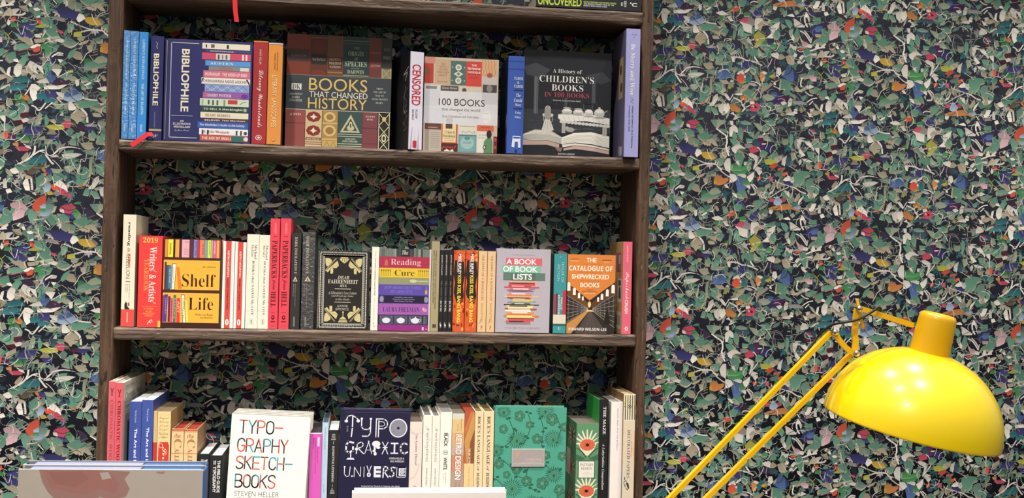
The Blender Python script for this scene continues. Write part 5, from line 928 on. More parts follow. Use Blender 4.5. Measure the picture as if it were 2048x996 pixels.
sh += [T('SHAKESPEARE', 'B', 10.5, 5, 13.5, 18, '#5a4a1c', 'd'), T('Pin', 'i', 36, 2.5, 43, 4.5, '#6a3c48'), T('Money', 'c', 35, 11, 44, 13, '#6a3c48'), T('Paper', 'c', 35, 14, 44, 15.6, '#6a3c48'), T('Daily', 'c', 35, 16.5, 43, 18.4, '#6a3c48'), T('WITHOUT WORDS', 'S', 54, 2.5, 56.6, 19, '#2a2c5a', 'd'),
       T('THE READER', 'S', 66, 5, 68.6, 18, '#8a3a2c', 'd'), T('MYSTERIES', 'S', 77.5, 3, 79.6, 18, '#6a7418', 'd'), T('LITERATURE', 'S', 86, 3, 88.4, 16, '#f0c0cc', 'd'),
       R(0, 57.5, 100, 61, '#4a2420'), R(0, 94.5, 100, 100, '#3c1f1c'), R(0, 24, 1.5, 100, '#4a2420'), R(97, 0, 100, 100, '#3c2420'),
       R(3, 26.5, 6.5, 57.5, '#5a3038'), R(6.5, 30, 13.5, 57.5, '#3c4c6c'), R(10, 31, 15, 56, '#3f7f9c'), PG('#3c2a20', 16, 28, 22.6, 28, 21, 57.5, 15.4, 57.5), PG('#ece6da', 17, 28.6, 22, 28.6, 20.2, 57.2, 16.2, 57.2), T('BOOKS', 'S', 17.6, 32, 19.6, 50, '#9a9a98', 'd'), PG('#d8782c', 23, 32, 28, 32, 33, 56.5, 27, 57), T('BLUE', 'S', 11.2, 35, 13.4, 50, '#9ac8d8', 'd'),
       T('Alex Johnson', 'I', 66, 30, 90, 32.4, '#3c241c'), T('Shelf', 'r', 33, 39.5, 90, 54, '#3a1c18'), T('Life', 'r', 45, 66, 87, 80, '#3a1c18'), T('Writers on Books', 'I', 57, 84, 87, 86.4, '#4c2c20'), T('and Reading', 'I', 65, 87.6, 87, 90, '#4c2c20'),
       R(1.5, 64, 4, 94, '#a83a3c'), PG('#4c3a8c', 4, 63, 10, 63, 8.5, 94, 2.5, 94), R(10.5, 65, 14.5, 94, '#6a2430'), R(15, 67, 18.5, 94.5, '#d83c88'), R(19.5, 63.5, 24, 94.5, '#4e6a54'), R(25, 67, 31, 94.5, '#d83c38'), T('ART', 'B', 26, 70, 30, 84, '#f0a898', 'd'), PG('#3a241c', 32, 63, 38, 63, 41.4, 95, 36, 95), PG('#ece4d0', 32.8, 63.6, 37.4, 63.6, 40.6, 94.4, 36.8, 94.4), PG('#e2d444', 39, 69, 42.5, 69, 45.5, 94, 42, 94.4), T('READING', 'S', 20.6, 67, 22.8, 90, '#9ab49a', 'd'), T('NOVEL', 'S', 5.6, 67, 7.6, 86, '#9a90c8', 'd'), T('LIBRARY CAT', 'S', 35, 67, 38.6, 90, '#8a8474', 'd'), T('PAGES', 'S', 16, 70, 17.6, 88, '#7a1c4c', 'd')]
place_cover(3, 327.2, 445, 478, label='golden yellow book, face out, its cover drawn as three shelves of little coloured books', cover='#e8ac3e', kind='soft', group=G3, TH=0.02, front=sh)
def penguin_spine(author, title):
    return [R(24, 0, 72, 100, '#cc4a40'), T(author, 'B', 40, 11, 56, 41, '#f0dcd0', 'd'), T(title, 'S', 40, 43, 55, 78.5, '#4c1c1a', 'd'), E(48, 93, 15, 3.6, '#f0e6da'), PG('#2c2422', 44, 92, 48, 90.6, 53, 93, 51, 95.6, 45, 95.6), PG('#f0e6da', 47, 93, 50, 93, 49, 95.4, 47, 95.2)]
pg1 = place_spine(3, 447, 470, 482, label='slim white paperback with a wide red stripe, left of its identical twin', cover='#e6dfd8', kind='soft', group=G3, depth=0.13, spine=penguin_spine('KEITH HOUSTON', 'SHADY CHARACTERS'))
place_spine(3, 471, 493.3, 484.5, label='slim white paperback with a wide red stripe, between its twin and the cream pair', cover='#e6dfd8', kind='soft', group=G3, depth=0.13, spine=penguin_spine('KEITH HOUSTON', 'SHADY CHARACTERS'))
mg = [T('Michael', 'r', 62, 11, 84, 33 * 0.8, '#5c5a50', 'd'), T('McGirr', 'r', 36, 11, 56, 24, '#5c5a50', 'd'), T('BOOKS that SAVED My LIFE', 'r', 40, 28, 66, 86, '#4a4840', 'd'), R(0, 81, 100, 81.4, '#cfc9b4'), E(50, 92.5, 17, 3.2, '#8a8678'), E(50, 92.5, 15, 2.8, '#e4ddca'), T('t', 'B', 44, 90.6, 57, 94.4, '#4a4840')]
place_spine(3, 495, 519, 468.5, label='cream spine with thin dark capitals, left one of two, beside the red striped pair', cover='#e4ddca', kind='soft', group=G3, depth=0.14, spine=mg)
place_spine(3, 519.6, 540.4, 470, label='cream spine with thin dark capitals, right one of two, against the tall coral pair', cover='#e4ddca', kind='soft', group=G3, depth=0.14, spine=mg)
ph = [T('HENDRIX', 'S', 44, 4, 64, 14, '#f08a88', 'd'), R(30, 16.2, 74, 16.6, '#8a2430'), T('PAPERBACKS', 'R', 22, 20, 78, 54, '#3a1418', 'd'), T('from', 'I', 30, 55, 70, 64.5, '#3a1418', 'd'), T('HELL', 'R', 22, 66, 74, 80.5, '#3a1418', 'd'), R(30, 84.6, 70, 85, '#8a2430'), E(50, 89.6, 17, 2.0, '#3a1418'), E(50, 89.4, 8, 1, '#d8404e'), R(28, 93, 74, 93.8, '#3a1418'), R(30, 97, 72, 97.3, '#8a2430')]
place_spine(3, 541.2, 560.4, 437, label='tall coral red paperback with black horror style lettering, left one of the pair', cover='#dc4452', kind='soft', group=G3, depth=0.16, spine=ph)
place_spine(3, 562.2, 582.6, 437, label='tall coral red paperback with black horror style lettering, right one next to the black spines', cover='#dc4452', kind='soft', group=G3, depth=0.16, spine=ph)
di = [T('DARK INSOLATION U', 'R', 34, 4, 62, 43, '#b8ae98', 'd'), PG('#c8bca0', 46, 45, 22, 50.4, 72, 50.4), PG('#4c4840', 46, 47, 38, 49.6, 56, 49.6), T('Dystopian novels and', 'S', 44, 53, 56, 76, '#8a8478', 'd'), T('fictions', 'S', 26, 53, 38, 66, '#8a8478', 'd'), T('HARDING', 'S', 36, 87, 54, 97, '#a09a8c', 'd')]
place_spine(3, 584, 603, 466, label='black hardback with a pale triangle emblem, unwrapped one beside the coral pair', cover='#2f2e2d', group=G3, depth=0.15, round_=0.001, spine=di)
place_spine(3, 606, 631, 465, label='black hardback with a pale triangle emblem, in loose clear film with bright glints', cover='#2f2e2d', group=G3, depth=0.15, round_=0.001, spine=[('text',) + (i[1], i[2], i[3] - 6, i[4], i[5] - 10, i[6], i[7], i[8]) if i[0] == 'text' else i for i in di], wrap=True)
# ornamented black cover
gc = '#c9bb86'; sv = '#a9a69a'
dear = [FR(6, 2.8, 94, 96.6, 1.1, sv), FR(12.5, 7, 87.5, 92.6, 3.2, sv), FR(12.5, 7, 87.5, 92.6, 0.8, '#8a8880')]
for k in range(34): dear += [R(6.5 + k * 2.6, 1.8, 7.9 + k * 2.6, 3.6, '#c9c5b8'), R(6.5 + k * 2.6, 95.8, 7.9 + k * 2.6, 97.6, '#c9c5b8')]
for k in range(48): dear += [R(5.0, 4 + k * 1.92, 7.4, 5 + k * 1.92, '#c9c5b8'), R(92.6, 4 + k * 1.92, 95, 5 + k * 1.92, '#c9c5b8')]
for k in range(24): dear += [R(11 + k * 3.3, 4.9, 12.8 + k * 3.3, 6, '#c0bba8'), R(11 + k * 3.3, 93.6, 12.8 + k * 3.3, 94.7, '#c0bba8')]
for k in range(36): dear += [R(9.3, 7 + k * 2.4, 10.6, 8.4 + k * 2.4, '#c0bba8'), R(89.4, 7 + k * 2.4, 90.7, 8.4 + k * 2.4, '#c0bba8')]
for sx_ in (0, 1):
    for sy_ in (0, 1):
        def q(x, y): return ((100 - x) if sx_ else x, (99.4 - y) if sy_ else y)
        def pg(c, *p):
            o = []
            for i in range(0, len(p), 2): o += list(q(p[i], p[i + 1]))
            return PG(c, *o)
        dear += [pg('#2a2622', 14, 8.5, 42, 8.5, 42, 20, 30, 30, 14, 30), pg(gc, 15, 10, 21, 9.8, 27, 12, 27.6, 17, 23, 20.6, 17, 20, 15.4, 16), pg('#8a805c', 34, 9.8, 37, 10.2, 16, 27, 14.6, 25), pg(gc, 38, 13, 41, 19, 36, 22.6, 28, 22, 20, 28, 17, 26, 30, 18), pg(gc, 27, 22, 30.4, 23, 30, 29.4, 25, 29.6, 25, 25), L('#6a6248', 0.6, *(q(30, 20) + q(40, 18))), L('#6a6248', 0.6, *(q(22, 26) + q(30, 20)))]
dear += [R(44, 8.6, 58, 9.8, gc), PG(gc, 42, 10.4, 60, 10.4, 58, 13, 51, 16.4, 44, 13), R(47, 11, 48, 13.5, '#2a2622'), R(51, 11, 52, 14.5, '#2a2622'), R(55, 11, 56, 13.5, '#2a2622'), PG(gc, 42, 90.5, 60, 90.5, 56, 85, 51, 83, 46, 85), R(50.3, 77, 51.7, 84, gc), E(51, 77.6, 1.8, 1, gc), R(45, 86.5, 57, 87.2, '#2a2622'), R(44, 88.4, 58, 89, '#2a2622'),
         T('DEAR', 'I', 39, 32, 61, 36, '#c8c2b0'), T('FAHRENHEIT', 'R', 21, 36.8, 78, 41.8, '#c8c2b0'), T('451', 'R', 43, 43, 57, 46, '#c8c2b0'), R(34, 48, 65, 48.8, '#c0bba8'), T("A Librarian's Love Letters", 'I', 22, 51.5, 76, 55.2, '#a9a496'), T('and Break-up Notes', 'I', 28, 56, 70, 59, '#a9a496'), T('to Her Books', 'I', 36, 60, 63, 62.8, '#a9a496'), R(34, 64.8, 65, 65.4, '#c0bba8'), T('ANNIE', 'R', 39, 68.4, 60, 71.2, '#b4afa0'), T('SPENCE', 'R', 36.5, 72.4, 62, 75.4, '#b4afa0')]
place_cover(3, 634.5, 740.5, 501, label='small black hardback, face out, with an ornate pale gold and silver border', cover='#262220', group=G3, TH=0.022, front=dear)
place_spine(3, 744.6, 758.8, 493.6, label='slim white spine with tiny grey lettering between two face out books', cover='#e9e2d4', kind='soft', group=G3, depth=0.13, spine=[T('DEAR', 'L', 40, 5, 58, 11.5, '#b4a898', 'd'), T('Love Letters to Bookshops Around the World', 'R', 38, 14, 60, 58, '#55504c', 'd'), T('Edited by Rory Bristow', 'L', 38, 62, 56, 88, '#a49c90', 'd'), T('gb', 'c', 34, 90, 60, 96, '#7a746c', 'd')])
rc = [R(0, 0, 97, 9.5, '#55605a')]
rr = random.Random(4)
x_ = 0
while x_ < 95:
    w_ = rr.uniform(2, 7); rc.append(R(x_, 0, min(97, x_ + w_), 9.5, rr.choice(['#6f7a70', '#8b948a', '#3c4440', '#59645c', '#747f78']))); x_ += w_ + 0.8
rc += [R(40, 0, 58, 9.5, '#2c2c30'), T('The', 'I', 43, 1.5, 55, 7, '#c8ccc4'), R(0, 9.5, 97, 23.5, '#a8324a'), T('Reading', 'r', 22, 12.4, 80, 21.6, '#dcb8b8'), PG('#b86a5c', 10, 20.6, 10.6, 15, 13, 12.6, 16, 15, 16.8, 20.6), R(0, 23.5, 97, 35, '#d8b83a'), T('Cure', 'r', 30, 25.5, 68, 33, '#4a3c1e')]
for k in range(6): rc += [R(4 + k * 3.4, 25.5, 4.7 + k * 3.4, 33.5, '#5c4a1c'), E(4.35 + k * 3.4, 26.6, 1, 1.4, '#5c4a1c', 8), R(76 + k * 3.6, 25.5, 76.7 + k * 3.6, 33.5, '#5c4a1c'), E(76.35 + k * 3.6, 26.6, 1, 1.4, '#5c4a1c', 8)]
rc += [R(0, 35, 97, 43.6, '#8f8f6a'), E(66, 39, 7, 2, '#c2c29a'), R(70, 38.5, 95, 39.6, '#c2c29a'), R(0, 43.6, 97, 56.4, '#5a4aa0'), T('HOW BOOKS RESTORED', 'i', 10, 45.6, 82, 49, '#8478c0'), T('MY APPETITE', 'i', 22, 50.6, 66, 54.2, '#8478c0'), R(91, 45, 92, 50, '#b8946a'), PG('#c89a50', 89.5, 50, 94, 50, 94, 55, 90, 55),
       R(0, 56.4, 97, 66.8, '#3a3460'), R(11, 57.4, 88, 65.8, '#241f38'), E(6, 61.6, 4, 3.8, '#8a88a8'), E(92, 61.6, 4, 3.8, '#8a88a8'), T('A beautifully written tribute', 'B', 30, 58.4, 66, 60, '#9a98b4'), T('of tenacity and literary salvation', 'B', 27, 60.8, 70, 62.4, '#9a98b4'), T('Claire Harman, The Times', 'B', 30, 63.2, 66, 64.8, '#9a98b4'),
       R(0, 66.8, 97, 80.4, '#9a5aa4'), T('LAURA FREEMAN', 'r', 9, 71, 79, 77, '#3a2048'), E(90, 74.4, 4.5, 2, '#c890a8'), E(87, 73, 2, 2, '#d8a4a8'), R(0, 80.4, 97, 92.6, '#2e2c3c')]
for k in range(3):
    x_ = 3 + k * 28
    rc += [R(x_, 81.6, x_ + 25.5, 91.8, '#5c5c70'), R(x_ + 1.5, 82.6, x_ + 24, 91, '#474758'), E(x_ + 12.7, 87.4, 8, 3.4, '#d6d6de'), L('#9a9aac', 0.6, x_ + 2, 83, x_ + 7, 90), L('#9a9aac', 0.6, x_ + 23, 83, x_ + 18, 90)]
rc += [R(10, 84.6, 21, 89, '#d6d6de'), E(43.8, 84.4, 2, 0.8, '#d6d6de'), R(40, 84.2, 47, 85.2, '#d6d6de'), PG('#d6d6de', 62, 84, 66, 88, 64, 89), L('#d6d6de', 1.0, 80, 85.6, 83, 86.4, 80, 89.6), E(72, 83.6, 1.6, 1, '#d6d6de'), R(88, 81.6, 90, 91.8, '#7a7a8c'), R(92, 81.6, 93.5, 91.8, '#7a7a8c'),
       R(0, 92.6, 97, 100, '#8e2e7c'), R(85, 95, 88.6, 99, '#d8b8d0'), R(92, 97, 95, 98, '#c89ac0'), R(97, 0, 100, 100, '#cfcac8')]
place_cover(3, 759.6, 863, 498, label='face out book with a cover of wide stacked spines, red and yellow near the top', cover='#4a3f5c', kind='soft', group=G3, TH=0.02, front=rc)
place_spine(3, 864.4, 880, 482.5, label='khaki spine with small dark capitals, standing taller than its neighbours', cover='#a39673', kind='soft', group=G3, depth=0.14, spine=[T('STRANGE TALES FROM THE BOTTLED CZECHMAN', 'S', 48, 10, 64, 75, '#4a4028', 'd'), T('WITH ILLUSTRATIONS BY DAVID WALPORT', 'S', 22, 10, 38, 69, '#4a4028', 'd'), R(30, 92, 52, 96, '#3a3022'), R(56, 92, 74, 96, '#3a3022')])
jb = [T('JOHN AGARD', 'B', 32, 6, 66, 31, '#c4c2bc', 'd'), T('My name is', 'r', 34, 38, 66, 61, '#9a9894', 'd'), T('BOOK', 'R', 28, 62, 70, 76, '#d0cec8', 'd'), PG('#d8d6d0', 30, 91, 44, 88, 52, 92, 72, 91, 66, 94, 40, 94), R(30, 94.4, 72, 95.4, '#7a7874'), E(76, 12, 10, 2, '#3c1c20')]
for xa, xb, lb in ((880.6, 888.6, 'first slim black spine to the right of the khaki one, of three alike'), (889.2, 897.8, 'slim black spine in the middle of three alike'), (898.4, 907, 'slim black spine touching the first flame patterned one, last of three alike')):
    place_spine(3, xa, xb, 500, label=lb, cover='#211f20', kind='soft', group=G3, depth=0.12, spine=jb)
def flames(seed):
    rn = random.Random(seed)
    it = [R(0, 0, 100, 100, '#d05a2e'), PG('#2a1f1e', 10, 12, 90, 14, 100, 30, 84, 44, 96, 56, 78, 66, 30, 64, 4, 52, 14, 40, 0, 30)]
    for k in range(26):
        x, y = rn.uniform(0, 100), rn.choice([rn.uniform(0, 12), rn.uniform(60, 100), rn.uniform(58, 98)])
        a, b = rn.uniform(6, 18), rn.uniform(1, 3.4)
        it.append(PG(rn.choice(['#e8823a', '#b83a24', '#e89a4a', '#8a2a1e', '#d86a3a']), x - a, y, x - a * .3, y - b, x + a * .4, y - b * .6, x + a, y + b * .2, x + a * .2, y + b, x - a * .5, y + b * .7))
    it = [('poly', [(min(100, max(0, px)), min(100, max(0, py))) for px, py in i[1]], i[2]) for i in it]
    it += [R(34, 4, 66, 6, '#2a1f1e'), T('MIKE RIPLEY', 'B', 40, 4.5, 66, 30, '#eee6dc', 'd'), T('FOREWORD BY LEE CHILD', 'S', 30, 13, 38, 27, '#d8c8b8', 'd'), T('KISS KISS, BANG BANG', 'B', 32, 31, 68, 88, '#e8d83a', 'd'), T('II', 'R', 34, 90, 64, 93, '#3a1a14')]
    return it
place_spine(3, 908.4, 931, 500.5, label='flame patterned orange and black spine with yellow capitals, beside the three slim black ones', cover='#b8482a', kind='soft', group=G3, depth=0.13, spine=flames(1))
place_spine(3, 932.6, 956, 500.5, label='flame patterned orange and black spine with yellow capitals, beside the peach pair', cover='#b8482a', kind='soft', group=G3, depth=0.13, spine=flames(2))
db = [T('THE DIARY OF A BOOKSELLER', 'L', 40, 5, 66, 61, '#5a4432', 'd'), T('SHAUN BYTHELL', 'L', 40, 64, 64, 89, '#8a6a50', 'd'), L('#5a4432', 0.6, 20, 90, 34, 87, 40, 84), T('P', 'R', 42, 92, 60, 97, '#4a3828')]
place_spine(3, 958, 974.8, 502, label='peach spine with thin brown capitals, left one of the pair after the flame pattern', cover='#e0b98a', kind='soft', group=G3, depth=0.13, spine=db)
place_spine(3, 976, 992, 502.5, label='peach spine with thin brown capitals, right one against the grey lilac cover', cover='#e0b98a', kind='soft', group=G3, depth=0.13, spine=db)
bl = [T('ALEX JOHNSON', 'L', 28, 6.5, 70, 8.4, '#8a8490'), R(17, 11, 84, 19.6, '#d8606c'), T('A BOOK', 'B', 18, 12, 74, 18.6, '#f0ecea'), R(10, 20, 82, 28.4, '#7ab89a'), T('OF BOOK', 'B', 12, 20.8, 76, 27.6, '#f0ecea'), R(13, 28.8, 90, 37.6, '#5e7a6c'), R(28, 28.8, 42, 37.6, '#51695e'), R(58, 28.8, 72, 37.6, '#51695e'), FR(13, 28.8, 90, 37.6, 0.5, '#3a4a44'), T('LISTS', 'B', 31, 29.8, 66, 36.8, '#f0ecea')]
rr = random.Random(11); y_ = 38.6
cols = ['e0a878', '8a3a30', 'd85060', '5c6468', 'd84a58', '8a8890', 'd84a50', '6a6488', '8aa8d8', 'e0904a', 'd8804a', 'e8b48a', '4a4448', 'd8505c', 'd8c840', '7aa8a0', '8a9288', '5c6460', '2c2c2e', 'd8c878', 'e8dcc8', 'a85a30', 'ece4d8', 'd89a50', 'd87a30', 'd8782c', 'd8cc48', '4c4a48', 'd84a50', 'd8505a', '8a8488']
for k, c in enumerate(cols):
    h_ = rr.uniform(1.2, 2.2); a_, b_ = rr.uniform(17, 30), rr.uniform(62, 78)
    if k % 7 == 4: a_, b_ = 15, 80
    bl.append(R(a_, y_, b_, y_ + h_, '#' + c))
    if k % 2: bl.append(R(a_ + 6, y_ + 0.35, b_ - 12, y_ + h_ - 0.35, rr.choice(['#ece4dc', '#3a3436', '#e8c8a8', '#c0a8a0'])))
    y_ += h_ - 0.05
bl.append(T('THE BRITISH LIBRARY', 'L', 18, 93.5, 84, 95.6, '#7c7680'))
place_cover(3, 994, 1102, 498, label='grey lilac book, face out, with a column of thin coloured strips under its white title', cover='#b3abb3', kind='soft', group=G3, TH=0.02, front=bl)
place_spine(3, 1109, 1134.5, 507.5, label='teal spine with red blocks and a cream band low down', cover='#24282c', spine_col='#3c8f92', kind='soft', group=G3, depth=0.12, back_col='#20262a',
    spine=[T('HOUSE OF', 'L', 58, 11, 78, 36, '#bcd4cc', 'd'), T('FICTION', 'L', 26, 14, 46, 34, '#bcd4cc', 'd'), T('/', 'L', 42, 3, 58, 5, '#bcd4cc'), R(72, 46, 100, 76.5, '#b83848'), R(2, 51, 16, 76.5, '#a0344a'), R(18, 50, 34, 76.5, '#6e2c40'), R(46, 48, 72, 76.5, '#3c8f92'), T('PHYLLIS', 'S', 56, 55, 70, 70, '#d8e0d8', 'd'), T('RICHARDSON', 'S', 36, 52, 50, 75.5, '#d8e0d8', 'd'), R(0, 76.5, 100, 88, '#d8cdb6'), R(0, 88, 100, 90.5, '#2c5a5c'), T('U', 'R', 40, 92, 60, 96, '#d0dcd4')])
ca = [R(0, 0, 100, 100, '#2c2622'), PG('#6a4426', 0, 36, 46, 62, 46, 72, 0, 88), PG('#5a3c26', 50, 62, 100, 36, 100, 92, 54, 72), PG('#c08848', 0, 88, 44, 70, 48, 70, 30, 84, 10, 100, 0, 100), PG('#4c4440', 46, 72, 52, 72, 86, 100, 18, 100), L('#6c625c', 0.7, 48, 72, 40, 100), L('#6c625c', 0.7, 50, 72, 60, 100), L('#6c625c', 0.7, 49, 72, 50, 100), PG('#332c28', 0, 52, 44, 68, 44, 70, 0, 86), PG('#332c28', 54, 68, 100, 50, 100, 92, 54, 71)]
for k in range(7):
    t_ = k / 6; ca += [L('#a49c94', 0.8, 0, 52 + 34 * t_, 44, 68 + 2 * t_), L('#a49c94', 0.8, 100, 50 + 42 * t_, 54, 68 + 3 * t_)]
for x_ in (3, 13, 22, 30, 36, 40): ca.append(L('#8c847c', 0.7, x_, 52 + x_ * .36, x_, 86 - x_ * .36))
for x_ in (97, 88, 79, 71, 65, 60): ca.append(L('#8c847c', 0.7, x_, 50 + (100 - x_) * .39, x_, 92 - (100 - x_) * .45))
ca += [PG('#d9803a', 0, 0, 100, 0, 100, 34, 47, 58, 0, 36)]
for x_, y_, s_ in ((3, 41, 1.2), (15, 47, 1.0), (25, 52, .8), (33, 55.5, .6), (96, 43, 1.2), (84, 48, 1.0), (73, 53, .85), (65, 56.5, .65)):
    ca += [R(x_ - 3 * s_, y_ - 2.4 * s_, x_ + 3 * s_, y_ + 4.4 * s_, '#ece6da'), E(x_, y_ - 2.4 * s_, 3 * s_, 2.4 * s_, '#ece6da')]
ca += [E(47, 63, 3.4, 4, '#e8b86a'), R(45.6, 62, 48.4, 66, '#f4e2b0'), E(47, 62, 1.4, 1.6, '#f4e2b0'), PG('#f0c070', 42, 70, 52, 70, 56, 72, 40, 72), PG('#1f1b1a', 82, 74, 85, 70, 88, 74, 91, 86, 88, 88, 78, 87, 79, 80), E(85, 71, 2, 2, '#1f1b1a'),
       T('THE', 'B', 39, 4, 60, 9.6, '#f2ead8'), T('CATALOGUE OF', 'S', 3, 14.2, 94, 20.6, '#f2ead8'), T('SHIPWRECKED', 'B', 9, 25, 87, 30.8, '#f2ead8'), T('BOOKS', 'B', 27, 35.6, 67, 41.4, '#f2ead8'), T('YOUNG COLUMBUS', 'L', 27, 11.4, 70, 12.8, '#a85a24'), T('AND THE QUEST FOR', 'L', 24, 22, 72, 23.4, '#a85a24'), T("A UNIVERSAL LIBRARY", 'L', 21, 32.6, 73, 34, '#a85a24'),
       T('WONDERFUL', 'S', 6, 5.4, 23, 6.8, '#6a3a1c'), T('HISTORY', 'S', 6, 7.6, 24, 8.8, '#f2d0a0'), T('WINNER OF', 'S', 40, 44, 54, 45.4, '#6a3a1c'), T('HESSELL-TILTMAN PRIZE', 'S', 31, 46.2, 62, 47.6, '#6a3a1c'), T('SHORTLISTED', 'S', 35, 48.4, 58, 49.6, '#f2d0a0'), T('DAILY', 'S', 76, 8.4, 88, 9.6, '#f2d0a0'), T('EDWARD WILSON-LEE', 'S', 5, 92.6, 84, 96.2, '#e6dfd4')]
for k in range(5): ca.append(E(73.5 + k * 4, 6.6, 1.4, 0.9, '#4a2416', 10))
place_cover(3, 1136, 1231.5, 509.5, label='face out book with an orange pointed panel over a long library hall in perspective', cover='#2c2622', spine_col='#3a302a', kind='soft', group=G3, TH=0.022, front=ca)
place_spine(3, 1247, 1265, 483.5, label='tall pink spine with white script at the right end, its tan picture cover showing', cover='#c89a62', spine_col='#df6478', back_col='#c99c66', kind='soft', group=G3, depth=0.145,
    spine=[T('GABRIELLE MOSS', 'S', 40, 4, 56, 22, '#f0c0c4', 'd'), E(50, 28, 13, 1.3, '#8a8a94', 8), T('Paperback', 'c', 22, 33, 70, 62, '#f4e4e0', 'd'), T('CRUSH', 'B', 30, 63, 66, 77.5, '#f4e4e0', 'd'), E(50, 81, 6, 0.6, '#b8506a', 8), E(52, 93.4, 17, 1.7, '#f4dcd8'), E(54, 93.4, 8, 0.8, '#df6478'), R(32, 95.6, 72, 96.2, '#f4dcd8')],
    back=[R(52, 12, 84, 33, '#b05a58'), R(54, 13, 66, 32, '#8a6aa0'), R(70, 14, 82, 24, '#d8b0a0'), L('#e8d8c8', 1, 56, 14, 80, 31), R(52, 40, 62, 68, '#b88a6a'), R(66, 40, 94, 66, '#e2d8c4'), R(70, 42, 88, 48, '#5a4c4a'), PG('#4a4448', 74, 50, 86, 50, 90, 62, 72, 62), E(80, 51, 4, 2, '#6a4a40'), R(60, 71, 64, 73, '#6a4a34'), R(52, 76, 92, 95, '#ddd6c6'), R(56, 80, 66, 91, '#9a9486'), R(70, 80, 88, 91, '#a8a294')])

# ------------------------------------------------------------------ books on the bottom shelf in view
G4 = 'books on the lowest shelf in view'
cw = [PG('#7a2430', 30, 5, 40, 5, 62, 10, 54, 10), PG('#7a2430', 60, 5, 70, 5, 46, 10, 36, 10), E(32, 5, 4, .6, '#7a2430', 8), E(66, 5, 4, .6, '#7a2430', 8), T('CHROMATIC WOOD TYPE', 'R', 28, 13, 74, 73, '#7a2c30', 'd')]
cf = [L('#8a8478', 1, 8, 6, 92, 6), T('SPECIMENS OF', 'R', 12, 3, 60, 5, '#6a645a'), T('Chromatic Wood', 'R', 10, 8, 80, 13, '#6a645a'), L('#8a8478', 1, 8, 15, 92, 15), T('Type Borders', 'R', 10, 17, 60, 20, '#6a645a'), L('#8a8478', 1, 8, 22, 92, 22)]
place_spine(4, 218, 231.6, 763, yf=-0.052, depth=0.245, label='tall salmon red book, nearest the left upright, its lettering half worn away', cover='#cfc6b4', spine_col='#d2606a', group=G4, spine=[i if i[0] != 'text' else T('CHROMATIC WOOD TYPE', 'R', 28, 13, 74, 73, '#b84a52', 'd') for i in cw], pages='#e6dfd0', round_=0.0008, front=cf)
place_spine(4, 232.2, 247, 766, yf=-0.052, depth=0.245, label='tall salmon red book with crisp dark capitals, beside the two royal blue spines', cover='#cfc6b4', spine_col='#d65a64', group=G4, spine=cw, pages='#e6dfd0', round_=0.0008, front=cf)
ah = [T('Patricia Lovett', 's', 44, 7.5, 62, 18, '#b8c2e2', 'd'), T('The Art and History of Books', 'B', 36, 23, 68, 84, '#e6e8f2', 'd')]
place_spine(4, 260, 283.6, 803, yf=-0.035, depth=0.2, label='royal blue paperback with white lettering, left one of the pair', cover='#3f5298', kind='soft', group=G4, spine=ah, pages='#e8e4de')
place_spine(4, 284.6, 307, 800, yf=-0.035, depth=0.2, label='royal blue paperback with white lettering, right one of the pair', cover='#3f5298', kind='soft', group=G4, spine=ah, pages='#e8e4de')
def scripts(half):
    it = [R(0, 0, 100, 100, '#e2c58e'), R(2, 3, 98, 3.4, '#c8a868')]
    for k, t_ in enumerate(('Elegant', 'Lettering', 'from', 'Design\'s', 'Golden', 'Age')):
        it.append(T(t_, 'c', 12, 5 + k * 3.5, 84, 8 + k * 3.5, '#8a6a3c'))
    it += [PG('#c83c34', 10, 31, 20, 28.5, 84, 28.5, 92, 32, 92, 100, 8, 100), T('Scripts', 'c', 26, 33, 74, 60, '#f0d8b4', 'd'), L('#f0d8b4', 1.0, 24, 29.5, 14, 31, 20, 34, 40, 33.5, 44, 31, 34, 30)]
    return it
place_spine(4, 307.8, 315.4, 822, yf=-0.03, depth=0.17, label='thin tan spine with a red lower half squeezed beside the blue pair', cover='#b89a68', kind='soft', group=G4, spine=[R(0, 0, 100, 100, '#d2b684'), R(0, 29, 100, 100, '#c83c34'), L('#f0d8b4', 0.8, 20, 46, 70, 48, 30, 52, 80, 55, 20, 60), L('#f0d8b4', 0.8, 20, 64, 70, 68, 30, 74)], pages='#7a6a50')
place_spine(4, 316.2, 342, 823, yf=-0.03, depth=0.17, label='tan paperback with handwritten lettering above a red panel', cover='#b89a68', kind='soft', group=G4, spine=scripts(0), pages='#6a5c48')
cg = [R(0, 0, 100, 1.6, '#c85a40'), T('the', 'i', 22, 5, 74, 9.5, '#8a6040'), T('C', 'r', 22, 11, 84, 20.5, '#a87c48', 'd'), T('ALLIGRAPHER', 'r', 30, 21.5, 66, 66, '#a07444', 'd'), R(2, 26.5, 98, 27, '#c89a60'), R(0, 2.4, 100, 2.8, '#c89a60')]
place_spine(4, 343.4, 367.8, 858, yf=-0.03, depth=0.14, label='small peach hardback with curly capitals and red head, left one of two', cover='#b08866', spine_col='#e4bd8c', group=G4, spine=cg, pages='#8a3426', round_=0.0012)
place_spine(4, 369, 395, 859, yf=-0.03, depth=0.14, label='small peach hardback with curly capitals and red head, right one beside the low black spines', cover='#b08866', spine_col='#e4bd8c', group=G4, spine=cg, pages='#8a3426', round_=0.0012)
fg = [T('THE FIELD GUIDE', 'B', 60, 8, 84, 59, '#e6e4e0', 'd'), T('to', 'B', 38, 8, 52, 14.5, '#e6e4e0', 'd'), R(30, 8, 33, 14.5, '#e6e4e0'), T('TYPOGRAPHY', 'B', 26, 17.5, 52, 59, '#e6e4e0', 'd')]
place_spine(4, 395.8, 418.6, 908, yf=-0.03, depth=0.17, label='low black spine with bold white capitals, partly behind the grey art book', cover='#232224', kind='hard', group=G4, spine=fg, pages='#dcdad6', round_=0.001)
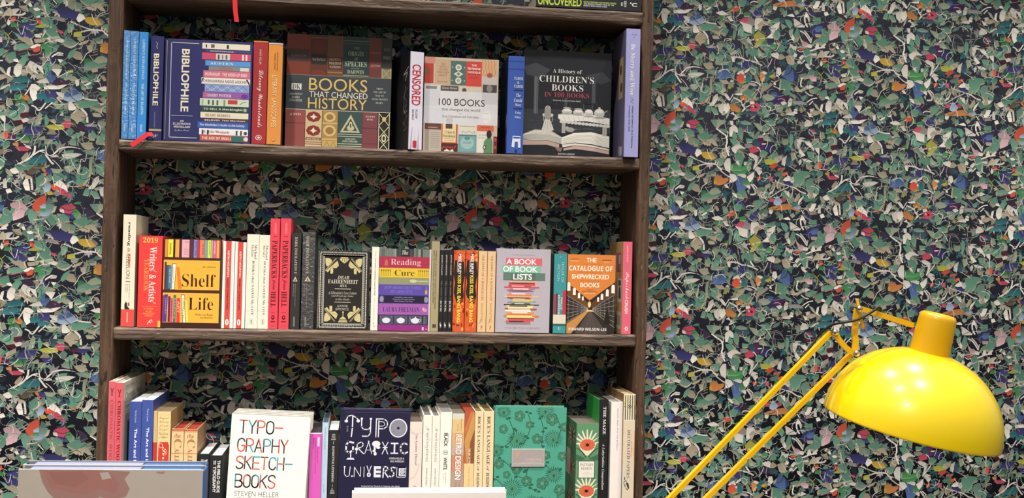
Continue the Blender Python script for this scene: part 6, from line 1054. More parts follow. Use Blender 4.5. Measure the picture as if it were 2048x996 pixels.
place_spine(4, 420, 445, 911, yf=-0.03, depth=0.17, label='low black spine with bold white capitals, beside the cream cover of coloured letters', cover='#232224', kind='hard', group=G4, spine=fg, pages='#dcdad6', round_=0.001)

# cream cover, letters built from coloured strokes
STK = {'T': [((0, 0), (1, 0)), ((.5, 0), (.5, 1))], 'Y': [((0, 0), (.5, .5)), ((1, 0), (.5, .5)), ((.5, .5), (.5, 1))], 'P': [((0, 0), (0, 1)), ((0, 0), (.6, 0), (.95, .15), (.95, .4), (.6, .52), (0, .52))],
       'O': [((.5, 0), (.1, .12), (0, .35), (0, .65)), ((.5, 0), (.9, .12), (1, .35), (1, .65)), ((0, .65), (.1, .88), (.5, 1), (.9, .88), (1, .65))], '-': [((0, .5), (1, .5))],
       'G': [((1, .2), (.8, .04), (.5, 0), (.15, .1), (0, .35), (0, .65)), ((0, .65), (.15, .9), (.5, 1), (.9, .9), (1, .7), (1, .55), (.6, .55))], 'R': [((0, 0), (0, 1)), ((0, 0), (.6, 0), (.95, .15), (.95, .4), (.6, .52), (0, .52)), ((.5, .52), (1, 1))],
       'A': [((0, 1), (.5, 0)), ((.5, 0), (1, 1)), ((.2, .68), (.8, .68))], 'H': [((0, 0), (0, 1)), ((1, 0), (1, .5)), ((1, .5), (1, 1)), ((0, .5), (1, .5))],
       'S': [((1, .15), (.8, .02), (.4, 0), (.05, .12), (.05, .36), (.5, .5)), ((.5, .5), (.95, .64), (.95, .86), (.6, 1), (.2, .98), (0, .85))], 'K': [((0, 0), (0, 1)), ((1, 0), (0, .55)), ((.3, .42), (1, 1))],
       'E': [((0, 0), (0, 1)), ((0, 0), (1, 0)), ((0, .5), (.9, .5)), ((0, 1), (1, 1))], 'C': [((1, .2), (.8, .04), (.5, 0), (.15, .1), (0, .35)), ((0, .35), (0, .65), (.15, .9), (.5, 1), (.8, .96), (1, .8))], 'B': [((0, 0), (0, 1)), ((0, 0), (.6, 0), (.9, .12), (.9, .36), (.6, .48), (0, .48)), ((.6, .48), (1, .6), (1, .86), (.6, 1), (0, 1))]}
kk, rd_, tl = '#3c3a3a', '#dc5a50', '#3f9ea4'
def stroke_text(s, x0, x1, y0, y1, cols, w=3.0):
    it = []; n = len(s); cwid = (x1 - x0) / (n + (n - 1) * .28); ci = 0
    for i, c_ in enumerate(s):
        xo = x0 + i * cwid * 1.28
        for st_ in STK[c_]:
            col = {'k': kk, 'r': rd_, 't': tl}[cols[ci % len(cols)]]; ci += 1
            p = []
            for (a, b) in st_: p += [xo + a * cwid, y0 + b * (y1 - y0)]
            q_ = [(p[k_], p[k_ + 1]) for k_ in range(0, len(p), 2)]
            if len(q_) > 3 and c_ not in 'E': q_ = smooth_line(q_, 4)
            it.append(L(col, w, *[c2 for c1 in q_ for c2 in c1]))
    return it
ts = stroke_text('TYPO-', 11, 65, 6, 20.5, 'rktkkkrkktr') + stroke_text('GRAPHY', 10, 73, 27.2, 42, 'krkrtkrkktkrrkkr') + stroke_text('SKETCH-', 10, 80, 48, 62, 'rkkrkktrrkrtktkkrtt') + stroke_text('BOOKS', 10, 60, 69, 83.5, 'tkrrkkktkrkkkr')
ts += [T('STEVEN HELLER', 'L', 10, 88, 66, 94, '#4c4a4a'), T('LITA TALARICO', 'L', 10, 95.4, 62, 99, '#4c4a4a')]
xA, _ = at(456, 930, -0.045); xB, _ = at(614, 930, -0.045)
zt = at(540, 831, -0.045)[1]
ROLL_T = 0.042
wT = xB - xA
ts = YS(ts, 0.84, 0.6)
tsb = book('paperback_book', 'cream book with big black, red and teal letters, front one of a stack of four', wT, zt - Z_S[4] - 0.004, 0.023, '#f0eadf', kind='soft', group=G4, front=ts, pages='#8f8676',
           loc=(xA - 0.004, -0.045, Z_S[4] + wT * math.sin(ROLL_T)), rot=(0, ROLL_T, 0))
for k, lb in ((1, 'cream topped book directly behind the front one of the cream stack'), (2, 'third book back in the cream stack, only its top edge showing'), (3, 'rearmost book of the cream stack, nearest the wallpaper')):
    copy_thing(tsb, lb, (xA - 0.004 + 0.001 * k, -0.045 + 0.0236 * k, Z_S[4] + wT * math.sin(ROLL_T)), (0, ROLL_T, 0))
cursor[4] = xB + 0.004
place_spine(4, 619, 644, 865.5, yf=-0.03, depth=0.16, label='magenta pink spine with tiny lettering, right of the cream stack', cover='#d65cb4', kind='soft', group=G4, pages='#3c3438',
    spine=[R(0, 0, 100, 1.4, '#f0e8f0'), T('The alternative guide', 'B', 62, 17, 72, 36, '#8a2c78', 'd'), R(64, 5, 82, 16, '#ecc6e2'), T('Typographic design for visual communication', 'B', 46, 6, 56, 48, '#8a2c78', 'd'), T('Masterclass', 'B', 30, 6, 40, 19, '#8a2c78', 'd')])
place_spine(4, 645, 657, 845, yf=-0.025, depth=0.17, label='slim pale blue spine between the magenta and the black ones', cover='#b4cadb', kind='soft', group=G4, pages='#3c4650',
    spine=[T('The Illustration Idea Book', 'L', 40, 5, 66, 29, '#5c7484', 'd'), T('Inspiration from masters', 'L', 44, 31, 62, 49, '#8a9cac', 'd'), T('Steven Heller', 'L', 40, 65, 62, 75, '#5c7484', 'd')])
place_spine(4, 658, 677, 860, yf=-0.025, depth=0.15, label='black spine with small white slab capitals, white page tops above it', cover='#272526', kind='soft', group=G4, pages='#eae6e0',
    spine=YS([T('URBAN', 'S', 34, 6, 66, 8.4, '#c8c4be'), T('STYLE', 'S', 32, 9.4, 68, 11.8, '#c8c4be'), T('INSPIRED', 'S', 26, 12.8, 74, 15, '#c8c4be'), R(48, 17, 52, 21, '#c8c4be'), T('HANDSTYLE LETTERING', 'R', 40, 24, 62, 78, '#d8d4ce', 'd'), R(48, 81, 52, 85, '#c8c4be'), T('BY', 'S', 44, 87, 56, 89, '#c8c4be'), T('VIKTORY', 'S', 30, 90, 70, 92, '#c8c4be'), T('WORKSHOP', 'S', 26, 93, 74, 95.4, '#c8c4be')], 0.77))
iv = '#dcdae0'
tu = [R(0, 0, 100, 100, '#211f3a'), R(6, 2.6, 98, 3.0, '#4a4a62'), L(iv, 2.4, 8, 12, 10, 7.5, 16, 6.4, 22, 9, 26, 12), E(8, 13, 2.6, 1.6, iv), E(25, 12.6, 2.6, 1.8, iv), L(iv, 2.8, 17, 7, 17, 20, 16, 30), L(iv, 2.6, 30, 10, 30, 19, 33, 22, 40, 22, 43, 19, 43, 10), L(iv, 2.6, 43, 18, 43, 26, 40, 29.6, 32, 29.6), E(30, 10, 1.8, 1.2, iv), E(43, 10, 1.8, 1.2, iv),
      L(iv, 2.4, 51, 10, 51, 30), L(iv, 2.4, 54.6, 12, 54.6, 30), L(iv, 2.4, 51, 10, 62, 10, 67, 13, 67, 18, 62, 21, 56, 21), L(iv, 1.6, 55, 13, 61, 13, 63, 15, 63, 17, 61, 18, 56, 18), E(83, 20, 13, 10.6, iv, 40), E(83, 20, 11.4, 9.3, '#85838f', 40), E(83, 20, 1.8, 1.6, '#22203a')]
for k in range(16):
    a_ = 2 * PI * k / 16; tu.append(L('#a9a7b2', 0.5, 83 + 3 * math.cos(a_), 20 + 2.4 * math.sin(a_), 83 + 10.6 * math.cos(a_), 20 + 8.6 * math.sin(a_)))
tu += [T('THE', 'S', 9, 18, 11, 25, '#8a8898', 'd'), L(iv, 4.0, 19, 37, 12, 36, 9, 40, 9, 46, 13, 48, 19, 46, 19, 42), L(iv, 2.2, 16, 48, 16, 53), PG(iv, 12, 54, 20, 54, 22, 56, 10, 56), L(iv, 2.4, 24, 49, 25, 38, 31, 36, 34, 39, 31, 42, 26, 43, 34, 49), E(24, 44, 2.4, 1.6, iv), L(iv, 1.6, 36, 49, 41, 36, 46, 49), L(iv, 1.2, 38, 45, 44.6, 45), E(41, 35.6, 1.2, 1, iv), L(iv, 4.4, 50, 36, 50, 46), E(52, 38, 6, 3.4, iv), E(51, 49, 2.2, 2, iv), E(49, 46, 2, 1.4, iv), E(55, 42, 3, 1.6, iv), L(iv, 2, 61, 36, 65, 42, 61, 49), L(iv, 2, 69, 36, 65, 42, 69, 49), L(iv, 2, 62, 42, 68, 42),
       R(73, 36.4, 84, 38, iv), R(77.4, 36.4, 79.6, 49, iv), R(73, 47.6, 84, 49, iv), L(iv, 3.6, 96, 38, 92, 36.6, 88, 39, 87, 43, 88.6, 47, 93, 48.8, 97, 47), T('STEVEN HELLER &', 'B', 71, 53, 93, 55.2, '#c8c4c0'), T('GAIL ANDERSON', 'B', 73, 56.2, 93, 58.4, '#c8c4c0'),
       L(iv, 1.8, 8, 64, 8, 72, 11, 75, 15, 74, 16, 64), E(8, 64, 1.4, .9, iv), E(19, 74.4, 1.3, 1, iv), L(iv, 1.5, 22, 75, 22, 64, 31, 75, 31, 64), L(iv, 1.5, 36, 64, 36, 75), L(iv, 1.8, 40, 63, 43, 70, 46, 63), E(43, 72.6, 2.8, 2.6, iv), E(43, 72.6, 1.2, 1.2, '#6a687c'), R(50, 63, 60, 75.4, iv), R(53, 66, 60, 68, '#4a4864'), R(53, 70.6, 60, 72.4, '#4a4864'), L(iv, 3, 63.4, 75, 64, 64, 69, 63, 70, 67, 65, 69, 70.6, 75), L(iv, 3.2, 80, 64.6, 76, 63.6, 74, 66.4, 77.6, 69, 79.6, 72, 76, 75, 73, 74), FR(83, 63.6, 96, 75, 1.4, iv), R(86, 65, 88, 73, iv), E(91, 69, 4, 2.6, '#b4b2be'), R(86, 65, 95, 66.4, iv), R(86, 72, 95, 73.4, iv),
       T('Letterforms Found in Nature, the Built', 'B', 33, 84.4, 88, 86.4, '#b8b6be'), T('World and Human Imagination', 'B', 40, 87.4, 88, 89.4, '#b8b6be')]
tu = tu[:1] + YS(tu[1:], 0.83, 0.0)
place_cover(4, 677.4, 819, 819, yf=-0.03, TH=0.03, roll=0.012, label='dark indigo book, face out, with white letters shaped from everyday objects', cover='#2b2a46', group=G4, front=tu, pages='#3a3848')
place_spine(4, 820.6, 845.4, 843.5, yf=-0.03, depth=0.16, label='pale blush spine with a fine looping thread line, right of the indigo cover', cover='#e2d3c8', kind='soft', group=G4, pages='#5c5248',
    spine=YS([R(0, 17, 100, 17.4, '#c8b4a8'), T('The Golden Thread', 'r', 46, 18.5, 62, 66, '#5a4c48', 'd'), L('#8a7c74', 0.5, 2, 12, 20, 16, 40, 20), L('#8a7c74', 0.5, 80, 64, 70, 74, 44, 84, 0, 89), T('Kassia', 'S', 38, 97.4, 60, 99, '#5a4c48')], 0.69))
iw = [T('I WONDER', 'R', 38, 18, 62, 66, '#b0aaa0', 'd'), E(50, 62, 18, 3, '#c8c0b4'), E(50, 62, 14, 2.4, '#ece5d8'), T('MARIAN BANTJES', 'r', 40, 74, 58, 99, '#8a847a', 'd'), L('#b4aea4', 0.5, 20, 15, 70, 20, 30, 28, 80, 34, 20, 44, 76, 52)]
place_spine(4, 847.2, 864.8, 830.5, yf=-0.03, depth=0.17, label='ivory spine with faint swirling letters, left one of the pair', cover='#ece4d6', kind='hard', group=G4, pages='#6a6460', spine=YS(iw, 0.70), round_=0.0008)
place_spine(4, 865.6, 880.8, 831.5, yf=-0.03, depth=0.17, label='ivory spine with faint swirling letters, right one beside the plain white spine', cover='#ece4d6', kind='hard', group=G4, pages='#6a6460', spine=YS(iw, 0.70), round_=0.0008)
place_spine(4, 881.6, 904.4, 824, yf=-0.03, depth=0.18, label='white spine with bold black capitals and a small circle between them', cover='#f0eadd', kind='soft', group=G4, pages='#74706c',
    spine=YS([T('PALETTE NO.1', 'S', 66, 30, 74, 42, '#7a766e', 'd'), T('BLACK', 'B', 34, 29, 66, 48, '#2c2a28', 'd'), E(50, 56, 22, 3.4, '#3a3836'), E(50, 56, 19, 2.9, '#f0eadd'), T('mono', 'B', 36, 54.8, 64, 57.2, '#2c2a28'), T('WHITE', 'B', 34, 63, 66, 80, '#2c2a28', 'd'), T('New Monochrome', 'L', 52, 84, 62, 99, '#5a5650', 'd'), T('Graphics', 'L', 34, 85, 44, 94, '#5a5650', 'd')], 0.69))
place_spine(4, 905.2, 929.4, 827, yf=-0.03, depth=0.17, label='tan to pink spine with big white outlined capitals', cover='#c89a6c', spine_col='#d8b684', kind='soft', group=G4, pages='#6a6258',
    spine=[R(0, 70, 100, 100, '#b49a88')] + YS([R(0, 0, 100, 3, '#ccd6c8'), R(0, 3, 100, 8, '#d4cfb4'), R(0, 8, 100, 26, '#dcbc84'), R(0, 26, 100, 42, '#d8a878'), R(0, 42, 100, 56, '#c0a898'), R(0, 56, 100, 78, '#c8886c'), R(0, 78, 100, 100, '#b49a88'), T('Graphics', 'c', 64, 7, 84, 24, '#9a7038', 'd'), T('form', 'c', 36, 14, 56, 24, '#9a7038', 'd'), T('RETRO', 'B', 26, 27.5, 86, 56, '#7a4a3c', 'd'), T('RETRO', 'B', 30, 28, 82, 55.4, '#f0e8de', 'd'), T('DESIGN', 'B', 26, 57, 84, 90, '#7a4a3c', 'd'), T('DESIGN', 'B', 30, 57.6, 80, 89.4, '#f0e8de', 'd'), T('Techniques', 'L', 60, 92, 78, 99, '#7a5a4a', 'd'), T('retro', 'L', 30, 92, 48, 99, '#7a5a4a', 'd')], 0.72))
place_spine(4, 930.2, 950, 823, yf=-0.03, depth=0.16, label='brown and orange spine with slanting folds above a cream band', cover='#7a3c28', spine_col='#b86a44', kind='soft', group=G4, pages='#8a3a28',
    spine=[R(0, 70, 100, 100, '#e8c88e')] + YS([PG('#b0583c', 0, 0, 60, 0, 0, 24), PG('#c8784c', 60, 0, 88, 0, 8, 30, 0, 24), PG('#c89454', 88, 0, 100, 8, 100, 69, 30, 69, 0, 40), PG('#8a5434', 60, 40, 100, 24, 100, 69, 40, 69), T('THE ART OF THE', 'S', 46, 49, 64, 69, '#f0e6da', 'd'), R(0, 69, 100, 100, '#e8c88e'), T('THE ART OF THE FOLD', 'L', 48, 74, 60, 112 - 13, '#6a5838', 'd')], 0.72))
rl = [T("RICE'S LANGUAGE", 'r', 32, 6, 66, 67, '#5a4834', 'd'), T('of', 'i', 32, 68.5, 62, 75, '#5a4834', 'd'), T('BUILDINGS', 'r', 32, 77, 64, 99, '#5a4834', 'd')]
place_spine(4, 950.8, 967.6, 823, yf=-0.03, depth=0.15, label='cream spine with brown roman capitals, left one of the pair', cover='#e8d2a8', kind='hard', group=G4, pages='#6e5c40', spine=YS(rl, 0.76), round_=0.0008)
place_spine(4, 968.6, 988.8, 823, yf=-0.03, depth=0.15, label='cream spine with brown roman capitals, right one against the green patterned cover', cover='#e8d2a8', kind='hard', group=G4, pages='#6e5c40', spine=YS(rl, 0.76), round_=0.0008)
gp = [R(0, 0, 100, 100, '#4fa088')]; dg = '#2f5f4c'
def fan(cx, cy, r, n, a0, a1):
    for k in range(n):
        a = a0 + (a1 - a0) * k / (n - 1); ca_, sa_ = math.cos(a), math.sin(a) * .62
        rr1 = r * (0.92 + 0.16 * (k % 3) / 2)
        px_, py_ = -math.sin(a), math.cos(a) * .62
        def pt(d, o): return (cx + d * ca_ + o * px_, cy + d * sa_ + o * py_)
        p = [pt(r * .3, 0), pt(r * .68, .7), pt(rr1, 0), pt(r * .68, -.7)]
        gp.append(('poly', p, dg))
    gp.append(E(cx, cy, r * .36, r * .28, '#4a8a6c'))
    gp.append(E(cx, cy + 1, 1.6, 1.6, dg))
def flower(cx, cy, r, a0=0):
    for k in range(5):
        a = a0 + 2 * PI * k / 5
        gp.append(E(cx + r * .6 * math.cos(a), cy + r * .4 * math.sin(a), r * .52, r * .36, dg, 12))
        gp.append(E(cx + r * .6 * math.cos(a), cy + r * .4 * math.sin(a), r * .42, r * .28, '#487f66', 12))
    gp.append(E(cx, cy, r * .3, r * .22, '#5f9c80'))
gr = random.Random(5)
for c_ in ((20, 12, 26, 22, 24, 30, 14, 36), (46, 6, 50, 16, 46, 26, 40, 34), (62, 8, 68, 20, 66, 34, 74, 44), (10, 48, 22, 54, 30, 62, 44, 66), (52, 50, 46, 60, 50, 72, 60, 78), (72, 52, 80, 58, 90, 56), (86, 8, 92, 20, 88, 30), (4, 66, 14, 74, 12, 88), (64, 84, 72, 92, 84, 94), (34, 44, 40, 50, 54, 46)):
    gp.append(L(dg, 1.6, *[q2 for q1 in smooth_line([(c_[k], c_[k + 1]) for k in range(0, len(c_), 2)], 4) for q2 in q1]))
    for k in range(0, len(c_), 2):
        for _ in range(2):
            a = gr.uniform(0, 6.28); gp.append(E(c_[k] + 3.4 * math.cos(a), c_[k + 1] + 2.2 * math.sin(a), 2.6, 1.1, dg, 8))
for c_ in ((31, 30, 15), (82, 29, 15), (26, 74, 16), (84, 62, 14), (70, 3, 14), (3, 40, 11), (54, 88, 13), (98, 84, 12), (12, 4, 11)): fan(c_[0], c_[1], c_[2], 24, 0, 2 * PI)
for c_ in ((34, 8, 7, 0), (59, 29, 6.5, 1), (7, 52, 6.5, .5), (32, 57, 6.5, 0), (46, 68, 7, .7), (80, 11, 8, .3), (68, 70, 8, 0), (58, 47, 5, 1), (92, 76, 7, .4), (12, 20, 6, 0), (40, 94, 7, 0), (8, 84, 7, .5), (97, 18, 6, 0), (48, 16, 5, 0), (72, 44, 6, .6), (95, 45, 6, .2), (18, 62, 5, 0), (76, 88, 7, .3)): flower(*c_)
gbk = place_cover(4, 989.6, 1133.5, 815, yf=-0.03, TH=0.035, label='tall green book, face out, with dark leaf and fan pattern and small grey label', cover='#4fa088', spine_col='#3c7c68', group=G4, front=gp, pages='#3f6a5c')
gw = 0.152; fz = at(1057, 916, -0.03)
lab = MB(); x0_, z1_ = at(1024, 898, -0.033); x1_, z0_ = at(1089, 934, -0.033)
gx, gz = gbk.location.x, gbk.location.z
lab.cbox(x0_ - gx, -0.0024, z0_ - gz, x1_ - gx, -0.0002, z1_ - gz, 0.0003, mat_paint('#b4a8a4', 0.4))
print_on(lab, [R(3, 4, 97, 96, '#a89c98'), R(3, 82, 97, 84, '#d8d0cc'), PG('#d89878', 14, 18, 20, 16, 22, 28, 18, 44, 12, 42), T('PATTERN BOOK', 'r', 40, 52, 92, 66, '#cbb8b2'), R(30, 72, 92, 74, '#c4b6b0'), R(8, 76, 92, 77, '#c4b6b0')], x1_ - x0_, z1_ - z0_, lambda u, v, l: (x0_ - gx + u, -0.0024 - l, z0_ - gz + v))
lb_ = lab.build('title_label', gbk); lb_['label'] = 'small grey label'
def petals(cy):
    it = []
    for k in range(9):
        a = -PI / 2 + (k - 4) * 0.36
        it.append(PG('#e6dcc0', 50 + 10 * math.cos(a - .5), cy + 3 * math.sin(a - .5), 50 + 60 * math.cos(a - .09), cy + 19 * math.sin(a - .09), 50 + 66 * math.cos(a), cy + 21 * math.sin(a), 50 + 10 * math.cos(a + .5), cy + 3 * math.sin(a + .5)))
    it.append(PG('#e6dcc0', 8, cy - 3, 92, cy - 3, 80, cy + 6, 54, cy + 14, 46, cy + 14, 20, cy + 6))
    it += [L('#1f2a22', 1.6, 4, cy + 4, 26, cy + 9, 44, cy + 16), L('#1f2a22', 1.6, 96, cy + 4, 74, cy + 9, 56, cy + 16)]
    for k in range(14):
        a = 2 * PI * k / 14; it.append(E(50 + 26 * math.cos(a), cy + 5.6 * math.sin(a), 9, 2.2, '#d86848', 10))
    it += [E(50, cy, 24, 5.4, '#d86848'), L('#8a3a2c', 0.6, 36, cy - 3, 64, cy + 3), L('#8a3a2c', 0.6, 64, cy - 3, 36, cy + 3)]
    s_ = []
    for k in range(16):
        a = 2 * PI * k / 16; r_ = 1.0 if k % 2 == 0 else .55
        s_ += [50 + 12 * r_ * math.cos(a), cy + 2.8 * r_ * math.sin(a)]
    it.append(PG('#2c1c1c', *s_)); return it
pd = [R(0, 0, 100, 100, '#5f9068')] + petals(24) + [PG('#3f6a4a', 0, 36, 30, 40, 44, 42, 20, 44, 0, 44), PG('#3f6a4a', 100, 36, 70, 40, 56, 42, 80, 44, 100, 44)] + petals(84) + [R(10, 44.5, 86, 67.5, '#2a2c26'), R(13, 45.4, 83, 66.6, '#e9e1d2'), T('PATTERN', 'r', 20, 48, 78, 51.6, '#4a4a58'), T('DESIGN', 'r', 24, 53, 72, 56.4, '#4a4a58'), T('With over', 'L', 38, 59, 60, 60.4, '#8a8680'), T('1,500 illustrations', 'L', 26, 61, 74, 62.4, '#8a8680'), T('Thames', 'L', 34, 63.8, 60, 65, '#a8a49c')]
clip = lambda its: [('poly', [(min(100, max(0, a)), min(100, max(0, b))) for a, b in i[1]], i[2]) if i[0] == 'poly' else i for i in its]
pdb = [R(0, 0, 100, 100, '#4f7f5c')]
for cy in (16, 52, 88):
    for k in range(10):
        a = 2 * PI * k / 10
        pdb.append(PG('#c9c4a4', 60 + 6 * math.cos(a - .4), cy + 3 * math.sin(a - .4), 60 + 46 * math.cos(a), cy + 17 * math.sin(a), 60 + 6 * math.cos(a + .4), cy + 3 * math.sin(a + .4)))
    pdb += [E(60, cy, 12, 8, '#b05a40'), E(60, cy, 5, 4, '#3a2420')]
pdb.append(R(6, 34, 46, 62, '#c8c0a8'))
for k in range(9): pdb.append(R(9, 36 + k * 2.8, 43, 36.8 + k * 2.8, '#8a8474'))
place_spine(4, 1153.6, 1198, 846.5, yf=-0.03, depth=0.135, label='fat green and cream spine with orange daisies and a small cream label', cover='#5f9068', back_col='#4f7f5c', kind='soft', group=G4, pages='#6a6258', spine=clip(pd[:1] + YS(pd[1:], 0.833, 3.5)), back=clip(pdb))
place_spine(4, 1198.6, 1217.6, 799.5, yf=-0.03, depth=0.155, label='black spine with white capitals over italics, bright green back cover', cover='#1f1e1e', spine_col='#201f20', back_col='#2f9f45', group=G4, pages='#3a3834', round_=0.0006,
    spine=[T('THE MAZE', 'R', 42, 6, 74, 30, '#e6e4e0', 'd'), T('A Labyrinthine Compendium', 'I', 34, 38, 66, 78, '#d2d0cc', 'd')])
place_spine(4, 1223, 1246, 804, yf=-0.032, depth=0.165, label='white spine with small grey italic lettering, between the black one and the ornamented one', cover='#e8e3dc', spine_col='#f0e6df', back_col='#c9c5bd', group=G4, pages='#8a867e', round_=0.0006,
    spine=[T('Quentin Blake Pens Ink & Places', 'i', 50, 5.5, 64, 43, '#8a8682', 'd')])
dp = [R(0, 0, 100, 100, '#dccab0'), PG('#dca070', 0, 30, 40, 34, 60, 46, 40, 56, 70, 64, 50, 74, 0, 70), PG('#e0a878', 100, 36, 70, 40, 80, 52, 60, 60, 100, 64), PG('#c9c4ba', 30, 62, 80, 66, 100, 80, 60, 84, 20, 78), PG('#d2cdc4', 0, 74, 30, 78, 70, 90, 40, 100, 0, 100), R(0, 0, 100, 26, '#e2d6b8')]
for k in range(5): dp.append(R(10 + k * 20, 1, 17 + k * 20, 25, '#2c2a2c'))
dp += [PG('#e2d098', 0, 12, 50, 4.5, 100, 12, 50, 20), PG('#d8b840', 0, 8, 20, 7, 50, 4, 80, 7, 100, 8, 100, 11, 50, 5, 0, 11), PG('#d8b840', 0, 15, 20, 17, 50, 20, 80, 17, 100, 15, 100, 12.5, 50, 19, 0, 12.5), L('#2c2a2c', 1.2, 6, 12, 50, 7.4, 94, 12, 50, 16.6, 6, 12), L('#2c2a2c', 1.0, 32, 12, 50, 9.8, 68, 12, 50, 14.4, 32, 12), E(50, 12, 8, 1, '#2c2a2c', 8),
       T('DECORATED PAPERS', 'r', 36, 35, 62, 82, '#5c4c48', 'd'), T('An Anthology', 'S', 68, 46, 76, 62, '#a8603c', 'd'), L('#8a7a6a', 0.5, 0, 38, 40, 39, 100, 37), PG('#6a6654', 10, 86, 30, 83.5, 56, 88, 60, 92, 44, 94, 20, 90), PG('#3a3a30', 30, 86, 54, 87, 62, 92, 44, 91), PG('#4c4a40', 16, 82, 20, 80, 26, 83, 16, 84)]
place_spine(4, 1247.4, 1271.4, 788.5, yf=-0.04, depth=0.175, label='ornamented spine with black stripes and a yellow diamond at its head, against the right upright', cover='#bba07c', spine_col='#dccab0', back_col='#8a6a44', group=G4, pages='#b09a70', round_=0.0006, spine=clip(dp[:1] + YS(dp[1:], 0.84)))

# ------------------------------------------------------------------ display table in front with art books and lamp
YT = -0.97
TBL = -0.15
wood_t = mat_wood('pale_table_wood', 0, '#8a6a4c', '#b08a64', '#c8a47c')
tb = thing('display_table', 'wooden display table in front of the bookcase carrying the art books and the lamp', 'table', (0.75, YT, -1.15))
mb = MB(); mb.cbox(-1.0, -0.32, TBL - 0.035 + 1.15, 1.05, 0.20, TBL + 1.15, 0.004, wood_t); mb.build('table_top', tb)
mb = MB(); mb.box(-0.93, -0.27, TBL + 1.15 - 0.12, 0.98, -0.25, TBL + 1.15 - 0.0355, wood_t); mb.box(-0.93, 0.13, TBL + 1.15 - 0.12, 0.98, 0.15, TBL + 1.15 - 0.0355, wood_t); mb.build('apron', tb)
for sx_ in (-0.95, 0.95):
    for sy_ in (-0.27, 0.12):
        mb = MB(); mb.cbox(sx_, sy_, 0.0, sx_ + 0.05, sy_ + 0.05, TBL + 1.15 - 0.0355, 0.003, wood_t); mb.build('leg', tb)

# grey art books seen from just above: pale page block, blue cloth towards the right, painted cover
GA = 'large art books standing on the table in front'
xl, zt = at(34.5, 938, YT - 0.06); xr, _ = at(405, 943, YT - 0.06)
wA = xr - xl; hA = zt - TBL; tA = 0.032
art = thing('art_book', 'large grey art book with a red watercolour cloud on its cover, in the lower left', 'book', (xl, YT - 0.06, TBL), (0, 0.006, 0.0), GA)
art.location.z += 0.0
cvr = mat_paint('#a89f94', 0.5, 0.35, var=0.05)
mb = MB(); mb.cbox(0, 0, 0.003, wA, 0.0028, hA, 0.0006, cvr)
wash = [PG('#93706a', 11, 0.4, 42, 0.4, 60, 1.4, 57, 6, 60, 12, 58, 17, 50, 19, 44, 17, 40, 20.5, 34, 18.5, 27, 20, 24, 17.6, 20, 18.8, 16, 14, 13, 8), PG('#966860', 13, 1, 40, 0.8, 50, 3, 54, 9, 52, 15, 44, 12, 36, 16, 28, 14, 18, 12), PG('#8f625b', 16, 2, 34, 1.4, 38, 6, 30, 11, 20, 9), PG('#8f726c', 26, 18, 30, 19.4, 29, 16.8, 25, 17), PG('#a89f94', 43.5, 2.2, 48, 1.6, 50, 5.4, 45, 6.6),
        PG('#8d9696', 32, 24, 44, 22.4, 56, 22, 66, 24, 74, 27, 76, 34, 30, 36, 28, 28), PG('#7c8a92', 38, 25, 58, 23.6, 68, 27, 70, 33, 40, 33), PG('#96786e', 74, 1.4, 79, 1.2, 78, 2.6, 75, 2.4)]
print_on(mb, wash, wA, hA, lambda u, v, l: (u, -l, v), 0.5)
mb.build('front_cover', art)
mb = MB(); mb.cbox(0, tA - 0.0028, 0.003, wA, tA, hA, 0.0006, mat_paint('#70747e', 0.55)); mb.build('back_cover', art)
fx = 0.645
mb = MB(); mb.cbox(0.012, 0.0030, 0.006, wA * fx, tA - 0.0060, hA - 0.0012, 0.0006, mat_paint('#868ba4', 0.65)); mb.build('page_block', art)
mb = MB(); mb.cbox(wA * fx + 0.0003, 0.0030, 0.004, wA - 0.0012, tA * .48, hA - 0.0008, 0.003, mat_paint('#2360a4', 0.45)); mb.cbox(wA * fx + 0.0003, tA * .5, 0.004, wA - 0.004, tA - 0.004, hA - 0.0020, 0.003, mat_paint('#2666ab', 0.45)); mb.build('jacket_fold', art)['label'] = 'bright blue folded jacket'
mb = MB(); mb.cbox(wA - 0.001, 0.0, 0.003, wA + 0.0014, tA, hA - 0.0012, 0.0006, mat_paint('#2a5f9c', 0.45)); mb.build('spine', art)
copy_thing(art, 'large art book behind the front grey one, only its blue and grey top edge showing', (xl - 0.004, YT - 0.06 + tA + 0.0006, TBL), (0, 0.006, 0))

# white paperbacks at the lower edge
GWh = 'white books at the bottom edge of the view'
xl, zt = at(704, 986, YT - 0.03); xr, _ = at(1012, 990, YT - 0.03)
wb = book('paperback_book', 'front one of two white books whose top edges just show at the bottom edge', xr - xl, zt - TBL, 0.018, '#e9e2dd', kind='soft', group=GWh, loc=(xl, YT - 0.03, TBL), pages='#d9d2cc', rough=0.35)
copy_thing(wb, 'rear one of two white books at the bottom edge, a sliver above the front one', (xl + 0.003, YT - 0.03 + 0.0186, TBL))

# ------------------------------------------------------------------ yellow desk lamp
YL = -0.93
ylw = mat_paint('#ffdc00', 0.30, 0.5, coat=0.6, var=0.02, k=0.95)
ylw2 = mat_paint('#f0b800', 0.3, 0.5, coat=0.3, var=0.02)
steel = mat_paint('#cfcac4', 0.22, 0.5, metal=1.0, var=0.02)
blk = mat_paint('#17171a', 0.5, 0.4)
def pl(px, py): return at(px, py, YL)
def cl(x, y): return pl(1580 + x * 0.41786, 580 + y * 0.41786)      # zoomed lamp detail
A, B, C_ = cl(312, 88), cl(298, 300), cl(197, 200)
d1 = pl(1339.7, 996); d2 = pl(1412.8, 996)
def ext(p, q, z):
    t = (z - p[1]) / (q[1] - p[1]); return (p[0] + (q[0] - p[0]) * t, z)
ZB = TBL + 0.085
e1, e2 = ext(C_, d1, ZB + 0.028), ext(B, d2, ZB)
bx = (e1[0] + e2[0]) / 2
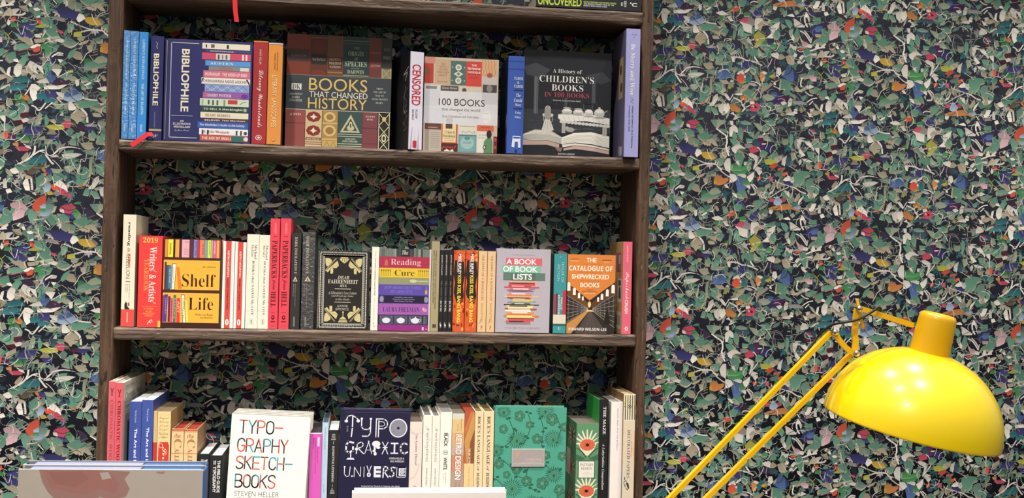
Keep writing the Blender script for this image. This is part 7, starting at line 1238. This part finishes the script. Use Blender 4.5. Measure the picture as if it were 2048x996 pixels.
lamp = thing('desk_lamp', 'glossy yellow articulated lamp with a wide domed shade and thin twin arms', 'lamp', (bx, YL, TBL))
ox, oz = bx, TBL
def rel2(p): return (p[0] - ox, p[1] - oz)
def bar(name, pts, w, y0, y1, m):
    mb = MB(); mb.ribbon([rel2(p) for p in pts], w, y0, y1, m)
    o = mb.build(name, lamp)
    return o
bar('lower_arm', [C_, e1], 0.0066, -0.005, 0.005, ylw2)
bar('lower_arm', [B, e2], 0.0066, -0.005, 0.005, ylw2)
bar('joint_link', smooth_line([A, cl(303, 150), cl(300, 210), cl(303, 255), B], 5), 0.0095, -0.0095, -0.0055, ylw2)
bar('joint_link', smooth_line([C_, cl(222, 240), cl(250, 272), cl(275, 290), B], 5), 0.0085, -0.0145, -0.0100, ylw2)
bar('joint_link', [cl(330, 45), cl(345, 120), cl(362, 188)], 0.0042, 0.006, 0.009, ylw2)
bar('upper_arm', [A, cl(340, 90), cl(585, 168)], 0.0082, -0.005, 0.005, ylw2)
for p in (A, B, C_):
    q = rel2(p)
    mb = MB()
    mt = Matrix.Translation((q[0], 0.012, q[1])) @ Matrix.Rotation(PI / 2, 4, 'X')
    mb.lathe([(0.0001, -0.001), (0.0035, -0.001), (0.0035, 0.0262), (0.0050, 0.0265), (0.0050, 0.0285), (0.0036, 0.0305), (0.0001, 0.0312)], steel, mt, 24)
    mb.build('pivot_bolt', lamp)
q = rel2(pl(1493.5, 917.5)); mb = MB()
mb.lathe([(0.0001, 0), (0.0019, 0), (0.0019, 0.0008), (0.0001, 0.0011)], steel, Matrix.Translation((q[0], -0.005, q[1])) @ Matrix.Rotation(PI / 2, 4, 'X'), 16); mb.build('rivet', lamp)
# shade: dome tipped to the right and a little towards the viewer
cx_, cz_ = cl(576, 654); rx_, rz_ = cl(160, 545); r2x, r2z = cl(1010, 762)
RD = math.hypot(r2x - rx_, r2z - rz_) / 2 * 0.88
ang = math.radians(10.2)
axis = Vector((math.sin(ang), -math.sin(math.radians(7.0)), math.cos(ang))).normalized()
rotm = Vector((0, 0, 1)).rotation_difference(axis).to_matrix().to_4x4()
base = Matrix.Translation((cx_ - ox, 0, cz_ - oz)) @ rotm
prof = [(RD * 0.985, 0.0), (RD * 1.0, -0.0005), (RD * 1.002, 0.002)]
DH = 0.905
tmax = math.acos(0.20)
for k in range(1, 33):
    t = tmax * k / 32
    prof.append((RD * math.cos(t) ** 0.96, RD * DH * math.sin(t) + 0.002))
inner = [(r - 0.0016, z - 0.0014) for r, z in prof[2:]][::-1]
mb = MB(); mb.lathe(prof + inner + [prof[0]], ylw, base, 128); mb.build('lamp_shade', lamp)
zn = prof[-1][1] - 0.006
rb_, rt_ = RD * 0.226, RD * 0.208; hn = RD * 0.50
mb = MB()
mb.lathe([(RD * .05, zn + 0.004), (rb_, zn), (rb_, zn + 0.004), (rt_ + (rb_ - rt_) * .4, zn + hn * .55), (rt_, zn + hn * .86), (rt_ * .97, zn + hn * .93), (rt_ * .90, zn + hn * .98), (rt_ * .80, zn + hn), (rt_ * .62, zn + hn * .985), (rt_ * .56, zn + hn * .95), (0.0001, zn + hn * .945)], ylw2, base, 64)
mb.build('lamp_neck', lamp)
# cable
cb = [cl(585, 172), cl(500, 146), cl(440, 118), cl(405, 82), cl(385, 92), cl(362, 107), cl(330, 126), cl(290, 143), cl(230, 154), cl(195, 168), cl(165, 200), cl(140, 238), cl(90, 305), cl(30, 378)]
cb = smooth_line(cb, 5)
def cy(i): return 0.014
mb = MB(); 
def cable_y(x): return 0.0125 if x > cl(418, 0)[0] else -0.0165 if x > cl(240, 0)[0] else (0.0125 if x < cl(150, 0)[0] else 0.0125 - 0.029 * (x - cl(150, 0)[0]) / (cl(240, 0)[0] - cl(150, 0)[0]))
mb.tube([(rel2(p)[0], cable_y(p[0]), rel2(p)[1]) for p in cb] + [(e1[0] - ox + 0.01, 0.0125, e1[1] - oz)], 0.0021, blk, 8)
mb.build('power_cable', lamp)
# base and post out of view below
mb = MB(); mb.lathe([(0.0001, 0.0), (0.085, 0.0), (0.085, 0.012), (0.075, 0.020), (0.02, 0.024), (0.0001, 0.024)], ylw2, Matrix.Identity(4), 64); mb.build('base', lamp)
mb = MB(); mb.lathe([(0.0001, 0.0235), (0.012, 0.0235), (0.010, 0.065), (0.0001, 0.065)], ylw2, Matrix.Identity(4), 32)
p1, p2 = rel2(e1), rel2(e2)
mb.ribbon([(0, 0.055), p2], 0.014, -0.0095, -0.0056, ylw2); mb.ribbon([(0, 0.055), p1], 0.014, -0.0140, -0.0100, ylw2)
mb.build('post', lamp)
